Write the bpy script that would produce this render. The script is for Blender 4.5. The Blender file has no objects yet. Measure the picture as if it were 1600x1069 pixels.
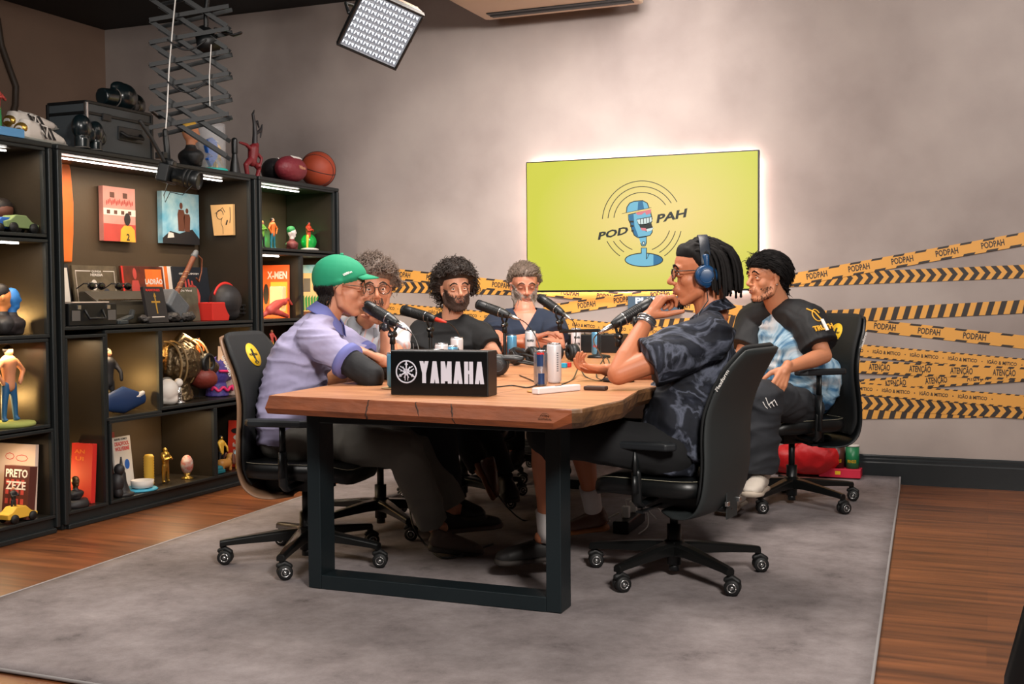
import bpy, bmesh, math, random
import numpy as np
from mathutils import Vector, Matrix, noise, Quaternion
from mathutils.bvhtree import BVHTree
PI = math.pi
random.seed(7); RNG = np.random.default_rng(7)
SC = bpy.context.scene; COL = SC.collection

# ------------------------------------------------------------------ camera, exposure, world, lights
FPX = 1814.0; YAW = math.radians(22.38); PITCH = math.radians(2.32); ROLL = math.radians(-0.42); CAMH = 1.09
F = np.array([-math.sin(YAW)*math.cos(PITCH), math.cos(YAW)*math.cos(PITCH), -math.sin(PITCH)])
_R = np.array([math.cos(YAW), math.sin(YAW), 0.0]); _U = np.cross(_R, F)
R = _R*math.cos(ROLL)+_U*math.sin(ROLL); U = _U*math.cos(ROLL)-_R*math.sin(ROLL); CAM = np.array([0, 0, CAMH])
cam = bpy.data.cameras.new('camera'); camo = bpy.data.objects.new('camera', cam); COL.objects.link(camo)
cam.sensor_width = 36; cam.lens = FPX*36/1600; cam.clip_start = .05
camo.matrix_world = Matrix(((R[0], U[0], -F[0], 0), (R[1], U[1], -F[1], 0), (R[2], U[2], -F[2], CAMH), (0, 0, 0, 1)))
SC.camera = camo
vs = SC.view_settings; vs.view_transform = 'Standard'; vs.look = 'None'; vs.exposure = 0.0; vs.gamma = 1; vs.use_curve_mapping = False
wd = bpy.data.worlds.new('world'); SC.world = wd; wd.use_nodes = True
wd.node_tree.nodes['Background'].inputs[0].default_value = (.75, .78, .85, 1); wd.node_tree.nodes['Background'].inputs[1].default_value = .02

def W(px, py, w):           # a point of the room seen at a pixel of the 1600x1069 frame, w metres deep
    return CAM+w*(F+R*(px-800)/FPX-U*(py-534.5)/FPX)
def ray(px, py): return F+R*(px-800)/FPX-U*(py-534.5)/FPX
def onX(px, py, X): r = ray(px, py); return CAM+r*X/r[0]
def onY(px, py, Y): r = ray(px, py); return CAM+r*Y/r[1]
def onZ(px, py, z): r = ray(px, py); return CAM+r*(z-CAMH)/r[2]

def area(name, loc, target, sx, sy, power, col=(1, 1, 1), spread=PI):
    l = bpy.data.lights.new(name, 'AREA'); l.shape = 'RECTANGLE'; l.size = sx; l.size_y = sy; l.energy = power; l.color = col; l.spread = spread
    o = bpy.data.objects.new(name, l); COL.objects.link(o); o.location = loc
    d = Vector(target)-Vector(loc); o.rotation_euler = d.to_track_quat('-Z', 'Y').to_euler(); return o
def lin(c): return tuple((x/12.92 if x <= .04045 else ((x+.055)/1.055)**2.4) for x in c)
def rgb(r, g, b): return lin((r/255, g/255, b/255))

area('ceiling_softbox_light', (-1.75, 4.7, 2.95), (-1.75, 4.7, 0), 1.1, 1.5, 60, (1, .90, .81), math.radians(140))
area('studio_light_front', (0.7, .8, 2.7), (-1.9, 4.4, .7), .6, .6, 84, (1, .93, .86), math.radians(120))
area('studio_light_left', (-2.9, 1.6, 2.7), (-2.4, 5.2, .7), .8, .8, 20, (1, .93, .87), math.radians(130))
area('wall_wash_light', (-1.9, 5.3, 2.9), (-2.7, 6.9, 1.9), 1.2, .4, 44, (1, .93, .90), math.radians(115))
area('studio_light_right', (.8, 4.4, 2.8), (-.2, 6.9, 2.3), .6, .8, 27, (1, .94, .91), math.radians(120))

# ------------------------------------------------------------------ mesh building
class MB:
    def __init__(s): s.v = []; s.f = []; s.m = []; s.sm = []; s.n = 0
    def add(s, V, Fc, mi=0, smooth=True):
        s.v.append(np.asarray(V, float).reshape(-1, 3)); k = s.n
        for f in Fc: s.f.append(tuple(i+k for i in f)); s.m.append(mi); s.sm.append(smooth)
        s.n += len(V); return s
    def box(s, c, size, M=None, mi=0):
        a = np.array([[x, y, z] for x in (-.5, .5) for y in (-.5, .5) for z in (-.5, .5)])*np.array(size)
        if M is not None: a = a@np.asarray(M).T
        return s.add(a+np.array(c), [(0, 1, 3, 2), (4, 6, 7, 5), (0, 4, 5, 1), (2, 3, 7, 6), (0, 2, 6, 4), (1, 5, 7, 3)], mi, False)
    def tube(s, P, rad, n=8, mi=0, caps='round', sq=None, smooth=True):
        P = [np.array(p, float) for p in P]
        if np.isscalar(rad): rad = [rad]*len(P)
        rad = list(rad)
        if caps == 'round':
            d0 = P[0]-P[1]; d0 /= np.linalg.norm(d0)+1e-9; d1 = P[-1]-P[-2]; d1 /= np.linalg.norm(d1)+1e-9
            e0 = [(P[0]+d0*rad[0]*a, rad[0]*b) for a, b in ((.97, .25), (.7, .71), (.35, .94))]
            e1 = [(P[-1]+d1*rad[-1]*a, rad[-1]*b) for a, b in ((.35, .94), (.7, .71), (.97, .25))]
            P = [e[0] for e in e0]+P+[e[0] for e in e1]; rad = [e[1] for e in e0]+rad+[e[1] for e in e1]
        V = []; prev = None
        for i, p in enumerate(P):
            a = P[max(i-1, 0)]; b = P[min(i+1, len(P)-1)]; t = b-a; t /= np.linalg.norm(t)+1e-9
            if prev is None:
                h = np.array([0, 0, 1.]) if abs(t[2]) < .9 else np.array([1., 0, 0]); x = np.cross(h, t)
            else: x = prev-t*(prev@t)
            x /= np.linalg.norm(x)+1e-9; prev = x; y = np.cross(t, x)
            for k in range(n):
                an = 2*PI*(k+.5)/n; V.append(p+rad[i]*(x*math.cos(an)+y*math.sin(an)*(sq or 1)))
        m = len(P); Fc = []
        for i in range(m-1):
            for k in range(n): Fc.append((i*n+k, i*n+(k+1) % n, (i+1)*n+(k+1) % n, (i+1)*n+k))
        if caps: Fc.append(tuple(range(n-1, -1, -1))); Fc.append(tuple((m-1)*n+k for k in range(n)))
        return s.add(V, Fc, mi, smooth)
    def cyl(s, a, b, r, r2=None, n=20, mi=0, smooth=True): return s.tube([a, b], [r, r if r2 is None else r2], n, mi, 'flat', smooth=smooth)
    def ell(s, c, r, M=None, n=14, mi=0):
        if np.isscalar(r): r = (r, r, r)
        V = []; Fc = []; h = n//2+1
        for i in range(h+1):
            th = PI*i/h
            for k in range(n):
                ph = 2*PI*k/n; V.append((math.sin(th)*math.cos(ph), math.sin(th)*math.sin(ph), math.cos(th)))
        V = np.array(V)*np.array(r)
        if M is not None: V = V@np.asarray(M).T
        for i in range(h):
            for k in range(n):
                a, b, c_, d = i*n+k, (i+1)*n+k, (i+1)*n+(k+1) % n, i*n+(k+1) % n
                Fc.append((a, b, c_, d))
        return s.add(V+np.array(c), Fc, mi)
    def lathe(s, prof, c=(0, 0, 0), n=24, mi=0, M=None):
        V = []; Fc = []
        for r, z in prof:
            for k in range(n): V.append((r*math.cos(2*PI*k/n), r*math.sin(2*PI*k/n), z))
        V = np.array(V)
        if M is not None: V = V@np.asarray(M).T
        for i in range(len(prof)-1):
            for k in range(n): Fc.append((i*n+k, i*n+(k+1) % n, (i+1)*n+(k+1) % n, (i+1)*n+k))
        Fc.append(tuple(range(n-1, -1, -1))); Fc.append(tuple((len(prof)-1)*n+k for k in range(n)))
        return s.add(V+np.array(c), Fc, mi)
    def prism(s, poly, z0, z1, M=None, c=(0, 0, 0), mi=0, poly2=None):   # poly in xy (bottom), extruded along z
        n = len(poly); p2 = poly2 or poly
        V = np.array([(x, y, z0) for x, y in poly]+[(x, y, z1) for x, y in p2], float)
        if M is not None: V = V@np.asarray(M).T
        Fc = [tuple(range(n-1, -1, -1)), tuple(range(n, 2*n))]+[(i, (i+1) % n, n+(i+1) % n, n+i) for i in range(n)]
        return s.add(V+np.array(c), Fc, mi, False)
    def text(s, t, c, ux, uy, h, mi=0, depth=.001, align='CENTER', bold=.0, sx=1., width=None, shear=0):
        cu = bpy.data.curves.new('t', 'FONT'); cu.body = t; cu.align_x = align; cu.align_y = 'CENTER'; cu.size = 1; cu.offset = bold; cu.shear = shear
        cu.resolution_u = 2; cu.extrude = .001
        o = bpy.data.objects.new('t', cu); COL.objects.link(o); dg = bpy.context.evaluated_depsgraph_get(); dg.update()
        me = bpy.data.meshes.new_from_object(o.evaluated_get(dg)); V = np.array([v.co[:] for v in me.vertices]); Fc = [tuple(p.vertices) for p in me.polygons]
        bpy.data.objects.remove(o); bpy.data.curves.remove(cu); bpy.data.meshes.remove(me)
        if not len(V): return s
        k = h/.7; V[:, 2] = V[:, 2]/.001*depth/2
        if width: sx = width/((V[:, 0].max()-V[:, 0].min())*k)
        ux = np.array(ux, float); uy = np.array(uy, float); uz = np.cross(ux, uy)
        V = V[:, :1]*k*sx*ux+V[:, 1:2]*k*uy+V[:, 2:3]*uz
        return s.add(V+np.array(c), Fc, mi, False)
    def arr(s): return np.concatenate(s.v) if s.v else np.zeros((0, 3))
    def mesh(s, name, T=None):
        V = s.arr()
        if T is not None: V = V@T[:3, :3].T+T[:3, 3]
        me = bpy.data.meshes.new(name); me.from_pydata(V.tolist(), [], s.f); me.polygons.foreach_set('material_index', s.m); me.polygons.foreach_set('use_smooth', s.sm)
        me.update(); return me

def inv_of(parent):
    if parent is None: return None
    M = Matrix.Identity(4); p = parent
    while p is not None: M = p.matrix_basis @ M; p = p.parent
    return np.array(M.inverted())
def tag(o, label=None, cat=None, group=None, kind=None):
    if label: o['label'] = label
    if cat: o['category'] = cat
    if group: o['group'] = group
    if kind: o['kind'] = kind
    return o
def link(name, me, mats, parent=None):
    o = bpy.data.objects.new(name, me); COL.objects.link(o)
    for m in (mats if isinstance(mats, (list, tuple)) else [mats]): me.materials.append(m)
    if parent is not None: o.parent = parent
    return o
def build(name, mb, mats, parent=None, world=False, bevel=0, seg=2, sub=0):
    o = link(name, mb.mesh(name, inv_of(parent) if world else None), mats, parent)
    if bevel:
        md = o.modifiers.new('bevel', 'BEVEL'); md.width = bevel; md.segments = seg; md.limit_method = 'ANGLE'; md.angle_limit = .6
    if sub: md = o.modifiers.new('sub', 'SUBSURF'); md.levels = sub; md.render_levels = sub
    return o
def thing(name, label, cat, loc=(0, 0, 0), rz=0, group=None):
    o = bpy.data.objects.new(name, None); o.empty_display_size = .05; COL.objects.link(o); o.location = loc; o.rotation_euler = (0, 0, rz)
    o.matrix_basis = Matrix.Translation(Vector(loc)) @ Matrix.Rotation(rz, 4, 'Z')
    return tag(o, label, cat, group)
def one(name, mb, mats, label, cat, group=None, bevel=0, seg=2):     # a thing that is one mesh, origin at its base
    V = mb.arr(); c = (V.max(0)+V.min(0))/2; c[2] = V[:, 2].min(); T = np.eye(4); T[:3, 3] = -c
    o = link(name, mb.mesh(name, T), mats); o.location = c
    if bevel:
        md = o.modifiers.new('bevel', 'BEVEL'); md.width = bevel; md.segments = seg; md.limit_method = 'ANGLE'; md.angle_limit = .6
    return tag(o, label, cat, group)
def struct(name, mb, mats, bevel=0):
    o = link(name, mb.mesh(name), mats); o['kind'] = 'structure'
    if bevel: md = o.modifiers.new('bevel', 'BEVEL'); md.width = bevel; md.segments = 2; md.limit_method = 'ANGLE'
    return o
def copy_tree(o, parent=None):
    c = o.copy(); COL.objects.link(c)
    if parent is not None: c.parent = parent
    for ch in list(o.children): copy_tree(ch, c)
    return c
def remesh(mb, voxel, smooth=2, name='m', fac=.5):
    me = mb.mesh(name); o = bpy.data.objects.new(name, me); COL.objects.link(o)
    md = o.modifiers.new('r', 'REMESH'); md.mode = 'VOXEL'; md.voxel_size = voxel; md.use_smooth_shade = True
    if smooth: s_ = o.modifiers.new('s', 'SMOOTH'); s_.factor = fac; s_.iterations = smooth
    dg = bpy.context.evaluated_depsgraph_get(); dg.update(); out = bpy.data.meshes.new_from_object(o.evaluated_get(dg))
    bpy.data.objects.remove(o); bpy.data.meshes.remove(me); out.polygons.foreach_set('use_smooth', [True]*len(out.polygons)); out.materials.clear(); return out
def mesh_arr(me): a = np.empty(len(me.vertices)*3); me.vertices.foreach_get('co', a); return a.reshape(-1, 3)
def set_arr(me, a): me.vertices.foreach_set('co', np.ascontiguousarray(a).ravel()); me.update()
def xform(me, T): a = mesh_arr(me); set_arr(me, a@T[:3, :3].T+T[:3, 3])

# ------------------------------------------------------------------ materials
MATS = {}
def mat(name, col, rough=.6, metal=0, emit=None, estr=1, bump=0, bscale=60, var=0, vscale=4, col2=None, trans=0, alpha=1, sss=0, coat=0, spec=.5, stretch=(1, 1, 1), detail=4):
    if name in MATS: return MATS[name]
    m = bpy.data.materials.new(name); m.use_nodes = True; nt = m.node_tree; b = nt.nodes['Principled BSDF']; MATS[name] = m
    col = tuple(col)+(1,) if len(col) == 3 else col
    b.inputs['Base Color'].default_value = col; b.inputs['Roughness'].default_value = rough; b.inputs['Metallic'].default_value = metal
    b.inputs['Specular IOR Level'].default_value = spec
    if trans: b.inputs['Transmission Weight'].default_value = trans
    if alpha < 1: b.inputs['Alpha'].default_value = alpha
    if coat: b.inputs['Coat Weight'].default_value = coat; b.inputs['Coat Roughness'].default_value = .15
    if sss: b.inputs['Subsurface Weight'].default_value = sss; b.inputs['Subsurface Radius'].default_value = (.6, .25, .15); b.inputs['Subsurface Scale'].default_value = .02
    if emit is not None: b.inputs['Emission Color'].default_value = tuple(emit)+(1,); b.inputs['Emission Strength'].default_value = estr
    tc = nt.nodes.new('ShaderNodeTexCoord'); mp = nt.nodes.new('ShaderNodeMapping'); nt.links.new(tc.outputs['Object'], mp.inputs[0]); mp.inputs['Scale'].default_value = stretch
    if var or col2:
        n = nt.nodes.new('ShaderNodeTexNoise'); n.inputs['Scale'].default_value = vscale; n.inputs['Detail'].default_value = detail; nt.links.new(mp.outputs[0], n.inputs[0])
        r = nt.nodes.new('ShaderNodeValToRGB'); nt.links.new(n.outputs['Fac'], r.inputs[0]); nt.links.new(r.outputs[0], b.inputs['Base Color'])
        r.color_ramp.elements[0].position = .32; r.color_ramp.elements[1].position = .68
        c1 = tuple(x*(1-var) for x in col[:3])+(1,); c2 = (tuple(col2)+(1,)) if col2 else tuple(min(1, x*(1+var)) for x in col[:3])+(1,)
        r.color_ramp.elements[0].color = c1; r.color_ramp.elements[1].color = c2
        m['ramp'] = 1
    if bump:
        n2 = nt.nodes.new('ShaderNodeTexNoise'); n2.inputs['Scale'].default_value = bscale; n2.inputs['Detail'].default_value = 3; nt.links.new(mp.outputs[0], n2.inputs[0])
        bp = nt.nodes.new('ShaderNodeBump'); bp.inputs['Strength'].default_value = bump; bp.inputs['Distance'].default_value = .01 if bscale < 100 else .0015; nt.links.new(n2.outputs['Fac'], bp.inputs['Height']); nt.links.new(bp.outputs[0], b.inputs['Normal'])
    return m
def ramp(m, stops):
    r = [n for n in m.node_tree.nodes if n.type == 'VALTORGB'][0].color_ramp
    while len(r.elements) < len(stops): r.elements.new(.5)
    for e, (p, c) in zip(r.elements, stops): e.position = p; e.color = tuple(c)+(1,)
    return m
black = mat('black_paint', rgb(22, 27, 29), .42, bump=.02)
blackm = mat('black_metal', rgb(13, 16, 18), .45, .1)
blackp = mat('black_plastic', rgb(16, 19, 21), .4)
rubber = mat('black_rubber', rgb(12, 13, 14), .6)
leather = mat('black_leather', rgb(11, 13, 14), .38, bump=.12, bscale=300)
mesh_fab = mat('chair_fabric', rgb(13, 16, 18), .75, bump=.2, bscale=500)
grey_shell = mat('grey_shell', rgb(40, 45, 46), .6, bump=.08, bscale=600)
tan_shell = mat('tan_shell', rgb(132, 100, 76), .5)
silver = mat('silver_metal', rgb(190, 190, 190), .25, .95)
white = mat('white_paint', rgb(225, 222, 218), .5)
yellow = mat('yellow_print', rgb(235, 188, 30), .6)
stitch = mat('stitch_thread', rgb(150, 145, 125), .8)
chrome = mat('polished_aluminium', rgb(120, 118, 112), .18, .9)

# ------------------------------------------------------------------ the setting
WY = 6.899; CEIL = 3.075; WX = -6.09
wallm = mat('wall_plaster', rgb(163, 152, 146), .85, bump=.12, bscale=14, var=.11, vscale=1.5, detail=9)
ramp(wallm, [(.28, rgb(136, 124, 119)), (.5, rgb(156, 144, 138)), (.75, rgb(172, 160, 153))])
wallL = mat('wall_plaster_side', rgb(128, 104, 88), .85, bump=.12, bscale=14, var=.12, vscale=1.3, detail=9)
struct('wall_back', MB().box((-2.3, WY+.06, CEIL/2), (9, .12, CEIL+.2)), wallm)
struct('wall_left', MB().box((WX-.06, 3.4, CEIL/2), (.12, 7.2, CEIL+.2)), wallL)
struct('wall_right', MB().box((2.26, 3.4, CEIL/2), (.12, 7.2, CEIL+.2)), wallm)
struct('ceiling', MB().box((-2.2, 3.4, CEIL+.06), (9, 7.2, .12)), mat('ceiling_black', rgb(14, 18, 20), .7))
def wood_floor():
    m = bpy.data.materials.new('floor_planks'); m.use_nodes = True; nt = m.node_tree; L = nt.links; N = nt.nodes.new; b = nt.nodes['Principled BSDF']
    tc = N('ShaderNodeTexCoord'); br = N('ShaderNodeTexBrick'); L.new(tc.outputs['Object'], br.inputs[0])
    br.inputs['Scale'].default_value = 1; br.inputs['Brick Width'].default_value = 1.3; br.inputs['Row Height'].default_value = .19; br.inputs['Mortar Size'].default_value = .0015
    br.offset = .37; br.inputs['Color1'].default_value = (.0, .0, .0, 1); br.inputs['Color2'].default_value = (1, 1, 1, 1); br.inputs['Mortar'].default_value = (.2, .2, .2, 1)
    mp = N('ShaderNodeMapping'); mp.inputs['Scale'].default_value = (1.1, 14, 1); L.new(tc.outputs['Object'], mp.inputs[0])
    n = N('ShaderNodeTexNoise'); n.inputs['Scale'].default_value = 1.6; n.inputs['Detail'].default_value = 8; n.inputs['Distortion'].default_value = .4; L.new(mp.outputs[0], n.inputs[0])
    mx = N('ShaderNodeMath'); mx.operation = 'MULTIPLY_ADD'; L.new(br.outputs['Color'], mx.inputs[0]); mx.inputs[1].default_value = .16; L.new(n.outputs['Fac'], mx.inputs[2])
    r = N('ShaderNodeValToRGB'); L.new(mx.outputs[0], r.inputs[0]); r.color_ramp.elements[0].position = .3; r.color_ramp.elements[1].position = .78
    r.color_ramp.elements[0].color = rgb(58, 32, 18)+(1,); r.color_ramp.elements[1].color = rgb(140, 84, 48)+(1,)
    e = r.color_ramp.elements.new(.5); e.color = rgb(104, 60, 33)+(1,)
    L.new(r.outputs[0], b.inputs['Base Color']); b.inputs['Roughness'].default_value = .36
    bp = N('ShaderNodeBump'); bp.inputs['Strength'].default_value = .25; bp.inputs['Distance'].default_value = .002; L.new(br.outputs['Fac'], bp.inputs['Height']); bp.invert = True; L.new(bp.outputs[0], b.inputs['Normal'])
    return m
struct('floor', MB().box((-2.2, 3.4, -.05), (9, 7.2, .1)), wood_floor())
def baseboard(name, a, b, nrm):
    a = np.array(a, float); b = np.array(b, float); d = b-a; L_ = np.linalg.norm(d); d /= L_; n = np.array(nrm, float)
    M = np.array([n, [0, 0, 1], d]).T
    prof = [(0, 0), (.02, 0), (.02, .118), (.016, .124), (.016, .138), (.011, .144), (.011, .156), (.006, .163), (0, .163)]
    struct(name, MB().prism(prof, 0, L_, M, a), mat('baseboard_black', rgb(18, 24, 27), .35))
baseboard('baseboard_back', (-6.05, WY, 0), (2.2, WY, 0), (0, -1, 0))
baseboard('baseboard_left', (WX, .1, 0), (WX, 6.87, 0), (1, 0, 0))

# rug: lifts a little where it meets the baseboard
rugm = mat('rug_pile', rgb(128, 122, 124), .95, bump=.6, bscale=380, var=.1, vscale=3.5, detail=13)
[n for n in rugm.node_tree.nodes if n.type == 'TEX_NOISE'][0].inputs['Roughness'].default_value = .78
ramp(rugm, [(.30, rgb(84, 77, 77)), (.41, rgb(122, 113, 113)), (.55, rgb(140, 131, 131)), (.72, rgb(160, 151, 151))])
mb = MB(); V = []; Fc = []; nx, ny = 40, 60
A_, B_, C_, D_ = np.array([-3.27, 2.53]), np.array([-.255, 2.5]), np.array([-.462, 6.872]), np.array([-3.52, 6.872])
for top in (1, 0):
    for j in range(ny+1):
        for i in range(nx+1):
            s, t = i/nx, j/ny; p = (A_*(1-s)+B_*s)*(1-t)+(D_*(1-s)+C_*s)*t
            z = (.011 if top else .001)+max(0, p[1]-6.62)**2*.55
            V.append((p[0], p[1], z))
K = (nx+1)*(ny+1)
for j in range(ny):
    for i in range(nx):
        a = j*(nx+1)+i; Fc.append((a, a+1, a+nx+2, a+nx+1)); Fc.append((K+a, K+a+nx+1, K+a+nx+2, K+a+1))
ring = [j*(nx+1) for j in range(ny, -1, -1)]+list(range(1, nx+1))+[j*(nx+1)+nx for j in range(1, ny+1)]+[ny*(nx+1)+i for i in range(nx-1, 0, -1)]
for k in range(len(ring)): a, b = ring[k], ring[(k+1) % len(ring)]; Fc.append((b, a, K+a, K+b))
mb.add(V, Fc)
rug = one('area_rug', mb, rugm, 'large grey low-pile rug lying under the table and chairs', 'rug')
mb = MB()
for a, b in ((A_, B_), (B_, C_), (D_, A_)):
    pts = [a+(b-a)*k/20 for k in range(21)]; mb.tube([(p[0], p[1], .0075+max(0, p[1]-6.62)**2*.55) for p in pts], .006, 6)
build('edge_binding', mb, mat('rug_binding', rgb(150, 146, 146), .9), rug, world=True)

# ------------------------------------------------------------------ screen on the back wall
TX0, TX1, TZ0, TZ1 = -2.71, -1.25, 1.105, 1.925
tcx, tcz = (TX0+TX1)/2, (TZ0+TZ1)/2
tv = thing('television', 'large wall-mounted screen showing a yellow podcast logo', 'television', (tcx, WY-.05, tcz))
build('bezel', MB().box((tcx, WY-.05, tcz), (TX1-TX0, .035, TZ1-TZ0)), blackp, tv, True, bevel=.004)
yel = mat('screen_yellow', (0, 0, 0), .4, emit=rgb(232, 214, 92), estr=.97)
nt = yel.node_tree; b = nt.nodes['Principled BSDF']; tc = nt.nodes.new('ShaderNodeTexCoord'); gr = nt.nodes.new('ShaderNodeTexGradient'); gr.gradient_type = 'SPHERICAL'
mp = nt.nodes.new('ShaderNodeMapping'); mp.inputs['Scale'].default_value = (.85, 1, 1.3); mp.inputs['Location'].default_value = (-.08, 0, -.05); nt.links.new(tc.outputs['Object'], mp.inputs[0]); nt.links.new(mp.outputs[0], gr.inputs[0])
cr = nt.nodes.new('ShaderNodeValToRGB'); nt.links.new(gr.outputs[0], cr.inputs[0]); nt.links.new(cr.outputs[0], b.inputs['Emission Color'])
cr.color_ramp.elements[0].position = .35; cr.color_ramp.elements[0].color = rgb(214, 213, 74)+(1,); cr.color_ramp.elements[1].position = .85; cr.color_ramp.elements[1].color = rgb(246, 219, 134)+(1,)
mb = MB(); sy = WY-.0685
mb.add([(TX0+.007, sy, TZ0+.012), (TX1-.007, sy, TZ0+.012), (TX1-.007, sy, TZ1-.007), (TX0+.007, sy, TZ1-.007)], [(0, 1, 2, 3)], 0, False)
scr = build('screen', mb, yel, tv, True)
# logo drawn in screen pixels, mapped on the glass
def S3(px, py, k=1): p = onY(px, py, sy-.0006*k); return (p[0], p[1], p[2])
def crop5(u, v): return (820+u/4.2105, 230+v/4.2125)
ink = mat('logo_ink', (0, 0, 0), .5, emit=rgb(20, 36, 34), estr=.7)
blue_l = mat('logo_blue', (0, 0, 0), .5, emit=rgb(120, 196, 222), estr=.9); blue_d = mat('logo_blue_deep', (0, 0, 0), .5, emit=rgb(24, 116, 160), estr=.9)
pink = mat('logo_pink', (0, 0, 0), .5, emit=rgb(236, 130, 140), estr=.9); lw = mat('logo_white', (0, 0, 0), .5, emit=rgb(225, 240, 235), estr=.9)
mb = MB()
def poly(pts, mi, k): mb.add([S3(*crop5(*p), k) for p in pts], [tuple(range(len(pts)-1, -1, -1))], mi, False)
def line(pts, wd, mi=0, k=3, closed=False):
    P = [np.array(p, float) for p in pts]
    if closed: P.append(P[0])
    Lf, Rt = [], []
    for i, p in enumerate(P):
        a = P[max(i-1, 0)]; c = P[min(i+1, len(P)-1)]
        if closed and i in (0, len(P)-1): a = P[-2]; c = P[1]
        t = c-a; t /= np.linalg.norm(t)+1e-9; n = np.array([-t[1], t[0]])*wd/2; Lf.append(p+n); Rt.append(p-n)
    n_ = len(P); V = [S3(*crop5(*p), k) for p in Lf+Rt]; mb.add(V, [(i, i+1, n_+i+1, n_+i) for i in range(n_-1)], mi, False)
def arc(cx, cy, rx, ry, a0, a1, n=28): return [(cx+rx*math.cos(math.radians(a0+(a1-a0)*i/n)), cy+ry*math.sin(math.radians(a0+(a1-a0)*i/n))) for i in range(n+1)]
for rr, a0, a1, b0, b1, c0, c1 in ((262, 184, 331, 13, 56, 124, 152), (226, 186, 328, 15, 60, 122, 147), (188, 188, 325, 17, 70, 110, 142)):
    rx, ry = rr*1.0, rr*1.03; cx, cy = 772, 492
    for s_, e_ in ((a0, a1), (b0, b1), (c0, c1)): line(arc(cx, cy, rx, ry, s_, e_), 5)
def gradp(pts, mi, k, mi2): # a shape in light blue with a deeper band on one flank
    poly(pts, mi, k)
dome = [(668, 430), (672, 395), (690, 368), (720, 356), (775, 352), (805, 368), (816, 396), (817, 404)]
poly(dome, 1, 1); poly([(742, 415), (746, 360), (775, 354), (785, 408)], 2, 2); line(dome, 6, 0, 4)
line([(636, 444), (830, 404)], 10, 5, 5); line([(638, 438), (832, 398)], 3, 0, 6)
face = [(680, 446), (828, 408), (830, 440), (838, 470), (830, 500), (838, 530), (838, 560), (825, 580), (790, 590), (745, 597), (720, 580), (705, 545), (694, 500), (684, 480)]
poly(face, 1, 1); poly([(682, 450), (715, 442), (722, 520), (750, 594), (720, 580), (694, 500)], 2, 2); line(face, 6, 0, 4, True)
for y_ in (490, 520, 550): line([(686+ (y_-490)*.25, y_), (716, y_)], 12, 0, 5)
poly([(728, 432), (832, 408), (828, 436), (800, 446), (790, 428), (770, 444), (742, 446)], 3, 5)
poly([(736, 476), (834, 458), (838, 490), (790, 510), (748, 508)], 4, 5); line([(736, 476), (834, 458), (838, 490), (790, 510), (748, 508)], 5, 0, 6, True)
for x_ in (760, 780, 800, 818): line([(x_, 474-(x_-760)*.18), (x_+2, 506-(x_-760)*.12)], 4, 0, 7)
poly([(750, 508), (830, 500), (846, 535), (800, 556), (762, 536)], 0, 6); poly([(760, 530), (796, 532), (802, 552), (770, 548)], 3, 7); poly([(800, 540), (846, 528), (836, 548), (804, 556)], 4, 7)
arm_ = [(750, 594), (800, 586), (800, 630), (792, 650), (770, 650), (762, 632)]
poly(arm_, 1, 1); line(arm_, 6, 0, 4); poly(arc(781, 632, 9, 10, 0, 360, 16)[:-1], 4, 5); line(arc(781, 632, 9, 10, 0, 360, 16)[:-1], 5, 0, 6, True)
poly(arc(784, 742, 124, 44, 0, 360, 36)[:-1], 1, 1); poly([p for p in arc(784, 742, 124, 44, -60, 60, 20)], 2, 2); line(arc(784, 742, 124, 44, 0, 360, 36)[:-1], 6, 0, 3, True)
poly([(766, 662), (802, 662), (802, 738), (766, 700)], 1, 5); line([(766, 700), (766, 664), (801, 664), (801, 738), (818, 700)], 6, 0, 6)
build('logo_drawing', mb, [ink, blue_l, blue_d, pink, lw, yel], scr, True)
mb = MB()
def tvtext(t, u0, v0, u1, v1, hh):
    a = np.array(S3(*crop5(u0, v0), 3)); b_ = np.array(S3(*crop5(u1, v1), 3)); d = b_-a; wdt = np.linalg.norm(d); d /= wdt; up = np.cross(np.array([0, -1., 0]), d); up = -up if up[2] < 0 else up
    mb.text(t, (a+b_)/2, d, up, hh, 0, .0008, bold=.035, width=wdt, shear=.25)
tvtext('POD', 472, 592, 676, 548, .042); build('logo_lettering', mb, ink, scr, True); mb = MB()
tvtext('PAH', 852, 480, 1066, 434, .047); build('logo_lettering', mb, ink, scr, True)
# light strips behind the screen
halo = mat('halo_led', (0, 0, 0), .5, emit=(1, .74, .66), estr=34)
mb = MB()
mb.box((tcx, WY-.022, TZ1-.02), (TX1-TX0-.06, .012, .015)); mb.box((tcx, WY-.022, TZ0+.02), (TX1-TX0-.06, .012, .015))
for x in (TX0+.02, TX1-.02): mb.box((x, WY-.022, tcz), (.015, .012, TZ1-TZ0-.08))
build('backlight_strip', mb, halo, tv, True)
build('wall_bracket', MB().box((tcx, WY-.016, tcz), (.4, .031, .3)), blackm, tv, True)
# small lit brand plate hanging under the screen
p0, p1 = onY(981, 463, WY-.04), onY(1062, 489, WY-.04)
mb = MB(); mb.box(((p0[0]+p1[0])/2, WY-.02, (p0[2]+p1[2])/2), (p1[0]-p0[0], .04, p0[2]-p1[2])); pl = one('brand_plate', mb, mat('plate_blue', rgb(70, 92, 110), .4), 'small blue grey plate lettered PHILIPS hanging below the screen', 'sign')
mb = MB(); mb.text('PHILIPS', ((p0[0]+p1[0])/2+.0, WY-.0415, (p0[2]+p1[2])/2+.022), (1, 0, 0), (0, 0, 1), .036, 0, .001, bold=.03, width=.23)
build('lettering', mb, mat('plate_white', rgb(230, 235, 240), .5, emit=(.8, .9, 1), estr=.5), pl, True)

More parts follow.
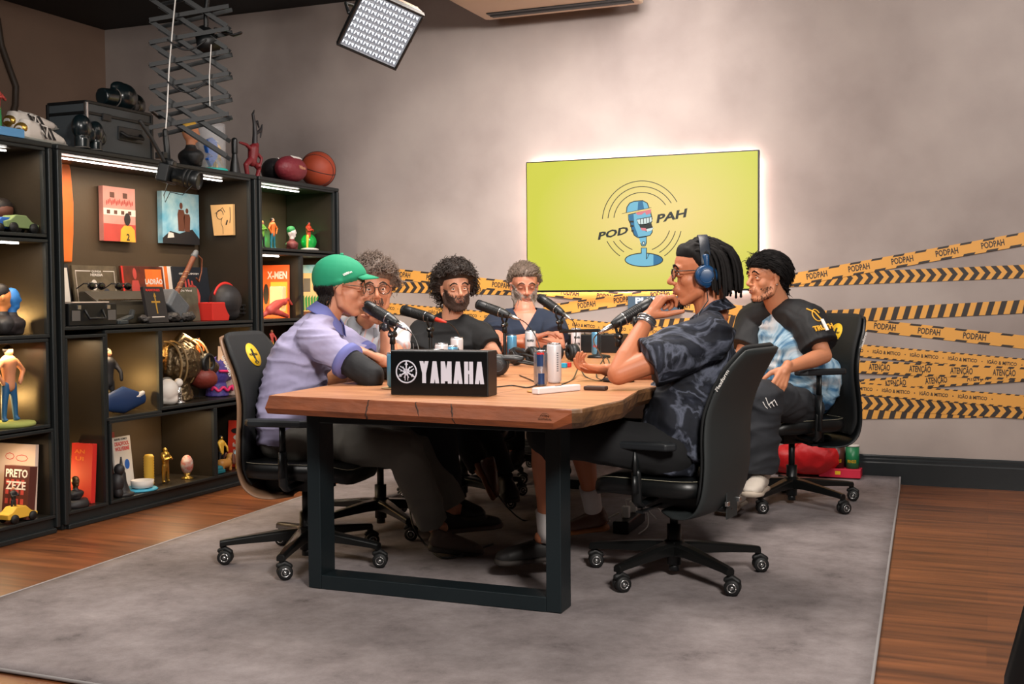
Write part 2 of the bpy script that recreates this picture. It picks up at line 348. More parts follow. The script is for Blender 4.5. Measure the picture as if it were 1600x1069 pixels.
# ------------------------------------------------------------------ hazard tapes on the wall
tapey = mat('tape_yellow', rgb(214, 152, 66), .55); tapek = mat('tape_black', rgb(44, 36, 32), .6)
def tape(x0, y0, x1, y1, kind, k, label, wd=.072, off=0., plane=None):
    d_ = .0015+.0012*k; Y = WY-d_
    a, b_ = onY(x0, y0, Y), onY(x1, y1, Y); u = b_-a; L_ = np.linalg.norm(u); u /= L_; v = np.cross(np.array([0, -1., 0]), u); v = v if v[2] > 0 else -v
    n = np.array([0, -1., 0]); P = lambda s, t, e=0: a+u*s+v*t+n*e
    mb = MB(); hw = wd/2
    mb.add([P(0, -hw, e) for e in (0, .0008)]+[P(L_, -hw, e) for e in (0, .0008)]+[P(L_, hw, e) for e in (0, .0008)]+[P(0, hw, e) for e in (0, .0008)],
           [(1, 3, 5, 7), (0, 6, 4, 2), (0, 2, 3, 1), (2, 4, 5, 3), (4, 6, 7, 5), (6, 0, 1, 7)], 0, False)
    q = lambda pts: mb.add([P(min(max(s, 0), L_), t, .0012) for s, t in pts], [tuple(range(len(pts)))], 1, False)
    if kind in ('PODPAH', 'ATENÇÃO', 'IGÃO & MITICO'):
        pitch = {'PODPAH': .238, 'ATENÇÃO': .218, 'IGÃO & MITICO': .202}[kind]; hh = {'PODPAH': .033, 'ATENÇÃO': .034, 'IGÃO & MITICO': .019}[kind]
        tw = {'PODPAH': .118, 'ATENÇÃO': .116, 'IGÃO & MITICO': .15}[kind]; s = off-pitch
        while s < L_:
            s += pitch
            if s < 0 or s > L_: continue
            if tw/2 < s < L_-tw/2: mb.text(kind, P(s, 0, .0013), u, v, hh, 1, .0006, bold=.026, width=tw)
            if kind == 'IGÃO & MITICO': q([(s+pitch/2-.003, -.003), (s+pitch/2+.003, -.003), (s+pitch/2+.003, .003), (s+pitch/2-.003, .003)])
        s = 0; dp = {'PODPAH': .119, 'ATENÇÃO': .06, 'IGÃO & MITICO': .045}[kind]; dw = dp*.5; dh = .011 if dp > .05 else .007
        while s < L_:
            for sg in (1, -1): q([(s, sg*hw), (s-.008*sg, sg*(hw-dh)), (s+dw-.008*sg, sg*(hw-dh)), (s+dw, sg*hw)][::(-sg)])
            s += dp
    elif kind == 'chevron':
        s = 0
        while s < L_: 
            q([(s, -hw), (s+.028, -hw), (s+.056, 0), (s+.028, 0)]); q([(s+.028, 0), (s+.056, 0), (s+.028, hw), (s, hw)]); s += .056
    else:
        s = 0
        while s < L_: q([(s, -hw), (s+.03, -hw), (s+.055, hw), (s+.025, hw)]); s += .062
    return one('barrier_tape', mb, [tapey, tapek], label, 'tape')
tape(560, 422, 1602, 535, 'PODPAH', 1, 'yellow PODPAH barrier tape sloping down to the right along the wall', off=.1)
tape(560, 447.5, 870, 454, 'chevron', 0, 'short chevron barrier tape on the wall left of the screen')
tape(560, 477.5, 1602, 571, 'IGÃO & MITICO', 4, 'uppermost IGÃO & MITICO barrier tape running the whole wall')
tape(850, 486.5, 1125, 446, 'PODPAH', 3, 'PODPAH barrier tape rising behind the bottom edge of the screen', off=.05)
tape(1170, 449, 1602, 373, 'PODPAH', 5, 'topmost PODPAH barrier tape rising steeply at the right of the wall', off=.16)
tape(1150, 442, 1602, 424, 'chevron', 2, 'chevron barrier tape just under the topmost PODPAH tape')
tape(980, 511, 1602, 479, 'diag', 3, 'slanted black stripe barrier tape rising gently, third from the top at the right')
tape(1180, 566, 1602, 584.5, 'ATENÇÃO', 7, 'upper ATENÇÃO barrier tape, nearly level', off=.05)
tape(1180, 614, 1602, 585.5, 'ATENÇÃO', 6, 'lower ATENÇÃO barrier tape rising to the right', off=.14)
tape(1150, 592, 1602, 628, 'IGÃO & MITICO', 8, 'lower IGÃO & MITICO barrier tape above the chevron tape', off=.1)
tape(1150, 618, 1602, 644.5, 'chevron', 5, 'lowest chevron barrier tape near the bottom of the group')
tape(1150, 648, 1560, 642, 'diag', 3, 'slanted stripe barrier tape lowest of all, partly under the chevrons')
# air conditioner near the ceiling
acm = mat('ac_beige', rgb(196, 172, 150), .5)
ac = thing('air_conditioner', 'beige ceiling air conditioner with a black vent slot near the wall', 'air conditioner', (-2.42, 6.3, 2.8))
mb = MB(); x0, x1 = -2.925, -1.905
mb.box(((x0+x1)/2, 6.1, 2.93), (x1-x0, 1.22, .255)); mb.box(((x0+x1)/2, 6.705, 2.815), (x1-x0-.03, .03, .025))
build('casing', mb, acm, ac, True, bevel=.02, seg=3)
mb = MB(); mb.box(((x0+x1)/2+.02, 6.59, 2.802), (x1-x0-.12, .11, .012)); build('vent', mb, blackp, ac, True)
mb = MB(); mb.box(((x0+x1)/2+.02, 6.59, 2.793), (x1-x0-.13, .012, .006), np.eye(3)); build('louvre', mb, mat('louvre_dark', rgb(40, 36, 34), .5), ac, True)
# ------------------------------------------------------------------ bookcase units along the left
SX = -4.02; SD = .37
shelfm = mat('shelf_black_metal', rgb(40, 44, 45), .42, .35, bump=.03)
backm = mat('shelf_back_panel', rgb(84, 70, 54), .5, .25, bump=.04, var=.1, vscale=3)
inner = mat('shelf_inner_bronze', rgb(50, 43, 34), .42, .35, bump=.04, var=.08, vscale=5)
def fr(mb, y0, y1, z0, z1, t=.022, dep=.022, x=SX+.004):    # protruding bead round an opening
    for (c, s) in (((y0+y1)/2, None),):
        mb.box((x, c, z0-t/2), (dep, y1-y0+2*t, t), None, 1); mb.box((x, c, z1+t/2), (dep, y1-y0+2*t, t), None, 1)
    mb.box((x, y0-t/2, (z0+z1)/2), (dep, t, z1-z0), None, 1); mb.box((x, y1+t/2, (z0+z1)/2), (dep, t, z1-z0), None, 1)
led = mat('led_strip', (0, 0, 0), .5, emit=(1, .93, .86), estr=14)
def cabinet(y0, y1, cells, label, leds):
    t = thing('bookcase', label, 'bookcase', (SX-SD/2, (y0+y1)/2, 0), 0, None)
    H = 1.805; mb = MB(); xm = SX-SD/2; th = .018
    mb.box((xm, y0+th/2, H/2), (SD, th, H)); mb.box((xm, y1-th/2, H/2), (SD, th, H)); mb.box((xm, (y0+y1)/2, H-th/2), (SD, y1-y0-2*th, th)); mb.box((xm, (y0+y1)/2, .035), (SD, y1-y0-2*th, .07))
    build('carcass', mb, shelfm, t, True, bevel=.004)
    build('back_panel', MB().box((SX-SD+.006, (y0+y1)/2, H/2), (.01, y1-y0-.04, H-.04)), backm, t, True)
    bd = MB(); bd.box((SX+.006, (y0+y1)/2, H-.012), (.03, y1-y0, .024)); bd.box((SX+.006, y0+.012, H/2), (.03, .024, H-.048)); bd.box((SX+.006, y1-.012, H/2), (.03, .024, H-.048)); bd.box((SX+.006, (y0+y1)/2, .012), (.03, y1-y0-.048, .024))
    build('front_frame', bd, shelfm, t, True, bevel=.006, seg=3)
    for (a, b_, z0, z1) in cells:
        mb = MB(); th = .012; d2 = SD-.02; xc = SX-d2/2
        mb.box((xc, a-th/2, (z0+z1)/2), (d2, th, z1-z0+2*th)); mb.box((xc, b_+th/2, (z0+z1)/2), (d2, th, z1-z0+2*th))
        mb.box((xc, (a+b_)/2, z0-th/2), (d2, b_-a, th)); mb.box((xc, (a+b_)/2, z1+th/2), (d2, b_-a, th)); 
        fr(mb, a, b_, z0, z1, .016)
        build('compartment', mb, [inner, shelfm], t, True, bevel=.003)
    for (a, b_, z, dx) in leds:
        build('light_strip', MB().box((SX-dx, (a+b_)/2, z), (.012, b_-a, .006)), led, t, True)
        l = area('shelf_led_light', (SX-dx, (a+b_)/2, z-.0036), (SX-dx, (a+b_)/2, 0), .012, b_-a, 6.5*(b_-a), (1, .80, .58)); l.rotation_euler = (0, 0, 0)
    return t
cabinet(3.3, 4.17, [(3.33, 4.115, 1.385, 1.765), (3.33, 4.12, .925, 1.345), (3.33, 4.11, .51, .89), (3.33, 4.13, .085, .472)], 'black metal bookcase at the far left, cut by the picture edge', [(3.4, 3.99, 1.755, .08), (3.4, 4.02, 1.34, .05)])
cabinet(4.2, 5.785, [(4.235, 5.715, .955, 1.767), (4.245, 4.48, .085, .9), (4.512, 4.89, .5, .915), (4.92, 5.71, .515, .915), (4.53, 5.345, .087, .47), (5.375, 5.71, .087, .47)], 'widest black metal bookcase, in the middle of the three', [(4.26, 5.25, 1.755, .06), (5.3, 5.55, 1.755, .06)])
cabinet(5.81, 6.72, [(5.835, 6.655, 1.385, 1.77), (5.835, 6.25, .955, 1.345), (6.28, 6.655, .955, 1.345), (5.835, 6.655, .085, .915)], 'black metal bookcase nearest the screen wall, under the balls', [(5.85, 6.35, 1.757, .06), (5.85, 6.1, 1.338, .05)])
# small warm spots glowing behind the displayed pieces
for (y, z, p) in ((3.98, 1.0, 1.0), (3.96, .62, .9), (4.62, .64, 1.0), (4.30, .22, .5), (6.02, 1.0, .9), (6.36, 1.0, .4), (5.1, .88, .5)):
    l = bpy.data.lights.new('shelf_spot_light', 'POINT'); l.energy = p*1.1; l.color = (1, .60, .20); l.shadow_soft_size = .02; o = bpy.data.objects.new('shelf_spot_light', l); COL.objects.link(o); o.location = (SX-SD+.09, y, z); l.energy *= 4
for (y, z, p) in ((4.0, .86, .35), (4.36, .885, .4), (4.66, .9, .5), (5.35, .9, .5), (5.15, .455, .35), (6.44, 1.33, .4), (3.9, .44, .3)):
    area('shelf_led_light', (SX-.12, y, z), (SX-.12, y, 0), .1, .12, p*4.5, (1, .72, .42))
for (x_, y, z, p) in ((SX-.3, 6.44, 1.46, .6),):
    l = bpy.data.lights.new('green_glow_light', 'POINT'); l.energy = .8; l.color = (.05, 1, .25); l.shadow_soft_size = .02; o = bpy.data.objects.new('green_glow_light', l); COL.objects.link(o); o.location = (x_, y, z)

# ------------------------------------------------------------------ table
TZ = .745; TB = .682
topm = mat('table_wood', rgb(198, 142, 96), .42, var=.16, vscale=3.2, stretch=(.8, 7, 3), detail=8, bump=.1, bscale=12)
ramp(topm, [(.25, rgb(150, 94, 58)), (.5, rgb(186, 126, 84)), (.75, rgb(206, 148, 104))])
sidem = mat('table_edge_wood', rgb(124, 64, 32), .55, bump=.3, bscale=18, var=.25, vscale=6, stretch=(1, 1, 4), detail=8)
barkm = mat('table_edge_dark', rgb(110, 76, 46), .6, bump=.9, bscale=22, var=.5, vscale=9, detail=8)
outline = [(-2.33, 3.42), (-1.16, 3.285), (-1.135, 3.31), (-1.10, 3.62), (-1.16, 4.0), (-1.13, 4.6), (-1.16, 5.3), (-1.2, 5.9), (-1.3, 6.35), (-1.55, 6.72), (-2.3, 6.74), (-2.62, 6.32), (-2.52, 5.95), (-2.40, 5.5), (-2.38, 4.9), (-2.40, 4.2), (-2.36, 3.7)]
P_ = []
for i in range(len(outline)):
    a = np.array(outline[i]); b_ = np.array(outline[(i+1) % len(outline)]); n = max(1, int(np.linalg.norm(b_-a)/.06))
    for k in range(n): P_.append(a+(b_-a)*k/n)
P_ = np.array(P_); cen = np.array([-1.75, 5.0])
def wob(p, s, a, sd): return a*noise.noise(Vector((p[0]*s, p[1]*s, sd)))
rings = []
for lv, (z, ins) in enumerate(((TB, -.012), (TB+.02, .01), (TZ-.012, .004), (TZ-.003, -.002), (TZ, -.008))):
    ring = []
    for p in P_:
        d = p-cen; d /= np.linalg.norm(d); front = p[1] < 3.45 and p[0] < -1.2
        k = 0 if front else 1
        off = ins*(.5 if front else 1)+k*wob(p, 7, .012, lv*.6)-(.03*k*(1-lv/4) if lv < 2 else 0)
        if front and lv < 2: off += .012
        ring.append((*(p+d*off), z))
    rings.append(ring)
mb = MB(); n = len(P_); V = [v for r in rings for v in r]
Fs = []; Fm = []
mb.add(V, [tuple(4*n+i for i in range(n))], 0, False); mb.n = mb.n
for l_ in range(4):
    for i in range(n):
        j = (i+1) % n; p = P_[i]; dark = not (p[1] < 3.44 and p[0] < -1.2); mb.f.append((l_*n+i, l_*n+j, (l_+1)*n+j, (l_+1)*n+i)); mb.m.append(2 if dark else 1); mb.sm.append(False)
mb.f.append(tuple(range(n-1, -1, -1))); mb.m.append(2); mb.sm.append(False)
table = thing('podcast_table', 'long live-edge wooden table on black steel frames, filling the middle', 'table', (-1.85, 4.9, .011))
build('tabletop', mb, [topm, sidem, barkm], table, True)
mb = MB(); crk = mat('wood_crack', rgb(52, 34, 24), .8)
def front_pt(x): t = (x+2.33)/(1.17); return 3.42-.135*t
for x, s_, dz in ((-1.905, .0, .06), (-1.72, .03, .055), (-1.585, .02, .06)):
    y = front_pt(x)-.0105; pts = []
    for k in range(9): z_ = TZ-.001-dz*k/8; o_ = np.interp(z_, [TB, TB+.02, TZ-.012, TZ-.003, TZ], [.006, .017, .002, -.001, -.004]); pts.append((x+s_*k/8+random.uniform(-.002, .002), front_pt(x)-o_*.99, z_))
    build('crack', MB().tube(pts, [.0018, .0022, .003, .0028, .0034, .0028, .0034, .0026, .003], 5, 0, 'flat'), crk, table, True)
for pts in ([(-1.905, 3.37), (-1.86, 3.6), (-1.83, 4.4)], [(-1.72, 3.35), (-1.62, 3.5), (-1.5, 4.9)], ):
    build('seam_line', MB().tube([(x, y, TZ-.0014) for x, y in pts], .0019, 5, 0, 'flat'), crk, table, True)
mb = MB(); yb = front_pt(-1.245)-.014
mb.tube([(-1.245+.014*math.cos(a), yb, .722+.009*math.sin(a)) for a in np.linspace(0, PI, 10)], .0012, 5, 0, 'flat'); mb.tube([(-1.245+.008*math.cos(a), yb, .722+.005*math.sin(a)) for a in np.linspace(0, PI, 10)], .001, 5, 0, 'flat'); mb.text('NATURAL', (-1.245, yb, .713), (1, -.11, 0), (0, 0, 1), .007, 0, .001)
build('burnt_mark', mb, mat('burnt_wood', rgb(96, 56, 32), .8), table, True)
tframe = mat('table_steel', rgb(26, 36, 40), .42, .3, bump=.04, bscale=80)
for y in (3.70, 6.1):
    mb = MB(); a = .055; dd = .1
    for x in (-2.325+a/2, -1.33-a/2): mb.box((x, y, (.012+TB)/2), (a, dd, TB-.014))
    mb.box((-1.8275, y, .012+.026), (.885, dd, .052)); mb.box((-1.8275, y, TB-.03), (.885, dd, .052))
    build('leg_frame', mb, tframe, table, True, bevel=.003)
build('under_rail', MB().box((-1.83, 4.9, TB-.03), (.12, 2.29, .05)), tframe, table, True)
# light box sign
sg0, sg1 = onZ(610.5, 617, TZ), onZ(773, 620.5, TZ)
sg1 = np.array(sg1); u = sg1-sg0; 
sL = onZ(610.5, 617, TZ); sRf = onZ(763, 620.5, TZ); u = (sRf-sL); u[2] = 0; Ls = np.linalg.norm(u); u /= Ls; nrm = np.array([u[1], -u[0], 0]); rz = math.atan2(u[1], u[0])
c = (sL+sRf)/2-nrm*.045; HS = .155
sign = thing('desk_sign', 'black box sign with white YAMAHA lettering at the front of the table', 'sign', (c[0], c[1], TZ), rz)
build('housing', MB().box((0, 0, HS/2+.0005), (Ls, .09, HS)), blackp, sign, bevel=.003)
build('front_panel', MB().box((0, -.0455, HS/2+.0005), (Ls-.008, .003, HS-.012)), mat('sign_black', rgb(8, 10, 12), .3), sign)
lit = mat('sign_letters', rgb(176, 174, 182), .5, emit=(.85, .85, 1), estr=.16)
LT = {'Y': [((0, 1), (.5, .45)), ((1, 1), (.5, .45)), ((.5, .5), (.5, 0))], 'A': [((.5, 1), (.02, 0)), ((.5, 1), (.98, 0)), ((.2, .25), (.8, .25))], 'M': [((.04, 0), (.04, 1)), ((.96, 0), (.96, 1)), ((.06, 1), (.5, .1)), ((.94, 1), (.5, .1))], 'H': [((.05, 0), (.05, 1)), ((.95, 0), (.95, 1)), ((.05, .52), (.95, .52))]}
x_ = -Ls/2+.112; lh = .076; wl_ = Ls*.655/6.35
for ch in 'YAMAHA':
    lw_ = wl_*(1.12 if ch == 'M' else .92); mb = MB(); th = .0145
    for (p, q) in LT[ch]:
        p = np.array(p)*[lw_-th, lh]+[x_+th/2, HS/2+.004-lh/2]; q = np.array(q)*[lw_-th, lh]+[x_+th/2, HS/2+.004-lh/2]; hz = abs(p[1]-q[1]) < .001
        if hz: P4 = [(p[0], p[1]-th*.42), (q[0], q[1]-th*.42), (q[0], q[1]+th*.42), (p[0], p[1]+th*.42)]
        else: P4 = [(p[0]-th/2, p[1]), (p[0]+th/2, p[1]), (q[0]+th/2, q[1]), (q[0]-th/2, q[1])]
        mb.add([(x, -.0495-.00012*len(mb.v), z) for x, z in P4], [(0, 1, 2, 3)], 0, False)
    build('letter', mb, lit, sign); x_ += lw_+wl_*.13
mb = MB(); ex, ez, er = -Ls/2+.062, HS/2+.004, .038
mb.tube([(ex+er*math.cos(a), -.0485, ez+er*math.sin(a)) for a in np.linspace(0, 2*PI, 33)], .0026, 6, 0, 'flat')
for k in range(3):
    an = PI/2+k*2*PI/3; d = np.array([math.cos(an), 0, math.sin(an)]); q_ = np.array([-d[2], 0, d[0]]); b0 = np.array([ex, -.0485, ez])
    mb.tube([b0+d*.036, b0+d*.0], .0026, 6, 0, 'flat'); mb.tube([b0+d*.026+q_*.005, b0+d*.026-q_*.005], .003, 6, 0, 'flat')
    for s_ in (-1, 1):
        mb.tube([b0-d*.03+q_*.005*s_, b0+q_*.005*s_+d*.0, b0+q_*.013*s_+d*.018], .0018, 6, 0, 'flat')
build('emblem', mb, lit, sign)

# ------------------------------------------------------------------ swivel chairs
def chair_profile():
    return [(-.10, .290), (-.17, .288), (-.225, .30), (-.262, .335), (-.276, .40), (-.270, .50), (-.252, .60), (-.246, .68), (-.262, .77), (-.295, .86), (-.335, .935)]
def make_chair(label, loc, head, arm_h=.66, base_rot=0, seat=.43, shell=None, badge=True, arms=True, text_side=1, recline=0, bx=0):
    t = thing('office_chair', label, 'chair', (loc[0], loc[1], .012), math.radians(head), None)
    shell = shell or grey_shell; dz = seat-.43
    ra = math.radians(recline); prof = [(bx-.2+(x+.2)*math.cos(ra)-(z-.33)*math.sin(ra), .33+(x+.2)*math.sin(ra)+(z-.33)*math.cos(ra)) for x, z in chair_profile()]; Wd = [.30, .38, .42, .445, .455, .46, .465, .465, .455, .44, .40]
    def skin(off, wscale, x0=0, thick=.012, rows=None, nseg=14):
        mb = MB(); V = []; n = nseg+1; pr = prof if rows is None else prof[rows[0]:rows[1]]; ww = Wd if rows is None else Wd[rows[0]:rows[1]]
        pts = [np.array(p) for p in pr]; dense = []; dw = []
        for i in range(len(pts)-1):
            for k in range(4): dense.append(pts[i]+(pts[i+1]-pts[i])*k/4); dw.append(ww[i]+(ww[i+1]-ww[i])*k/4)
        dense.append(pts[-1]); dw.append(ww[-1])
        for _ in range(3): dense = [dense[0]]+[(dense[i-1]+2*dense[i]+dense[i+1])/4 for i in range(1, len(dense)-1)]+[dense[-1]]
        nor = []
        for i in range(len(dense)):
            d = dense[min(i+1, len(dense)-1)]-dense[max(i-1, 0)]; d /= np.linalg.norm(d); nor.append(np.array([d[1], -d[0]]))   # points to the front
        for side in (0, 1):
            for i, p in enumerate(dense):
                edge = min(1, min(i, len(dense)-1-i)/4)
                w_ = dw[i]*wscale*(.86+.14*math.sqrt(edge))
                for k in range(n):
                    s = -1+2*k/nseg; q = p+nor[i]*(off+(thick if side else 0)*(1-.6*abs(s)**6)); cz = .028*abs(s)**2.5
                    V.append((q[0]+cz+x0, s*w_/2, q[1]+dz))
        m = len(dense); K = m*n; Fc = []
        for i in range(m-1):
            for k in range(n-1):
                a = i*n+k; Fc.append((a, a+1, a+n+1, a+n)); Fc.append((K+a, K+a+n, K+a+n+1, K+a+1))
        per = [i*n for i in range(m-1, -1, -1)]+list(range(1, n))+[i*n+n-1 for i in range(1, m)]+[(m-1)*n+k for k in range(n-2, 0, -1)]
        for k in range(len(per)): a, b = per[k], per[(k+1) % len(per)]; Fc.append((b, a, K+a, K+b))
        mb.add(V, Fc); return mb, dense, nor, dw
    mb, dn, nr, dw = skin(-.014, 1, 0, .016); build('back_shell', mb, shell, t)
    mb2, _, _, _ = skin(.004, .93, 0, .02, (3, 11)); pad = build('backrest', mb2, mesh_fab, t)
    # stitching along both edges of the pad
    for s in (-1, 1):
        mb = MB(); pts = [(dn[i][0]+nr[i][0]*.021+.016, s*dw[i]*.93/2*.90, dn[i][1]+nr[i][1]*.021+dz) for i in range(14, len(dn)-1)]
        for i in range(len(pts)-1):
            a, b = np.array(pts[i]), np.array(pts[i+1])
            for k in range(3): mb.tube([a+(b-a)*(k/3), a+(b-a)*(k/3+.2)], .0013, 4, 0, 'flat')
        build('stitching', mb, stitch, pad)
    i = len(dn)-6; up = np.array([dn[i+1][0]-dn[i-1][0], 0, dn[i+1][1]-dn[i-1][1]]); up /= np.linalg.norm(up); nf = np.array([nr[i][0], 0, nr[i][1]]); c0 = np.array([dn[i][0], 0, dn[i][1]+dz])
    if badge:
        mb = MB(); M = np.array([[0, 1, 0], up, nf]).T; mb.lathe([(.052, 0), (.052, .001)], c0+nf*.0245, 28, 0, M); 
        bd = build('badge', mb, yellow, pad)
        mb = MB(); b0 = c0+nf*.026; mb.tube([b0-up*.03, b0-up*.01], .004, 6); mb.tube([b0-up*.012, b0+up*.02], .008, 8, sq=.3); mb.text('POD PAH', b0+up*.0, (0, 1, 0), up, .011, 0, .001, bold=.02)
        mb.tube([b0-up*.034+np.array([0, math.cos(a)*.014, 0])+up*math.sin(a)*.005 for a in np.linspace(0, 6.28, 14)], .002, 5)
        build('badge_print', mb, blackp, bd)
    # maker's name up the edge of the shell
    mb = MB(); nv = np.array([0, text_side*1., 0]); e0 = c0+np.array([0, text_side*.205, 0])+nf*.004
    mb.text('Flexform', e0+nv*.021-up*.03+nf*.006, up, np.cross(nv*.75+nf*.35-np.array([.2, 0, 0]), up)/1.0, .017, 0, .0015, bold=.01); build('lettering', mb, white, t)
    # slot plate and lever at the back
    j = 14; b0 = np.array([dn[j][0], 0, dn[j][1]+dz])-np.array([nr[j][0], 0, nr[j][1]])*.0165
    mb = MB(); mb.box(b0+np.array([-.002, -.0, .03]), (.004, .11, .22)); build('adjuster_plate', mb, shell, t, bevel=.002)
    for s in (-1, 1): build('adjuster_lever', MB().box(b0+np.array([-.008, .06*s, -.02]), (.014, .022, .018)), silver, t, bevel=.003)
    # seat
    mb = MB(); V = []; n = 28; prs = [(.80, seat-.075), (.97, seat-.065), (1.0, seat-.04), (.985, seat-.015), (.93, seat-.003), (.7, seat), (.3, seat-.004)]
    Fc = []
    for sc_, z in prs:
        for k in range(n):
            a = 2*PI*k/n; ca, sa = math.cos(a), math.sin(a); e = .45; x = .235*sc_*math.copysign(abs(ca)**e, ca)+.03; y = .235*sc_*math.copysign(abs(sa)**e, sa); zz = z-(.03*max(0, (x-.16)/.1)**2)
            V.append((x, y, zz))
    for i_ in range(len(prs)-1):
        for k in range(n): Fc.append((i_*n+k, i_*n+(k+1) % n, (i_+1)*n+(k+1) % n, (i_+1)*n+k))
    Fc.append(tuple(range(n-1, -1, -1))); Fc.append(tuple((len(prs)-1)*n+k for k in range(n))); mb.add(V, Fc); build('seat', mb, leather, t)
    mb = MB(); ring = [np.array(V[3*n+k])*np.array([.985, .985, 1])+np.array([0, 0, .010]) for k in range(n)]
    mb.tube(ring+[ring[0]], .0014, 4, 0, 'flat'); build('piping', mb, stitch, t)
    mb = MB(); mb.box((-.02, 0, seat-.105), (.24, .16, .06)); mb.tube([(-.1, 0, seat-.12), (-.2, 0, seat-.125)], .035, 8, sq=.5); build('mechanism', mb, blackp, t, bevel=.012)
    mb = MB(); mb.tube([(0.02, .07, seat-.12), (.03, .2, seat-.125)], .006, 6); mb.box((.03, .22, seat-.125), (.03, .05, .008)); build('lever', mb, blackp, t)
    mb = MB(); mb.cyl((0, 0, .045), (0, 0, .20), .027, n=18); mb.cyl((0, 0, .19), (0, 0, seat-.12), .016, n=14); mb.cyl((0, 0, .02), (0, 0, .05), .02, n=14); build('column', mb, blackp, t)
    if arms:
        for s in (-1, 1):
            mb = MB(); mb.tube([(.03, s*.12, seat-.09), (.03, s*.24, seat-.10), (.03, s*.268, seat-.08), (.03, s*.272, seat+.02)], .02, 8, sq=.55); mb.tube([(.03, s*.272, seat-.05), (.03, s*.272, arm_h-.12)], .026, 10, sq=.5, caps='flat'); mb.tube([(.03, s*.272, arm_h-.13), (.03, s*.272, arm_h-.02)], .02, 10, sq=.5, caps='flat')
            ar = build('armrest', mb, blackp, t)
            mb = MB(); mb.prism([(-.1, s*.272-.035), (.12, s*.272-.04), (.16, s*.272-.02), (.16, s*.272+.02), (.12, s*.272+.04), (-.1, s*.272+.035), (-.13, s*.272)], arm_h-.022, arm_h+.006); build('arm_pad', mb, mat('arm_pad_rubber', rgb(26, 30, 34), .5), ar, bevel=.008, seg=3)
    # five-star base
    for k in range(5):
        a = math.radians(base_rot)+2*PI*k/5; d = np.array([math.cos(a), math.sin(a), 0]); q = np.array([-d[1], d[0], 0]); z = np.array([0, 0, 1])
        mb = MB(); st = [(.02, .034, .135, .05), (.10, .028, .13, .042), (.22, .022, .115, .032), (.315, .018, .103, .026), (.345, .017, .098, .026)]
        V = []
        for r_, hw, zt, th in st:
            for (a_, b_) in ((-hw, 0), (-hw*.75, 0), (hw*.75, 0), (hw, 0)):
                pass
            V += [d*r_-q*hw+z*(zt-th), d*r_-q*hw+z*(zt-.008), d*r_-q*hw*.6+z*zt, d*r_+q*hw*.6+z*zt, d*r_+q*hw+z*(zt-.008), d*r_+q*hw+z*(zt-th)]
        Fc = [];
        for i_ in range(4):
            for j_ in range(6): Fc.append((i_*6+j_, i_*6+(j_+1) % 6, (i_+1)*6+(j_+1) % 6, (i_+1)*6+j_))
        Fc += [tuple(range(5, -1, -1)), tuple(24+j_ for j_ in range(6))]; mb.add(V, Fc, 0, False)
        lg = build('base_leg', mb, mat('base_leg_black', rgb(30, 31, 31), .3, .5), t, bevel=.003)
        mb = MB(); c = d*.335; sw = math.radians(22-head+22*math.sin(k*2.1)); e = np.array([math.cos(sw), math.sin(sw), 0]); g = np.array([-e[1], e[0], 0]); c2 = c+e*.012+z*.030
        mb.cyl(c+z*.06, c+z*.09, .009, n=8)
        for s in (-1, 1): mb.lathe([(.024, -.010), (.0295, -.006), (.0295, .006), (.024, .010)], c2+g*s*.014, 20, 0, np.array([e, z, g]).T)
        mb.tube([c+z*.055-e*.01, c+z*.064+e*.012, c2+e*.02+z*.02], .011, 8); cs = build('caster', mb, rubber, lg)
        mb = MB()
        for s in (-1, 1):
            mb.tube([c2+g*s*.0245+.0155*(e*math.cos(w_)+z*math.sin(w_)) for w_ in np.linspace(0, 2*PI, 21)], .0028, 6, 0, 'flat'); mb.cyl(c2+g*s*.022, c2+g*s*.0255, .008, n=12)
        build('hub_ring', mb, silver, cs)
    mb = MB(); mb.lathe([(.03, .085), (.045, .09), (.045, .13), (.03, .142)], (0, 0, 0), 20); build('base_hub', mb, mat('base_leg_black', 0), t)
    return t
make_chair('black swivel chair with a tan-edged back, holding the person in the green cap', (-2.58, 4.04), 8, .60, -10, .43, tan_shell, text_side=-1, recline=4, bx=.075)
make_chair('black swivel chair with grey back shell in the right foreground', (-1.11, 4.31), 171, .54, 5, .405, grey_shell, recline=9, bx=.06)
make_chair('black swivel chair at the far right with a yellow round badge showing', (-.93, 6.0), 223, .70, 29, .455, blackp, text_side=1)
make_chair('black swivel chair behind the one on the left, holding the bespectacled person', (-2.62, 4.74), -50, .58, 10, .42, blackp)
make_chair('black swivel chair holding the curly dark haired person', (-2.55, 5.50), -62, .58, 40, .42, blackp)
make_chair('black swivel chair farthest back, holding the grey bearded person', (-2.66, 6.38), -75, .6, 20, .42, blackp)
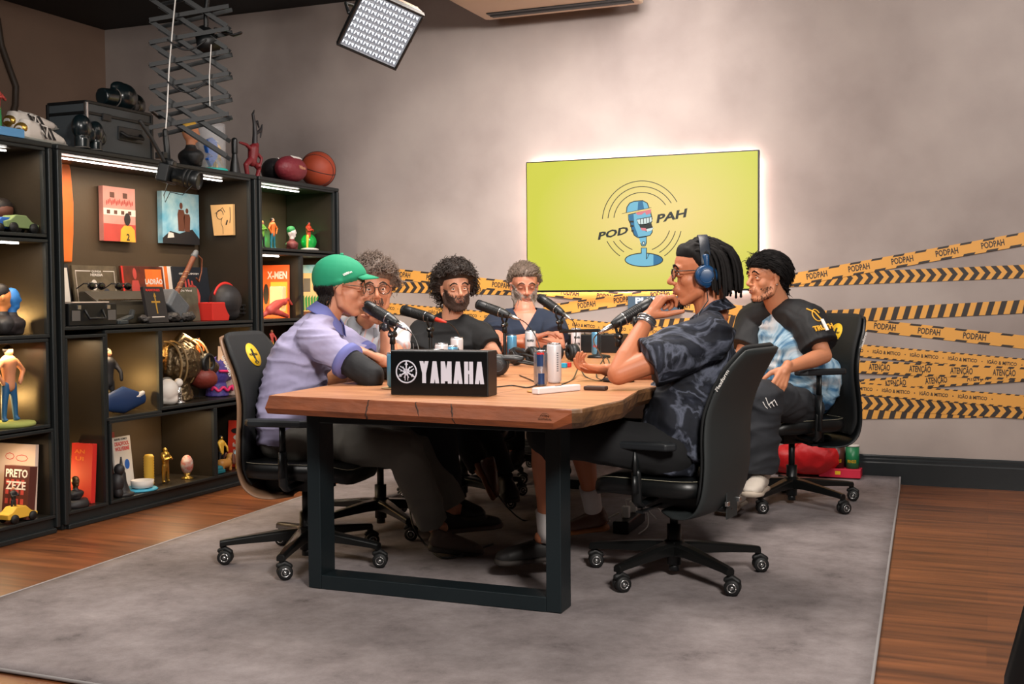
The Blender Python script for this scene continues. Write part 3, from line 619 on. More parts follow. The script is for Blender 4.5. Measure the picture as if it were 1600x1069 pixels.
# ------------------------------------------------------------------ people
def V3(*a): return np.array(a, float)
def nz(v): v = np.array(v, float); return v/(np.linalg.norm(v)+1e-12)
def skinm(name, c, var=.06): return mat(name, c, .48, sss=.12, var=var, vscale=9, spec=.4, bump=.05, bscale=140)
def frame(fwd, up):
    f = nz(fwd); l = nz(np.cross(up, f)); u = np.cross(f, l); return np.array([f, l, u]).T      # columns: forward, left, up
def chain(mb, pts, rad, n=14):     # tapered limb; sharp bends get a segment each
    pts = [np.array(p, float) for p in pts]; rad = [rad]*len(pts) if np.isscalar(rad) else list(rad); i0 = 0
    for i in range(1, len(pts)-1):
        if nz(pts[i]-pts[i-1])@nz(pts[i+1]-pts[i]) < .85: mb.tube(pts[i0:i+1], rad[i0:i+1], n); i0 = i
    mb.tube(pts[i0:], rad[i0:], n); return mb
def loft(mb, pts, lats, rx, ry, n=24, p=2.4, caps=True):   # elliptical sections: rx along lateral, ry across
    V = []; Fc = []; pts = [np.array(q, float) for q in pts]; m = len(pts)
    for i in range(m):
        t = nz(pts[min(i+1, m-1)]-pts[max(i-1, 0)]); l = np.array(lats[i] if isinstance(lats, list) else lats, float); l = nz(l-t*(l@t)); f = np.cross(t, l)
        for k in range(n):
            a = 2*PI*k/n; ca, sa = math.cos(a), math.sin(a); V.append(pts[i]+l*rx[i]*math.copysign(abs(ca)**(2/p), ca)+f*ry[i]*math.copysign(abs(sa)**(2/p), sa))
    for i in range(m-1):
        for k in range(n): Fc.append((i*n+k, i*n+(k+1) % n, (i+1)*n+(k+1) % n, (i+1)*n+k))
    Fc.append(tuple(range(n-1, -1, -1))); Fc.append(tuple((m-1)*n+k for k in range(n))); mb.add(V, Fc); return mb
def head_shapes(mb, C, M, s=1.0, jaw=1.0, nose=1.0, wide=1.0):
    def P(x, y, z): return C+M@(np.array([x, y*wide, z])*s)
    def E(c, r): mb.ell(P(*c), np.array([r[0], r[1]*wide, r[2]])*s, M, 22)
    E((-.012, 0, .035), (.097, .076, .083)); E((.02, 0, .03), (.074, .066, .078)); E((.028, 0, -.03), (.057, .057, .078))
    E((.045, 0, -.066), (.042, .043, .048)); E((.070, 0, -.098), (.02*jaw, .024*jaw, .019*jaw)); E((.03, 0, -.078), (.04, .046, .03))
    for sg in (-1, 1):
        chain(mb, [P(-.002, sg*.058, -.03), P(.012, sg*.053, -.07), P(.062, sg*.018, -.102)], [.017*s, .018*s*jaw, .016*s*jaw], 12)
        E((.048, sg*.034, -.026), (.029, .024, .028)); chain(mb, [P(.076, sg*.042, .022), P(.086, sg*.025, .027), P(.088, sg*.006, .019)], [.009*s, .010*s, .009*s], 10)
        E((.072, sg*.031, .004), (.0125, .017, .0125))      # lids
        E((-.004, sg*.076, -.004), (.016, .0065, .029)); E((.004, sg*.078, .012), (.010, .008, .013)); E((.002, sg*.075, -.026), (.009, .006, .010))
        E((.097*1, sg*.0115*nose, -.034), (.0095, .0075, .0075))
    chain(mb, [P(.088, 0, .014), P(.100, 0, -.008), P(.1115*1, 0, -.027)], [.0075*s, .0085*s*nose, .0105*s*nose], 12); E((.107, 0, -.032), (.010, .0105*nose, .0085))
    E((.084, 0, -.058), (.016, .028, .020)); chain(mb, [P(.087, -.02, -.060), P(.0985, 0, -.0565), P(.087, .02, -.060)], [.0035*s, .0062*s, .0035*s], 10); chain(mb, [P(.086, -.018, -.0685), P(.0965, 0, -.0705), P(.086, .018, -.0685)], [.004*s, .007*s, .004*s], 10)
def hand(mb, wrist, d, pn, side, curls, s=1.0, thumb=(.55, .35, .2), spread=.10):
    d = nz(d); pn = nz(pn-d*(np.array(pn)@d)); a = nz(np.cross(d, pn))*side; wrist = np.array(wrist, float); s = s*1.02
    offs = (.029, .0095, -.0105, -.0295); Ls = (.073, .081, .075, .058); kn = (.088, .091, .086, .078)
    chain(mb, [wrist-d*.02*s, wrist+d*.02*s], [.023*s, .021*s], 12)
    for i in range(4):
        b = wrist+d*.012*s+a*offs[i]*.55*s; k = wrist+d*kn[i]*s+a*offs[i]*s-pn*.004*s; chain(mb, [b, k], [.0145*s, .0112*s], 10)
        ang = 0; p = k; dd = nz(d+a*(1.5-i)*spread*.5); c = curls[i] if isinstance(curls[0], (tuple, list)) else curls
        for j, (fr_, r0, r1) in enumerate(((.46, .0098, .009), (.30, .009, .0083), (.24, .0083, .0068))):
            ang += c[j]; v = dd*math.cos(ang)+pn*math.sin(ang); q = p+v*Ls[i]*fr_*s; mb.tube([p, q], [r0*s, r1*s], 9); p = q
    tb = wrist+d*.02*s+a*.022*s+pn*.008*s; v = nz(d*.75+a*.75+pn*thumb[0]); q = tb+v*.042*s; chain(mb, [tb, q], [.017*s, .0125*s], 10)
    v = nz(d*.95+a*(.45-thumb[1])+pn*thumb[0]); q2 = q+v*.034*s; chain(mb, [q, q2], [.0122*s, .0105*s], 10)
    v = nz(d*1.0+a*(.25-thumb[2]*1.6)+pn*(thumb[0]+.2)); q3 = q2+v*.027*s; chain(mb, [q2, q3], [.0105*s, .0082*s], 10)
    return q3
def folds(me, amp, seed, scale=9, dirn=None, amp2=0):   # cloth creases: displaced along the normals
    a = mesh_arr(me); nn = np.empty(len(a)*3); me.vertices.foreach_get('normal', nn); nn = nn.reshape(-1, 3); o = np.empty(len(a))
    st = np.array(dirn if dirn is not None else (1, 1, 1.))
    for i, p in enumerate(a):
        q = Vector(((p[0]*st[0])*scale+seed, p[1]*st[1]*scale, p[2]*st[2]*scale)); w = noise.noise(q)
        q2 = Vector((q[0]*.55+9, q[1]*.55, q[2]*1.1)); w2 = noise.noise(q2+Vector((w, w, w))*.6)
        o[i] = max(-.6, 1-abs(w)*4.2)*amp*.55+max(-.5, 1-abs(w2)*5)*amp*.75+noise.noise(q*2.3)*amp*.3-amp*.4
    set_arr(me, a+nn*o[:, None]); return me
def M3y(a): return np.array([[math.cos(a), 0, math.sin(a)], [0, 1, 0], [-math.sin(a), 0, math.cos(a)]])
def bvh_of(me): return BVHTree.FromPolygons([v.co for v in me.vertices], [tuple(p.vertices) for p in me.polygons])
def cast(bvh, C, d, far=.35):   # outermost surface seen from outside towards the head centre
    h = bvh.ray_cast(Vector(C+d*far), Vector(-d), far)
    return (np.array(h[0]), np.array(h[1])) if h[0] is not None else (None, None)
def shell(bvh, C, M, region, off, nu=64, nv=40, tex=0, ts=60, seed=0, far=.16):
    """closed cap hugging the head wherever region(dir)>0 (dir in head axes: forward, left, up)"""
    V = []; Vi = []; ok = []
    for j in range(nv+1):
        th = PI*j/nv
        for i in range(nu):
            ph = 2*PI*i/nu; d = np.array([math.sin(th)*math.cos(ph), math.sin(th)*math.sin(ph), math.cos(th)]); r = region(d); wd_ = M@d
            if r <= -.3: V.append(C); Vi.append(C); ok.append(False); continue
            p, n = cast(bvh, C, wd_, far)
            if p is None: V.append(C); Vi.append(C); ok.append(False); continue
            o = off*min(1, max(0, r*4)) if r > 0 else -.004
            if tex and r > 0: o += tex*min(1, r*4)*(noise.noise(Vector(p*ts)+Vector((seed, 0, 0)))+.35)
            V.append(p+wd_*o); Vi.append(p-wd_*.006); ok.append(r > -.15)
    K = len(V); Fc = []
    for j in range(nv):
        for i in range(nu):
            a, b, c_, d_ = j*nu+i, (j+1)*nu+i, (j+1)*nu+(i+1) % nu, j*nu+(i+1) % nu
            if ok[a] and ok[b] and ok[c_] and ok[d_]: Fc.append((a, b, c_, d_)); Fc.append((K+a, K+d_, K+c_, K+b))
    used = sorted({i for f in Fc for i in f}); mp = {u_: k for k, u_ in enumerate(used)}; A = np.array(V+Vi)
    # close the rim
    from collections import Counter
    ed = Counter()
    for f in Fc:
        if f[0] < K:
            for q in range(4): e = (f[q], f[(q+1) % 4]); ed[e] += 1
    rim = [e for e in ed if (e[1], e[0]) not in ed]
    for a, b in rim: Fc.append((b, a, K+a, K+b))
    return MB().add(A[used], [tuple(mp[i] for i in f) for f in Fc])
def strands(mb, bvh, C, M, region, n, length, rad, curl=0, freq=3, flow=(-.3, 0, -.6), lift=.6, seg=8, seed=1, sides=4, far=.16, start=0, var=.35, hug=0):
    rg = np.random.default_rng(seed); cnt = 0; tries = 0; flow = flow if callable(flow) else np.array(flow, float)
    while cnt < n and tries < n*40+1:
        tries += 1; d = nz(rg.normal(size=3)); r = region(d)
        if r <= 0: continue
        wd_ = M@d; p, nrm = cast(bvh, C, wd_, far)
        if p is None: continue
        cnt += 1; L_ = (length(d) if callable(length) else length)*(1-var/2+var*rg.random()); fl = flow(d) if callable(flow) else flow
        g = M@np.array(fl, float)+rg.normal(size=3)*.12; v = nz(wd_*lift+g*(1-lift)); x = nz(np.cross(v, rg.normal(size=3))); y = np.cross(v, x); ph = rg.random()*6.28
        pts = []; q = p-wd_*(.003-start); step = L_/seg
        for k in range(seg+1):
            t = k/seg; c = curl*min(1, t*2)
            pts.append(q+(x*math.cos(ph+freq*6.28*t)+y*math.sin(ph+freq*6.28*t))*c)
            v = nz(v*(1-.12)+nz(g)*.12+np.array([0, 0, -.03]))
            if hug: ru = nz(q-C); v = nz(v-ru*(v@ru)*hug)
            q = q+v*step
            rel = q-C; dist = np.linalg.norm(rel); sp, _ = cast(bvh, C, rel/dist, far) if k % 2 == 0 else (None, None)
            if sp is not None and dist < np.linalg.norm(sp-C)+.004+start: q = C+rel/dist*(np.linalg.norm(sp-C)+.005+start)
        mb.tube(pts, [rad*(1-.6*(k/seg)**2) for k in range(seg+1)], sides, 0, 'flat')
    return mb
def face(root, body, bvh, C, M, s, brow, lip, iris=(.05, .03, .02), look=(1, 0, -.12), closed=False, wide=1.0, skin=None):
    P = lambda x, y, z: C+M@(np.array([x, y*wide, z])*s)
    for sg in (-1, 1):
        mb = MB(); c = P(.0735, sg*.031, .003); lk = nz(M@np.array(look, float))
        if not closed:
            mb.ell(c, .0125*s, None, 16, 0); mb.ell(c+lk*.0075*s, .0062*s, None, 12, 1); mb.ell(c+lk*.0112*s, .0030*s, None, 10, 2)
            build('eye', mb, [mat('eye_white', rgb(205, 198, 190), .3), mat('iris_brown', iris, .3), mat('pupil_black', (.004, .004, .004), .2)], body, True)
        mb = MB(); up = .0105 if not closed else -.001
        mb.tube([P(.0735+.010, sg*.031-.014, .003+up*.35), P(.0735+.0125, sg*.031-.006, .003+up*.85), P(.0735+.0125, sg*.031+.005, .003+up*.9), P(.0735+.008, sg*.031+.015, .003+up*.3)], [.0012*s, .0017*s, .0017*s, .0012*s], 6)
        build('eyelashes', mb, brow, body, True)
        mb = MB()
        if closed: mb.ell(c, (.0134*s, .0145*s, .0125*s), M, 14)
        else: mb.ell(c+M@V3(.0002, 0, .0062*s), (.0138*s, .0155*s, .0088*s), M@M3y(.25), 16); mb.ell(c+M@V3(-.0002, 0, -.0098*s), (.0132*s, .0150*s, .0062*s), M, 16)
        build('eyelid', mb, body.data.materials[0], body, True)
        mb = MB(); rg = np.random.default_rng(5)
        for k in range(34):
            t = k/33; y0 = .013+.036*t; z0 = .0235+.0055*math.sin(PI*min(1, t*1.15))-.006*max(0, t-.7); p, nn = cast(bvh, C, nz(P(.085, sg*y0, z0)-C), .16)
            if p is None: continue
            dv = nz(M@np.array([.1, sg*1.0, .55-1.0*t])); mb.tube([p-dv*.004, p+nn*.0015+dv*.001+(M@np.array([0, 0, rg.normal()*.0018])), p+dv*.009], [.0012, .0024*s, .0007], 4, 0, 'flat')
        build('eyebrow', mb, brow, body, True)
    mb = MB(); mb.tube([P(.0885, -.021, -.0628), P(.0965, -.009, -.0595), P(.1012, 0, -.0605), P(.0965, .009, -.0595), P(.0885, .021, -.0628)], [.002*s, .0036*s, .0038*s, .0036*s, .002*s], 8, sq=.8)
    mb.tube([P(.0885, -.020, -.0655), P(.0965, -.008, -.0695), P(.0995, 0, -.0705), P(.0965, .008, -.0695), P(.0885, .020, -.0655)], [.002*s, .0042*s, .0046*s, .0042*s, .002*s], 8, sq=.8)
    build('lips', mb, lip, body, True)
def glasses(parent, C, M, s, m, lensw=.026, lensh=.021, wide=1.0, fx=.104, z=.002, tipx=.0):
    P = lambda x, y, z_: C+M@(np.array([x, y*wide, z_])*s)
    mb = MB()
    for sg in (-1, 1): mb.tube([P(fx-.010*abs(math.cos(a)*.5+.5*1), sg*(.034+lensw*math.cos(a)), z+lensh*math.sin(a)) for a in np.linspace(0, 2*PI, 25)], .0017*s, 6, 0, 'flat')
    mb.tube([P(fx-.004, -.010, z+.005), P(fx+.002, 0, z+.008), P(fx-.004, .010, z+.005)], .0016*s, 6)
    g = build('glasses', mb, m, parent, True)
    for sg in (-1, 1):
        mb = MB(); mb.tube([P(fx-.010, sg*.060, z+.008), P(fx-.02, sg*.076, z+.008), P(.03, sg*.0825, z+.008), P(-.005, sg*.083, z+.006), P(-.018, sg*.08, z-.012)], .0018*s, 6); build('temple_arm', mb, m, g, True)
        mb = MB(); mb.tube([P(fx-.0105, sg*.034, z), P(fx-.009, sg*.034, z)], lensw*.93*s, 20, 0, 'flat'); build('lens', mb, mat('lens_glass', (.95, .97, 1, 1), .03, trans=1, alpha=.25), g, True)
    return g
def shoe(root, heel, toe, up, m, sole, label=None, hgt=.075, laces=True, s=1.0):
    heel = np.array(heel, float); toe = np.array(toe, float); f = nz(toe-heel); L_ = np.linalg.norm(toe-heel); l = nz(np.cross(up, f)); u = np.cross(f, l); M = np.array([f, l, u]).T
    P = lambda x, y, z: heel+f*x*L_+l*y*s+u*z*s
    mb = MB(); loft(mb, [P(.0, 0, .02), P(.06, 0, .035), P(.2, 0, .04), P(.4, 0, .038), P(.6, 0, .032), P(.8, 0, .027), P(.95, 0, .02), P(1.0, 0, .015)], l, [.022, .034, .036, .038, .045, .048, .036, .02], [.02, .034, .04, .038, .032, .027, .02, .013], 18)
    mb.tube([P(.12, 0, .05), P(.16, 0, hgt+.01)], [.038*s, .036*s], 14, 0, 'flat'); me = remesh(mb, .005, 3, 'shoe'); o = link('shoe', me, m, None); 
    iv = inv_of(root); xform(me, iv); o.parent = root
    mb = MB(); loft(mb, [P(-.02, 0, .004), P(.03, 0, .004), P(.25, 0, .004), P(.5, 0, .004), P(.8, 0, .004), P(.97, 0, .006), P(1.03, 0, .010)], l, [.022, .038, .036, .040, .052, .042, .02], [.012, .014, .013, .013, .013, .013, .01], 18, 3); so = build('sole', mb, sole, o, True)
    if laces:
        mb = MB()
        for k in range(4):
            x = .36+.075*k; mb.tube([P(x, -.026, .066-.006*k), P(x+.02, 0, .079-.0085*k), P(x+.03, .026, .066-.006*k)], .0026*s, 6)
        build('laces', mb, sole, o, True)
    if label: o['label'] = label
    return o
def person(label, J, skin, voxel=.0042):
    """J: joints in room coordinates. Builds the one continuous body and returns root, body, bvh"""
    pel = J['pelvis']; root = thing('person', label, 'person', (pel[0], pel[1], J.get('base', .02)))
    mb = MB(); hs = J.get('hs', 1.0); C = J['head']; M = frame(J['hf'], J.get('hu', (0, 0, 1)))
    head_shapes(mb, C, M, hs, J.get('jaw', 1), J.get('nose', 1), J.get('wide', 1))
    nb = J['neck']; nr = J.get('nr', .055); chain(mb, [nb, nb*.45+(C+M@np.array([-.02, 0, -.06]))*.55, C+M@np.array([-.02, 0, -.03])], [nr*1.08, nr, nr*.98], 18)
    sL, sR = J['shL'], J['shR']; lat = nz(sL-sR)
    sp = [pel, pel*.6+J['chest']*.4, J['chest'], nb*.75+J['chest']*.25, nb]; loft(mb, sp, lat, [.13, .11, .14, .11, .05], [.085, .08, .09, .07, .045], 20)
    for s_, e, w, key in ((sL, J['elL'], J['wrL'], 'handL'), (sR, J['elR'], J['wrR'], 'handR')):
        chain(mb, [nb*.5+s_*.5, s_], [.05, .05], 14); ar = J.get('ar', 1.0)
        chain(mb, [s_, s_*.5+e*.5, e], [.050*ar, .046*ar, .038*ar], 16); chain(mb, [e, e*.72+w*.28, e*.4+w*.6, w], [.038*ar, .041*ar, .033*ar, .025*ar], 16)
        h = J[key]; hand(mb, w, h['d'], h['n'], h['side'], h['c'], J.get('hsz', 1.0), h.get('t', (.55, .35, .2)), h.get('sp', .1))
    for h_, k_, a_ in ((J['hipL'], J['knL'], J['anL']), (J['hipR'], J['knR'], J['anR'])):
        chain(mb, [pel*.4+h_*.6, h_*.5+k_*.5, k_], [.075, .066, .050], 16); chain(mb, [k_, k_*.7+a_*.3, k_*.35+a_*.65, a_], [.048, .052, .038, .032], 16)
    for a_, t_ in ((J['anL'], J['toL']), (J['anR'], J['toR'])): chain(mb, [a_, a_*.86+t_*.14], [.030, .026], 12)
    me = remesh(mb, voxel, 3, 'body', .5); bv = bvh_of(me); xform(me, inv_of(root)); body = link('body', me, skin, root); return root, body, bv, C, M
def garment(name, root, mb, m, voxel=.008, smooth=3, amp=.0, seed=0, scale=9, st=None, cut=None):
    me = remesh(mb, voxel, smooth, name)
    if amp: folds(me, amp, seed, scale, st)
    if cut is not None:
        a = mesh_arr(me); bm = bmesh.new(); bm.from_mesh(me); bm.verts.ensure_lookup_table(); 
        for co, no in cut[0]: bmesh.ops.bisect_plane(bm, geom=bm.verts[:]+bm.edges[:]+bm.faces[:], plane_co=Vector(co), plane_no=Vector(no))
        bmesh.ops.delete(bm, geom=[f for f in bm.faces if cut[1](np.array(f.calc_center_median()))], context='FACES'); bm.to_mesh(me); bm.free()
        for p in me.polygons: p.use_smooth = True
    xform(me, inv_of(root)); o = link(name, me, m, root)
    if cut is not None: md = o.modifiers.new('thick', 'SOLIDIFY'); md.thickness = .004; md.offset = -1
    return o
def torso_mb(J, rx, ry, grow=0, lower=0.0, fwd=None):
    mb = MB(); pel, ch, nb = J['pelvis'], J['chest'], J['neck']; sL, sR = J['shL'], J['shR']; lat = nz(sL-sR); a = pel+(pel-ch)*lower
    mid = (pel+ch)/2; pts = [a, pel, mid*.5+pel*.5, mid, ch, ch*.35+nb*.65, nb]; w = J.get('bulk', 1.0)
    if 'belly' in J: pts[2] = J['belly']*.6+pel*.4; pts[3] = J['belly']*.5+ch*.5
    loft(mb, pts, lat, [x*w for x in rx], [x*w for x in ry], 26); return mb
def sleeve(mb, s_, e, t, r0, r1, nb=None):
    end = s_+(e-s_)*t
    if nb is not None: chain(mb, [nb*.62+s_*.38, s_], [.062, r0*1.0], 16)
    mb.ell(s_, r0*1.02, None, 16); mb.tube([s_, s_*.5+end*.5, end], [r0, (r0+r1)/2, r1], 20, 0, 'flat'); return end
def pants(J, r=(.092, .080, .066, .062, .056), hem=.97, sides=('L', 'R')):
    mb = MB(); pel = J['pelvis']; mb.ell(pel, (.15, .15, .11), None, 20)
    for s in sides:
        h, k, a = J['hip'+s], J['kn'+s], J['an'+s]; chain(mb, [pel*.5+h*.5, h, h*.45+k*.55, k], [r[0]*1.05, r[0], r[1], r[2]], 18)
        if hem > 0: mb.tube([k, k*.5+a*.5, k*(1-hem)+a*hem], [r[2], r[3], r[4]], 18, 0, 'flat')
    return mb
def belt(root, body): pass
Zv = V3(0, 0, 1)
BR = mat('hair_dark', rgb(26, 20, 18), .55, spec=.4); 
lipm = mat('lips', rgb(158, 92, 80), .45)
lip2 = mat('lips_dark', rgb(128, 76, 66), .45)
def hcap(front=.35, side=-.1, back=-.55, sburn=.0):   # region of a full head of hair
    def f(d):
        x, y, z = d; lim = (front if x > .35 else side if x > -.25 else back)
        t = (x+.25)/.6
        if -.25 < x <= .35: lim = side*(1-t)**2+front*t**2 if t > 0 else side
        if x <= -.25: lim = side+(back-side)*min(1, (-.25-x)/.35)
        return (z-lim)*1.5
    return f
def beardreg(x0=.10, top=-.18, must=True, low=-.95, side=True):
    def f(d):
        x, y, z = d
        if x < x0: return -1
        if abs(y) < .19 and -.56 < z < -.30 and x > .55:     # mouth window
            pass
        r = min(top-z+ (.12 if (abs(y) > .45) else -.22), z-low, .5)
        return r
    return f

# --- person 1: green cap, lavender polo, leaning on the table, facing right
RR, FF = R.copy(), nz([F[0], F[1], 0])
sk1 = skinm('skin_light', rgb(196, 136, 108))
J = dict(pelvis=W(458, 686, 4.76), chest=W(474, 556, 4.77), neck=W(508, 500, 4.79), shL=W(512, 524, 4.97), shR=W(490, 530, 4.61), head=W(532, 448, 4.79), hf=RR+FF*.12+Zv*-.10, hu=Zv+RR*.12,
         elR=W(580, 588, 4.50), wrR=W(572, 582, 4.76), elL=W(618, 590, 4.86), wrL=W(596, 562, 4.66), hipL=W(470, 690, 4.88), hipR=W(468, 694, 4.66), knR=W(632, 702, 4.70), anR=W(678, 822, 4.82), toR=W(770, 842, 4.86), knL=W(650, 690, 4.98), anL=W(708, 795, 5.02), toL=W(770, 800, 5.1),
         handR=dict(d=FF*.9-RR*.4, n=-Zv, side=1, c=(.3, .4, .3)), handL=dict(d=-RR*.75+Zv*.35-FF*.25, n=-Zv*.8-RR*.3, side=-1, c=(.25, .45, .35)), nr=.053, ar=.95, hs=1.0, belly=W(450, 618, 4.76))
root, body, bv, C, M = person('person in a green cap and lavender polo leaning on the table at the left', J, sk1, .0042)
face(root, body, bv, C, M, 1.0, BR, lipm)
lav = mat('polo_lavender', rgb(158, 152, 184), .85, bump=.15, bscale=400, var=.05, vscale=30); lavd = mat('polo_trim', rgb(104, 108, 170), .8)
mb = torso_mb(J, [.165, .165, .168, .172, .185, .135, .066], [.14, .14, .138, .13, .12, .095, .06], lower=.10)
eR = sleeve(mb, J['shR'], J['elR'], .62, .074, .066, J['neck']); eL = sleeve(mb, J['shL'], J['elL'], .55, .078, .074, J['neck'])
shirt = garment('polo_shirt', root, mb, lav, .006, 3, .0075, 3, 6, (1, 1, 2.9))
mb = MB()
for e_, s_, el in ((eR, J['shR'], J['elR']), (eL, J['shL'], J['elL'])):
    d = nz(el-s_); mb = MB(); mb.tube([e_-d*.026, e_-d*.024, e_+d*.006], [.070, .0735, .0735], 30, 0, 'flat'); build('sleeve_cuff', mb, lavd, shirt, True)
cn = J['neck']; mb = MB(); ax = nz(C-cn); fl_ = frame(RR+FF*.12, Zv)
def collar(cn, ax, fwd, r, hgt, flare, tilt, n=30, gap=.35):
    V = []; Fc = []; l = nz(np.cross(ax, fwd)); f = np.cross(l, ax)
    a0, a1 = gap, 2*PI-gap; rows = [(r*.98, hgt, 0), (r*1.06, hgt*1.02, 0), (r*(1+flare), -hgt*.25, 0), (r*(1+flare)+.004, -hgt*.3, 0), (r*1.0, hgt*.1, 0)]
    for rr, h, _ in rows:
        for k in range(n+1):
            a = a0+(a1-a0)*k/n; V.append(cn+f*math.cos(a)*rr*(1+.12*math.cos(a))+l*math.sin(a)*rr+ax*(h-tilt*max(0, math.cos(a))))
    for i in range(len(rows)-1):
        for k in range(n): q = i*(n+1)+k; Fc.append((q, q+1, q+n+2, q+n+1))
    mb = MB(); mb.add(V, Fc); return mb
cl = build('collar', collar(cn+ax*.022, ax, RR, .068, .032, .42, .045), lavd, shirt, True); cl.modifiers.new('t', 'SOLIDIFY').thickness = .003
mb = MB(); blk = mat('undershirt_black', rgb(18, 20, 24), .8, bump=.15, bscale=200)
chain(mb, [J['shR']*.45+J['elR']*.55, J['elR'], J['elR']*.72+J['wrR']*.28, J['elR']*.1+J['wrR']*.9], [.056, .053, .052, .040], 20); garment('undershirt_sleeve', shirt, mb, blk, .006, 2, .0025, 9, 14)
mb = MB(); chain(mb, [J['shL']*.5+J['elL']*.5, J['elL'], J['elL']*.72+J['wrL']*.28, J['elL']*.22+J['wrL']*.78], [.052, .048, .047, .036], 20); garment('undershirt_sleeve', shirt, mb, blk, .006, 2, .0025, 19, 14)
tr = mat('trousers_grey', rgb(102, 99, 92), .9, bump=.25, bscale=300, var=.08, vscale=8)
garment('trousers', root, pants(J, (.095, .088, .078, .076, .066), .96), tr, .008, 3, .007, 5, 6)
sh = shoe(root, W(672, 858, 4.80), W(752, 868, 4.86), Zv, mat('shoe_taupe', rgb(98, 82, 74), .7), mat('sole_dark', rgb(52, 46, 42), .7)); shoe(root, W(690, 832, 5.02), W(782, 822, 5.10), nz(Zv+RR*-.1), mat('shoe_dark', rgb(30, 28, 28), .6), mat('sole_taupe', rgb(102, 84, 78), .7))
# hair below the cap, then the cap itself
mb = shell(bv, C, M, lambda d: min((.35 if d[0] < .0 else .1)-d[2], d[2]-(-.62 if d[0] < -.3 else -.06-.0*d[0]))*1.6 if d[0] < .22 and not (abs(d[1]) > .45 and -.30 < d[0] < .30 and d[2] < .16) else -1, .007, tex=.004, ts=90)
hb = build('hair', mb, BR, body, True)
mb = MB(); strands(mb, bv, C, M, lambda d: 1 if (d[0] < .15 and -.66 < d[2] < .1 and not (abs(d[1]) > .40 and d[0] > -.38 and d[2] < .2)) else -1, 700, .028, .0011, .0, 1, (-.2, 0, -1), .12, 5, start=.006, hug=.5); build('hair_strands', mb, BR, hb, True)
green = mat('cap_green', rgb(20, 138, 100), .8, bump=.15, bscale=300)
capM = frame(RR+FF*.12+Zv*.16, Zv-RR*.16)
mb = shell(bv, C, M, lambda d: (d[2]-(.10+.34*d[0]))*2.0, .014, tex=.0015, ts=25, nu=72, nv=60)
cap = build('cap', mb, green, body, True)
mb = MB(); L2 = M@V3(0, 1, 0); Fh = nz(M@V3(1, 0, -.04)); Uh = np.cross(Fh, L2) if np.cross(Fh, L2)[2] > 0 else np.cross(L2, Fh)
V = []; Fc = []; nb_ = 16; bc = C+M@V3(.078, 0, .062)
for lay in (0, 1):
    for j in range(6):
        for k in range(nb_+1):
            s = -1+2*k/nb_; t = j/5; x = (-.012-.030*s*s*1.0)+t*.088*(1-.40*abs(s)**2.4); y = s*(.070-.012*t)
            V.append(bc+Fh*x+L2*y+Uh*(-.016*s*s-.012*t*t*.8+lay*.004))
K = 6*(nb_+1)
for j in range(5):
    for k in range(nb_): a = j*(nb_+1)+k; Fc.append((a, a+nb_+1, a+nb_+2, a+1)); Fc.append((K+a, K+a+1, K+a+nb_+2, K+a+nb_+1))
per = [k for k in range(nb_+1)]+[j*(nb_+1)+nb_ for j in range(1, 6)]+[5*(nb_+1)+k for k in range(nb_-1, -1, -1)]+[j*(nb_+1) for j in range(4, 0, -1)]
for k in range(len(per)): a, b = per[k], per[(k+1) % len(per)]; Fc.append((a, b, K+b, K+a))
mb.add(V, Fc); build('brim', mb, green, cap, True)
tp, tn = cast(bv, C, nz(M@V3(-.05, 0, 1)), .2); build('cap_button', MB().ell(tp+V3(0, 0, .016), (.009, .009, .006), None, 12), green, cap, True)
def on_head(t, dirs, hh, wd_, off, m, parent, roll=0):
    p, n = cast(bv, C, nz(M@np.array(dirs, float)), .2); n = nz(p-C); ux = nz(np.cross(Zv, n)); uy = np.cross(n, ux); c_, s_ = math.cos(roll), math.sin(roll); ux, uy = ux*c_+uy*s_, uy*c_-ux*s_
    mb = MB(); mb.text(t, p+n*off, ux, uy, hh, 0, .0015, bold=.02, width=wd_); return build('cap_lettering', mb, m, parent, True)
on_head('LONDON', (.22, -.72, .50), .010, .042, .0175, white, cap, .42)
glasses(body, C, M, 1.0, mat('glasses_brown', rgb(70, 52, 36), .3), .024, .021)

# --- person 2: grey curls, glasses, pale checked shirt, fist at the mouth
sk2 = skinm('skin_warm', rgb(190, 128, 98))
def toward(px, py, w, side=0, down=0): return -nz(W(px, py, w)-CAM)
hd = W(583, 452, 5.30); tw = nz(CAM-hd)
J = dict(pelvis=W(560, 660, 5.42), chest=W(568, 548, 5.38), neck=W(575, 510, 5.36), shL=W(618, 524, 5.34), shR=W(532, 520, 5.48), head=hd, hf=tw+RR*.16-Zv*.02, elL=W(612, 580, 5.02), wrL=W(603, 506, 5.10), elR=W(520, 590, 5.2), wrR=W(565, 583, 5.0),
         hipL=W(585, 665, 5.3), hipR=W(545, 665, 5.4), knL=W(690, 668, 4.95), anL=W(705, 790, 5.1), toL=W(742, 798, 4.95), knR=W(660, 672, 4.98), anR=W(670, 780, 5.3), toR=W(720, 800, 5.25),
         handL=dict(d=Zv*.75-RR*.5+FF*.15, n=-FF*.2-RR*.6+Zv*-.5, side=-1, c=(1.1, 1.2, .8)), handR=dict(d=RR*.9-FF*.3, n=-Zv, side=1, c=(.3, .3, .2)), ar=1.08, hs=1.02, wide=1.02)
root, body, bv, C, M = person('bespectacled person with curly greying hair and pale checked shirt, fist at mouth', J, sk2, .0048)
curlm = mat('hair_greying', rgb(104, 88, 78), .6, var=.35, vscale=60)
face(root, body, bv, C, M, 1.02, mat('brow_brown', rgb(50, 38, 30), .7), lipm)
hb = build('hair', shell(bv, C, M, hcap(.50, -.05, -.6), .026, tex=.014, ts=45), curlm, body, True)
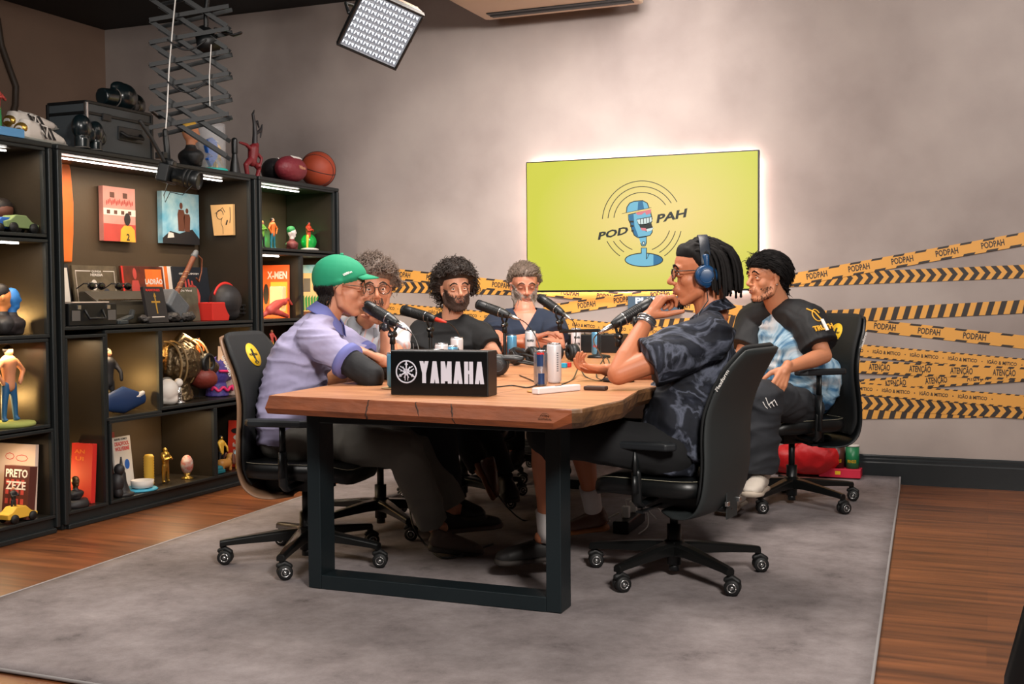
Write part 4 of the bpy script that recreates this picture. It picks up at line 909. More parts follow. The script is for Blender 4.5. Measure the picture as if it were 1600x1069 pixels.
mb = MB(); strands(mb, bv, C, M, hcap(.54, .0, -.5), 900, .045, .0022, .0085, 1.4, (-.1, 0, .1), .65, 8, 3, start=.018); build('curls', mb, curlm, hb, True)
bm_ = mat('beard_brown', rgb(74, 52, 42), .7); build('moustache', strands(MB(), bv, C, M, lambda d: 1 if (d[0] > .6 and abs(d[1]) < .34 and -.56 < d[2] < -.40) else -1, 120, .016, .0014, 0, 1, (.1, 0, -1), .2, 4, 8), bm_, body, True)
glasses(body, C, M, 1.02, mat('glasses_tortoise', rgb(46, 30, 22), .3), .026, .023, 1.02)
chk = mat('shirt_check', rgb(186, 190, 198), .85, bump=.1, bscale=300)
nt = chk.node_tree; b = nt.nodes['Principled BSDF']; tc = nt.nodes.new('ShaderNodeTexCoord'); wv = nt.nodes.new('ShaderNodeTexWave'); wv.inputs['Scale'].default_value = 7; wv.inputs['Distortion'].default_value = 1.2; nt.links.new(tc.outputs['Object'], wv.inputs[0])
cr = nt.nodes.new('ShaderNodeValToRGB'); nt.links.new(wv.outputs['Fac'], cr.inputs[0]); cr.color_ramp.elements[0].position = .0; cr.color_ramp.elements[0].color = rgb(206, 166, 160)+(1,); cr.color_ramp.elements[1].position = .14; cr.color_ramp.elements[1].color = rgb(188, 192, 200)+(1,); nt.links.new(cr.outputs[0], b.inputs['Base Color'])
mb = torso_mb(J, [.18, .18, .18, .18, .185, .13, .066], [.14, .14, .14, .13, .115, .085, .06]); sleeve(mb, J['shL'], J['elL'], .5, .072, .070, J['neck']); sleeve(mb, J['shR'], J['elR'], .55, .076, .074, J['neck'])
shirt = garment('shirt', root, mb, chk, .008, 2, .007, 21, 6, (1, 1, 2)); ax = nz(C-J['neck']); cl = build('collar', collar(J['neck']+ax*.018, ax, tw, .068, .026, .38, .03), mat('collar_grey', rgb(150, 154, 162), .85), shirt, True); cl.modifiers.new('t', 'SOLIDIFY').thickness = .003
darktr = mat('trousers_black', rgb(14, 15, 18), .9); garment('trousers', root, pants(J), darktr, .011, 2, .003, 2)
shoe(root, W(668, 800, 5.35), W(722, 806, 5.28), Zv, mat('shoe_dark', 0), mat('sole_dark', 0)); shoe(root, W(700, 802, 5.15), W(752, 812, 4.98), Zv, mat('shoe_dark', 0), mat('sole_dark', 0))
w_ = J['wrL']; d = nz(J['elL']-w_); mb = MB(); mb.tube([w_+d*.006, w_+d*.030], [.032, .034], 24, 0, 'flat'); wt = build('watch', mb, blackp, root, True); mb = MB(); mb.cyl(w_+d*.018-FF*.030, w_+d*.018-FF*.040, .017, n=20); build('watch_case', mb, mat('watch_grey', rgb(64, 66, 72), .3, .5), wt, True)

# --- person 3: dark curls, beard, black T-shirt
sk3 = skinm('skin_fair', rgb(202, 144, 116))
hd = W(711, 451, 6.12); tw = nz(CAM-hd)
J = dict(pelvis=W(708, 618, 6.2), chest=W(704, 536, 6.16), neck=W(706, 500, 6.16), shL=W(748, 520, 6.16), shR=W(660, 520, 6.2), head=hd, hf=tw+RR*.28-Zv*.03, hu=Zv+RR*-.05, elL=W(774, 556, 6.0), wrL=W(728, 558, 5.85), elR=W(652, 572, 6.0), wrR=W(690, 566, 5.8),
         hipL=W(730, 628, 6.1), hipR=W(690, 630, 6.15), knL=W(748, 640, 5.7), anL=W(790, 745, 5.7), toL=W(780, 770, 5.6), knR=W(700, 640, 5.7), anR=W(752, 735, 5.55), toR=W(768, 770, 5.5),
         handL=dict(d=-RR, n=-Zv, side=-1, c=(.3, .4, .3)), handR=dict(d=RR, n=-Zv, side=1, c=(.3, .4, .3)), ar=.98, hs=.98)
root, body, bv, C, M = person('bearded person with dark curly hair in a black T-shirt, facing the camera', J, sk3, .005)
face(root, body, bv, C, M, .98, BR, lipm, look=(1, -.15, 0))
hm = mat('hair_curly_dark', rgb(42, 32, 27), .55); hb = build('hair', shell(bv, C, M, hcap(.56, -.38, -.8), .030, tex=.014, ts=45), hm, body, True)
mb = MB(); strands(mb, bv, C, M, hcap(.58, -.35, -.75), 1050, .046, .0024, .0095, 1.4, (-.1, 0, -.1), .62, 8, 13, start=.022); build('curls', mb, hm, hb, True)
bdm = mat('beard_dark', rgb(66, 46, 38), .7)
def b3(d): return min(-.36-d[2]+.30*max(0, abs(d[1])-.35)*2, .4) if d[0] > .12 and d[2] > -.95 and not (abs(d[1]) < .20 and -.60 < d[2] < -.47) else -1
hb = build('beard', shell(bv, C, M, lambda d: b3(d)-.12, .004, tex=.002, ts=90, nu=80, nv=60), bdm, body, True); build('beard_strands', strands(MB(), bv, C, M, b3, 800, lambda d: .009 if abs(d[1]) < .42 else .0035, .0011, 0, 1, (.2, 0, -1), .3, 4, 5), bdm, hb, True)
build('moustache', strands(MB(), bv, C, M, lambda d: 1 if (d[0] > .6 and abs(d[1]) < .30 and -.55 < d[2] < -.42) else -1, 90, .013, .0013, 0, 1, (.1, 0, -1), .2, 4, 8), bdm, body, True)
blk3 = mat('tshirt_black', rgb(22, 23, 25), .9, bump=.15, bscale=300)
mb = torso_mb(J, [.16, .16, .165, .17, .18, .125, .070], [.12, .12, .12, .115, .105, .08, .06]); sleeve(mb, J['shL'], J['elL'], .72, .073, .072, J['neck']); sleeve(mb, J['shR'], J['elR'], .72, .073, .072, J['neck'])
garment('tshirt', root, mb, blk3, .008, 2, .008, 31, 5.5, (1, 1, 2)); garment('trousers', root, pants(J), darktr, .012, 2)
br = mat('shoe_brown_leather', rgb(88, 52, 36), .4); shoe(root, W(745, 728, 5.5), W(768, 778, 5.4), nz(RR+Zv*.3), br, mat('sole_rust', rgb(120, 66, 34), .6)); shoe(root, W(785, 760, 5.72), W(800, 785, 5.6), Zv, mat('shoe_dark', 0), mat('sole_dark', 0))

# --- person 4: grey beard, navy T-shirt, arms crossed on the table, looking down
sk4 = skinm('skin_ruddy', rgb(192, 126, 100))
hd = W(819, 446, 6.9); tw = nz(CAM-hd)
J = dict(pelvis=W(822, 606, 6.82), chest=W(820, 520, 6.82), neck=W(820, 487, 6.86), shL=W(862, 508, 6.82), shR=W(776, 508, 6.86), head=hd, hf=tw+RR*.16-Zv*.20, elL=W(872, 541, 6.62), wrL=W(820, 537, 6.40), elR=W(776, 541, 6.62), wrR=W(832, 528, 6.36),
         hipL=W(840, 610, 6.8), hipR=W(800, 610, 6.8), knL=W(850, 622, 6.35), anL=W(850, 705, 6.35), toL=W(850, 725, 6.2), knR=W(800, 622, 6.35), anR=W(805, 705, 6.35), toR=W(803, 725, 6.2),
         handL=dict(d=-RR+Zv*.1, n=-Zv-FF*.2, side=-1, c=(.3, .5, .3)), handR=dict(d=RR+Zv*.25, n=-Zv, side=1, c=(.3, .5, .3)), ar=1.12, hs=1.02, wide=1.04, nr=.062, base=.03)
root, body, bv, C, M = person('grey bearded person in a navy V-neck T-shirt with crossed arms, looking down', J, sk4, .005)
gh = mat('hair_grey_brown', rgb(100, 84, 72), .6, var=.3, vscale=70); face(root, body, bv, C, M, 1.02, mat('brow_grey', rgb(70, 56, 48), .7), lipm, closed=True, skin=sk4)
hb = build('hair', shell(bv, C, M, hcap(.60, .0, -.55), .014, tex=.006, ts=50), gh, body, True); build('hair_strands', strands(MB(), bv, C, M, hcap(.60, .0, -.5), 850, .040, .0020, .004, .8, (-.4, .2, .1), .42, 6, 17, start=.011, hug=.25), gh, hb, True)
gb = mat('beard_grey', rgb(142, 128, 118), .75, var=.3, vscale=90)
def b4(d): return min(-.34-d[2]+.36*max(0, abs(d[1])-.3)*2, .4) if d[0] > .12 and d[2] > -.95 and not (abs(d[1]) < .20 and -.60 < d[2] < -.47) else -1
hb = build('beard', shell(bv, C, M, lambda d: b4(d)-.10, .004, tex=.002, ts=90, nu=80, nv=60), gb, body, True); build('beard_strands', strands(MB(), bv, C, M, b4, 800, lambda d: .009 if abs(d[1]) < .42 else .0035, .0011, 0, 1, (.2, 0, -1), .3, 4, 5), gb, hb, True)
navy = mat('tshirt_navy', rgb(28, 38, 56), .9, bump=.15, bscale=300)
mb = torso_mb(J, [.18, .18, .18, .19, .20, .135, .070], [.13, .13, .13, .125, .115, .085, .060]); sleeve(mb, J['shL'], J['elL'], .62, .085, .084, J['neck']); sleeve(mb, J['shR'], J['elR'], .62, .085, .084, J['neck'])
VP = J['neck']+V3(0, 0, -.105); n1, n2 = nz(Zv-RR*1.7), nz(Zv+RR*1.7)
VC = ([(VP, n1), (VP, n2)], lambda p: (p-VP)@n1 > 0 and (p-VP)@n2 > 0 and (p-J['neck'])@tw > .02)
garment('tshirt', root, mb, navy, .008, 2, .007, 41, 5.5, (1, 1, 2), cut=VC)
garment('trousers', root, pants(J), darktr, .012, 2)
for k in ('L', 'R'): shoe(root, J['an'+k]+V3(0, .06, -.06), J['to'+k]+V3(0, -.06, -.02), Zv, mat('shoe_dark', 0), mat('sole_dark', 0))

# --- person 5: headphones, short locs, marbled black shirt, hand at the mouth, facing left
sk5 = skinm('skin_tan', rgb(184, 114, 80))
LL = -RR
J = dict(pelvis=W(1056, 690, 4.38), chest=W(1098, 556, 4.42), neck=W(1113, 494, 4.43), shL=W(1108, 530, 4.22), shR=W(1098, 528, 4.62), head=W(1094, 427, 4.44), hf=LL+FF*.05-Zv*.04, hu=Zv+LL*.05,
         elL=W(966, 585, 4.20), wrL=W(1013, 495, 4.32), elR=W(1010, 588, 4.72), wrR=W(948, 578, 4.66), belly=W(1080, 620, 4.40), hipL=W(1050, 705, 4.28), hipR=W(1050, 700, 4.5), knL=W(850, 678, 4.30), anL=W(856, 835, 4.42), toL=W(780, 868, 4.42), knR=W(905, 672, 4.74), anR=W(926, 790, 4.92), toR=W(900, 815, 5.1),
         handL=dict(d=nz(RR*.62+Zv*.80), n=nz(RR*.75-Zv*.62+FF*.25), side=-1, c=((.75, 1.15, .7), (1.15, 1.3, .8), (1.3, 1.4, .8), (1.4, 1.4, .8)), t=(.75, .1, .0)),
         handR=dict(d=nz(LL+Zv*.12-FF*.1), n=nz(Zv*.9-FF*.25+LL*.0), side=-1, c=((.35, .5, .4), (.6, .7, .5), (.7, .8, .5), (.8, .8, .5)), t=(.2, .1, .0), sp=.2), ar=1.06, hs=1.04, jaw=1.05, nr=.058, bulk=1.0, nose=1.15)
root, body, bv, C, M = person('person with blue headphones, short locs and marbled black shirt, resting chin on hand', J, sk5, .0038)
bk = mat('hair_black', rgb(17, 14, 14), .8, spec=.25); face(root, body, bv, C, M, 1.04, bk, lipm)
capr = hcap(.60, .38, -.35)
hb = build('hair', shell(bv, C, M, capr, .012, tex=.006, ts=70, nu=80, nv=50), bk, body, True)
mb = MB(); rg = np.random.default_rng(3)
for k in range(64):        # braided rows over the crown ending in hanging locs
    a = rg.uniform(-1, 1); yb_ = a*.075; x0 = rg.uniform(-.09, .03); z0 = .085-.5*yb_**2/.075-.3*max(0, -x0); L_ = rg.uniform(.09, .15)
    p, n_ = cast(bv, C, nz(M@V3(x0, yb_, .09)), .2)
    if p is None: continue
    pts = []; q = p+nz(p-C)*.008; v = nz(M@V3(-1, a*.5, .25)); T_ = int(L_/.012)+8
    for j in range(T_):
        pts.append(q.copy()); v = nz(v+Zv*-.34+(M@V3(0, a*.03, 0))); q = q+v*.013
        rel = q-C; dd = np.linalg.norm(rel); sp, _ = cast(bv, C, rel/dd, .2)
        if sp is not None and dd < np.linalg.norm(sp-C)+.012 and rel@(M@V3(0, 0, 1)) > -.13: q = C+rel/dd*(np.linalg.norm(sp-C)+.013)
        if (q-C)@(M@V3(0, 0, 1)) < -.06-.05*rg.random(): break
    mb.tube(pts, [.0064*(1+.22*(j % 2))*(1 if j < len(pts)-2 else .7) for j in range(len(pts))], 6)
build('locs', mb, bk, hb, True)
mb = MB(); strands(mb, bv, C, M, lambda d: 1 if (.25 < d[0] < .75 and -.2 < d[1] < .2 and d[2] > .68) else -1, 0, .05, .004)
build('chin_beard', strands(MB(), bv, C, M, lambda d: 1 if (d[0] > .45 and abs(d[1]) < .22 and -.93 < d[2] < -.74) else -1, 150, .014, .0016, 0, 1, (.1, 0, -1), .5, 4, 8), bk, body, True)
glasses(body, C, M, 1.04, mat('glasses_wire', rgb(60, 54, 52), .3, .6), .024, .018)
# marbled shirt
mar = mat('shirt_marbled', rgb(22, 24, 34), .78, spec=.25, var=.1, vscale=5, stretch=(1, 1, .8), detail=10, bump=.1, bscale=250)
ramp(mar, [(.36, rgb(15, 17, 23)), (.47, rgb(26, 29, 38)), (.505, rgb(84, 89, 104)), (.54, rgb(24, 27, 35)), (.60, rgb(40, 44, 56)), (.64, rgb(96, 102, 118)), (.68, rgb(30, 34, 44))])
[n for n in mar.node_tree.nodes if n.type == 'TEX_NOISE'][0].inputs['Distortion'].default_value = 1.6
[n for n in mar.node_tree.nodes if n.type == 'TEX_NOISE'][0].inputs['Scale'].default_value = 4.5
mb = torso_mb(J, [.19, .195, .195, .195, .20, .14, .074], [.145, .15, .155, .15, .135, .10, .066], lower=.16)
eL = sleeve(mb, J['shL'], J['elL'], .68, .086, .096, J['neck']); eR = sleeve(mb, J['shR'], J['elR'], .68, .086, .094, J['neck'])
mb.tube([W(1060, 640, 4.35), W(1046, 712, 4.33), W(1042, 738, 4.33)], [.10, .12, .11], 20, 0, 'flat')
shirt = garment('shirt', root, mb, mar, .0065, 3, .010, 7, 4.8, (1, 1, 2.2)); ax = nz(C-J['neck']); cl = build('collar', collar(J['neck']+ax*.018, ax, LL, .072, .030, .42, .04), mar, shirt, True); cl.modifiers.new('t', 'SOLIDIFY').thickness = .003
mb = MB(); mb.ell(J['pelvis'], (.16, .16, .11), None, 18)
for s in 'LR': chain(mb, [J['hip'+s], J['hip'+s]*.4+J['kn'+s]*.6, J['kn'+s]*.97+J['hip'+s]*.03], [.098, .086, .080], 18)
mb.tube([J['knL']*.96+J['hipL']*.04, J['knL']*.90+J['hipL']*.10+V3(0, 0, -.04)], [.075, .072], 18)
garment('shorts', root, mb, mat('shorts_black', rgb(13, 14, 17), .9), .010, 2, .003, 4, 8)
sockm = mat('sock_white', rgb(214, 208, 206), .9, bump=.3, bscale=300)
for a_, k_ in ((J['anL'], J['knL']), (J['anR'], J['knR'])):
    d = nz(k_-a_); mb = MB(); mb.tube([a_-d*.02, a_+d*.02, a_+d*.10], [.039, .040, .044], 22, 0, 'flat'); build('sock', mb, sockm, root, True)
shoe(root, W(872, 872, 4.45), W(776, 880, 4.42), Zv, mat('shoe_dark', 0), mat('sole_dark', 0)); shoe(root, W(948, 826, 4.92), W(880, 834, 5.02), Zv, br, mat('sole_tan', rgb(150, 88, 40), .6), laces=False)
w_ = J['wrL']; d = nz(J['elL']-w_); mb = MB(); mb.tube([w_+d*.012, w_+d*.040], [.0345, .037], 24, 0, 'flat'); wt = build('watch', mb, mat('watch_steel', rgb(150, 150, 156), .3, .8), root, True)
for k in range(3): mb = MB(); mb.tube([w_+d*(.014+.012*k)+.037*(math.cos(a)*nz(np.cross(d, Zv))+math.sin(a)*np.cross(d, nz(np.cross(d, Zv)))) for a in np.linspace(0, 6.28, 25)], .0022, 5, 0, 'flat'); build('bracelet_link', mb, silver, wt, True)
mb = MB(); mb.cyl(w_+d*.026-RR*.034, w_+d*.026-RR*.046, .02, n=22); build('watch_case', mb, blackp, wt, True)
w_ = J['wrR']; d = nz(J['elR']-w_); mb = MB(); mb.tube([w_+d*.03, w_+d*.038], [.031, .032], 20, 0, 'flat'); build('wristband', mb, blackp, root, True)
# headphones worn over the hair (a thing of its own)
hpb = mat('headphone_blue', rgb(18, 62, 104), .35); hpd = mat('headphone_dark', rgb(16, 26, 40), .45)
hp = thing('headphones', 'blue over-ear headphones worn by the person with locs', 'headphones', tuple(C+V3(0, 0, -.03)))
mb = MB(); top = M@V3(0, 0, 1); lf = M@V3(0, 1, 0); fw = M@V3(1, 0, 0); b0 = C+fw*-.012
arcp = [b0+lf*(.098*math.cos(a))+top*(.012+.128*math.sin(a)) for a in np.linspace(.12, PI-.12, 22)]
def strap(mb, pts, wdir, hw, th):
    V = []; n = len(pts)
    for i, p in enumerate(pts): o = nz(p-b0); V += [p-wdir*hw-o*th, p+wdir*hw-o*th, p+wdir*hw+o*th, p-wdir*hw+o*th]
    Fc = [(i*4+k, i*4+(k+1) % 4, i*4+4+(k+1) % 4, i*4+4+k) for i in range(n-1) for k in range(4)]+[(3, 2, 1, 0), tuple((n-1)*4+k for k in range(4))]; mb.add(V, Fc); return mb
build('headband', strap(mb, arcp, fw, .019, .007), hpd, hp, True, bevel=.003)
for sg in (-1, 1):
    c = b0+lf*sg*.088+top*-.012+fw*.0; M2 = np.array([fw, top, lf*sg]).T*np.linalg.det(np.array([fw, top, lf*sg]).T)
    M2 = np.array([fw, np.cross(lf*sg, fw), lf*sg]).T
    mb = MB(); mb.lathe([(.034, -.012), (.043, -.008), (.045, .002), (.042, .010)], c, 28, 0, M2); cup = build('ear_cup', mb, hpd, hp, True)
    mb = MB(); mb.lathe([(.041, .008), (.042, .016), (.036, .024), (.020, .027), (.006, .0275)], c, 28, 0, M2); mb.tube([c+M2@V3(.026*math.cos(a), .026*math.sin(a), .0265) for a in np.linspace(0, 6.28, 25)], .0018, 5, 0, 'flat'); build('cup_cover', mb, hpb, cup, True)
    mb = MB(); mb.tube([c+M2@V3(0, .038, .012), b0+lf*sg*.098+top*.038, b0+lf*sg*.098+top*.062], .008, 8, sq=1.7); build('yoke', mb, hpb, hp, True)
mb = MB(); c = b0+lf*.09+top*-.055; mb.tube([c, W(1106, 470, 4.30), W(1092, 490, 4.26), W(1085, 520, 4.20)], .0022, 6); build('cable', mb, blackp, hp, True)

# --- person 6: tie-dye jersey, hand on the knee, facing left
sk6 = skinm('skin_olive', rgb(192, 128, 94))
hd = W(1199, 434, 5.84); tw = nz(CAM-hd)
J = dict(pelvis=W(1242, 628, 5.98), chest=W(1226, 532, 5.92), neck=W(1219, 484, 5.90), shL=W(1262, 502, 5.74), shR=W(1180, 500, 6.06), head=hd, hf=LL*.95+tw*.42-Zv*.02, elL=W(1288, 556, 5.64), wrL=W(1228, 576, 5.44), elR=W(1158, 560, 6.0), wrR=W(1170, 600, 5.75),
         hipL=W(1256, 640, 5.84), hipR=W(1225, 638, 6.04), knL=W(1192, 622, 5.42), anL=W(1182, 732, 5.46), toL=W(1178, 765, 5.25), knR=W(1150, 625, 5.72), anR=W(1146, 745, 5.74), toR=W(1130, 780, 5.6),
         handL=dict(d=nz(-Zv*.85+LL*.45-FF*.25), n=nz(LL*.15+FF*.6-Zv*.1), side=-1, c=((.2, .25, .2), (.25, .3, .2), (.3, .3, .2), (.35, .35, .2)), t=(.3, .1, .1), sp=.15), handR=dict(d=-Zv, n=LL, side=1, c=(.4, .4, .3)), ar=1.0, hs=1.03, nr=.06, bulk=1.03)
root, body, bv, C, M = person('person in a black and blue tie-dye jersey sitting back with a hand on the knee', J, sk6, .0045)
face(root, body, bv, C, M, 1.03, bk, lipm)
reg6 = hcap(.46, .10, -.62)
hb = build('hair', shell(bv, C, M, reg6, .018, tex=.007, ts=45), bk, body, True)
build('hair_strands', strands(MB(), bv, C, M, hcap(.42, .16, -.55), 900, .050, .0020, .002, .5, lambda d: (-.9, d[1]*.5, -.45) if d[0] < .40 else (.0, d[1]*2.0, .35),   .22, 8, 23, start=.015, hug=.45), bk, hb, True)
def b6(d): return .3 if (d[0] > .2 and (d[2] < -.74 or (abs(d[1]) > .42 and d[2] < -.55)) and d[2] > -.95) else -1
build('beard', strands(MB(), bv, C, M, b6, 480, .004, .0006, 0, 1, (.2, 0, -1), .1, 3, 5), bk, body, True); build('moustache', strands(MB(), bv, C, M, lambda d: 1 if (d[0] > .6 and .04 < abs(d[1]) < .26 and -.54 < d[2] < -.45) else -1, 110, .007, .0008, 0, 1, (.1, 0, -1), .2, 4, 8), bk, body, True)
td = mat('jersey_tiedye', rgb(96, 142, 178), .7, var=.1, vscale=4.2, detail=6, bump=.1, bscale=300)
ramp(td, [(.36, rgb(22, 48, 74)), (.46, rgb(60, 110, 148)), (.54, rgb(150, 182, 202)), (.62, rgb(222, 226, 230)), (.68, rgb(110, 150, 180))]); [n for n in td.node_tree.nodes if n.type == 'TEX_NOISE'][0].inputs['Distortion'].default_value = 2
jb = mat('jersey_black', rgb(16, 18, 22), .7, bump=.15, bscale=300)
mb = torso_mb(J, [.19, .195, .195, .195, .185, .12, .07], [.145, .15, .15, .14, .12, .09, .06], lower=.12)
mb.tube([W(1290, 585, 5.95), W(1280, 620, 5.9)], [.10, .09], 16); jersey = garment('jersey', root, mb, td, .008, 3, .009, 14, 5, (1, 1, 2))
for s in 'LR':
    mb = MB(); e_ = sleeve(mb, J['sh'+s], J['el'+s], .74, .094, .096); chain(mb, [J['neck']*.80+J['sh'+s]*.20, J['neck']*.4+J['sh'+s]*.6+V3(0, 0, .008), J['sh'+s]], [.072, .086, .096], 18); sl = garment('jersey_sleeve', jersey, mb, jb, .007, 2, .006, 3, 7)
    if s == 'L':
        d = nz(J['elL']-J['shL']); o = nz(-FF+RR*.25+Zv*.15); o = nz(o-d*(o@d)); ux = -np.cross(o, d); ux = nz(ux) if ux@RR > 0 else -nz(ux); uy = np.cross(o, ux); c = J['shL']+d*.105+o*.101
        gold = mat('print_gold', rgb(214, 160, 44), .5); mb = MB(); mb.text('TRUTH', c-ux*.0, ux, uy, .026, 0, .006, bold=.04, width=.105); build('sleeve_print', mb, gold, sl, True)
        mb = MB(); mb.text('1', c+ux*.01+uy*.008+o*.004, ux, uy, .062, 0, .006, bold=.03, width=.015); build('sleeve_number', mb, white, sl, True)
        mb = MB(); c2 = J['shL']+d*.03+o*.098+uy*.0
        mb.tube([c2+ux*.02*math.cos(a)+uy*.034*math.sin(a)-o*.004*abs(math.cos(a)) for a in np.linspace(.4, 5.6, 22)], .0032, 6); mb.tube([c2+uy*.05-ux*.03-o*.01, c2-ux*.005+uy*.02, c2+ux*.012-uy*.03], .004, 6); build('sleeve_emblem', mb, gold, sl, True)
ax = nz(C-J['neck']); cl = build('neckband', collar(J['neck']+ax*.012, ax, LL+tw*.4, .068, .016, .12, .045, gap=.05), jb, jersey, True); cl.modifiers.new('t', 'SOLIDIFY').thickness = .004
jean = mat('jeans_charcoal', rgb(38, 40, 45), .9, bump=.35, bscale=260, var=.2, vscale=9)
jn = garment('jeans', root, pants(J, (.105, .100, .092, .098, .104), 1.03), jean, .008, 3, .009, 11, 5.5, (1, 1, 1.8))
k_ = J['knL']; mb = MB(); c = k_-FF*.095+V3(0, 0, -.01)
for s_ in range(4): mb.tube([c+RR*(-.02+.013*s_)+Zv*(.02*math.sin(s_*2)), c+RR*(-.01+.014*s_)+Zv*(-.02+.01*s_), c+RR*(.0+.015*s_)+Zv*(-.03+.005*s_)], .0022, 5)
build('embroidery', mb, white, jn, True)
cream = mat('shoe_cream', rgb(206, 196, 184), .7, bump=.1); shoe(root, W(1192, 764, 5.52), W(1172, 776, 5.24), Zv, cream, mat('sole_cream', rgb(190, 176, 160), .7), s=1.18); shoe(root, W(1158, 786, 5.80), W(1132, 800, 5.56), Zv, cream, mat('sole_cream', 0), s=1.1)
w_ = J['wrL']; tat = mat('tattoo_ink', rgb(84, 64, 56), .6); mb = MB(); rg = np.random.default_rng(9); e_ = J['elL']; d = nz(e_-w_)
for k in range(16):
    t = rg.uniform(.25, .95); b0_ = w_*(1-t)+e_*t; a = rg.uniform(-1.2, 1.2); rr_ = .034+.008*t
    for _ in range(1):
        pts = []
        for q in range(7): aa = a+.35*math.sin(q*1.3+k); pts.append(b0_+d*(.004*q)+rr_*(-FF*math.cos(aa)+np.cross(d, -FF)*math.sin(aa)))
        mb.tube(pts, .0014, 4, 0, 'flat')
build('tattoo', mb, tat, body, True)
build('ear_stud', MB().ell(C+M@V3(.004, .088, -.036), .004, None, 8), silver, body, True)
# ------------------------------------------------------------------ things on the table
def onT(px, py): return onZ(px, py, TZ)
canW = mat('can_white', rgb(212, 212, 216), .35, .2); canS = mat('can_silver', rgb(160, 170, 184), .25, .8); canB = mat('can_blue', rgb(96, 158, 196), .3, .4); canDB = mat('can_deep_blue', rgb(40, 66, 112), .3, .4); lidm = mat('can_lid', rgb(176, 176, 178), .25, .9)
inkd = mat('print_dark', rgb(30, 34, 38), .6); redp = mat('print_red', rgb(196, 36, 32), .5)
def can(px, py, w, h, r, kind, label, rot=0, group=None, coaster=False):
    p = W(px, py, w); p[2] = TZ+.0005
    t = thing('drink_can', label, 'can', tuple(p+V3(0, 0, .005 if coaster else 0)), 0, group)
    prof = [(r*.72, 0), (r*.80, .002), (r, .009), (r, h-.012), (r*.93, h-.004)]
    body = build('can_body', MB().lathe(prof, n=28), {'w': canW, 's': canS, 'b': canB}[kind], t)
    build('lid', MB().lathe([(r*.93, h-.004), (r*.95, h), (r*.88, h), (r*.86, h-.004), (.002, h-.004)], n=28), lidm, t)
    mb = MB(); mb.box((0.002, 0, h-.002), (.02, .012, .0015)); build('pull_tab', mb, lidm, t, bevel=.0005)
    d = nz(V3(-p[0], -p[1], 0)); a = math.atan2(d[1], d[0])+rot; d = V3(math.cos(a), math.sin(a), 0); ux = V3(-d[1], d[0], 0)
    def wrap(txt, z, hh, wd_, m, nm):
        mb = MB(); mb.text(txt, (0, 0, 0), (1, 0, 0), (0, 1, 0), hh, 0, .0006, bold=.03, width=wd_); V = mb.arr(); s = V[:, 0]/r; mb.v = [np.array([d*(math.cos(q)*(r+.0006+v[2]))+ux*(math.sin(q)*(r+.0006+v[2]))+V3(0, 0, z+v[1]) for q, v in zip(s, V)])]; build(nm, mb, m, body)
    if kind == 'w': wrap('MAMBA', h*.66, .013, r*1.35, inkd, 'lettering'); wrap('WATER', h*.42, .013, r*1.2, inkd, 'lettering')
    if kind == 'b': wrap('Red Bull', h*.38, .013, r*1.3, redp, 'lettering')
    if kind == 'w' and rot > 2.5:
        mb = MB(); q0 = -rot+.25
        for k in range(9): mb.add([V3(math.cos(a)*(r+.0006)*1, math.sin(a)*(r+.0006), z) for a, z in ((math.atan2(-p[1], -p[0])+.35, h*.30+.0085*k), (math.atan2(-p[1], -p[0])+.62, h*.30+.0085*k), (math.atan2(-p[1], -p[0])+.62, h*.30+.0085*k+.0045), (math.atan2(-p[1], -p[0])+.35, h*.30+.0085*k+.0045))], [(0, 1, 2, 3)], 0, False)
        build('printed_text', mb, mat('print_grey', rgb(110, 112, 116), .6), body)
    if kind == 's':
        mb = MB()
        for (z0, z1, a0, a1, mi) in ((h*.56, h*.90, -.55, .35, 0), (h*.88, h*.95, -.55, .5, 1), (h*.05, h*.36, -.35, .55, 0)):
            V = []; 
            for k in range(9): q = a0+(a1-a0)*k/8; V += [d*(math.cos(q)*(r+.0007))+ux*math.sin(q)*(r+.0007)+V3(0, 0, z) for z in (z0, z1)]
            mb.add(V, [(2*k, 2*k+2, 2*k+3, 2*k+1) for k in range(8)], mi)
        build('printed_panel', mb, [canDB, redp], body)
    return t
can(845, 607, 4.40, .134, .0265, 's', 'silver and dark blue slim can beside the white slim box')
can(866, 604, 4.53, .156, .0285, 'w', 'tall white can standing right behind the silver and blue can', rot=2.6)
can(900, 554, 6.55, .156, .0285, 'w', 'tall white water can on the far right of the table, left of a blue can', rot=.3)
can(931.5, 554, 6.6, .134, .0265, 'b', 'blue slim can farthest right on the table, in front of the black equipment case')
can(800, 555, 6.15, .134, .0265, 'b', 'blue slim can in front of the crossed arms, behind the headphones')
can(829, 552, 6.15, .156, .0285, 'w', 'tall white water can in front of the crossed arms, beside a blue can')
can(714, 560, 5.25, .156, .0285, 'w', 'tallest white can just behind the right half of the YAMAHA sign', rot=-.3)
can(684, 560, 4.72, .126, .0285, 'w', 'white can close behind the middle of the YAMAHA sign, in front', rot=2.4)
can(690, 560, 4.98, .14, .0285, 'w', 'white can second row behind the middle of the YAMAHA sign', rot=2.2)
can(706, 560, 5.0, .128, .0265, 'b', 'small blue can mostly hidden between the white cans behind the sign', rot=.6)
p = W(616, 607, 4.32); can(616, 607, 4.32, .130, .0265, 'b', 'blue can with clear sides peeking out left of the YAMAHA sign', rot=2.4, coaster=True)
one('coaster', MB().lathe([(.045, TZ+.0005), (.048, TZ+.0025), (.045, TZ+.005)], (p[0], p[1], 0), 28), mat('coaster_wood', rgb(196, 160, 112), .6), 'round pale coaster under the can left of the sign', 'coaster')
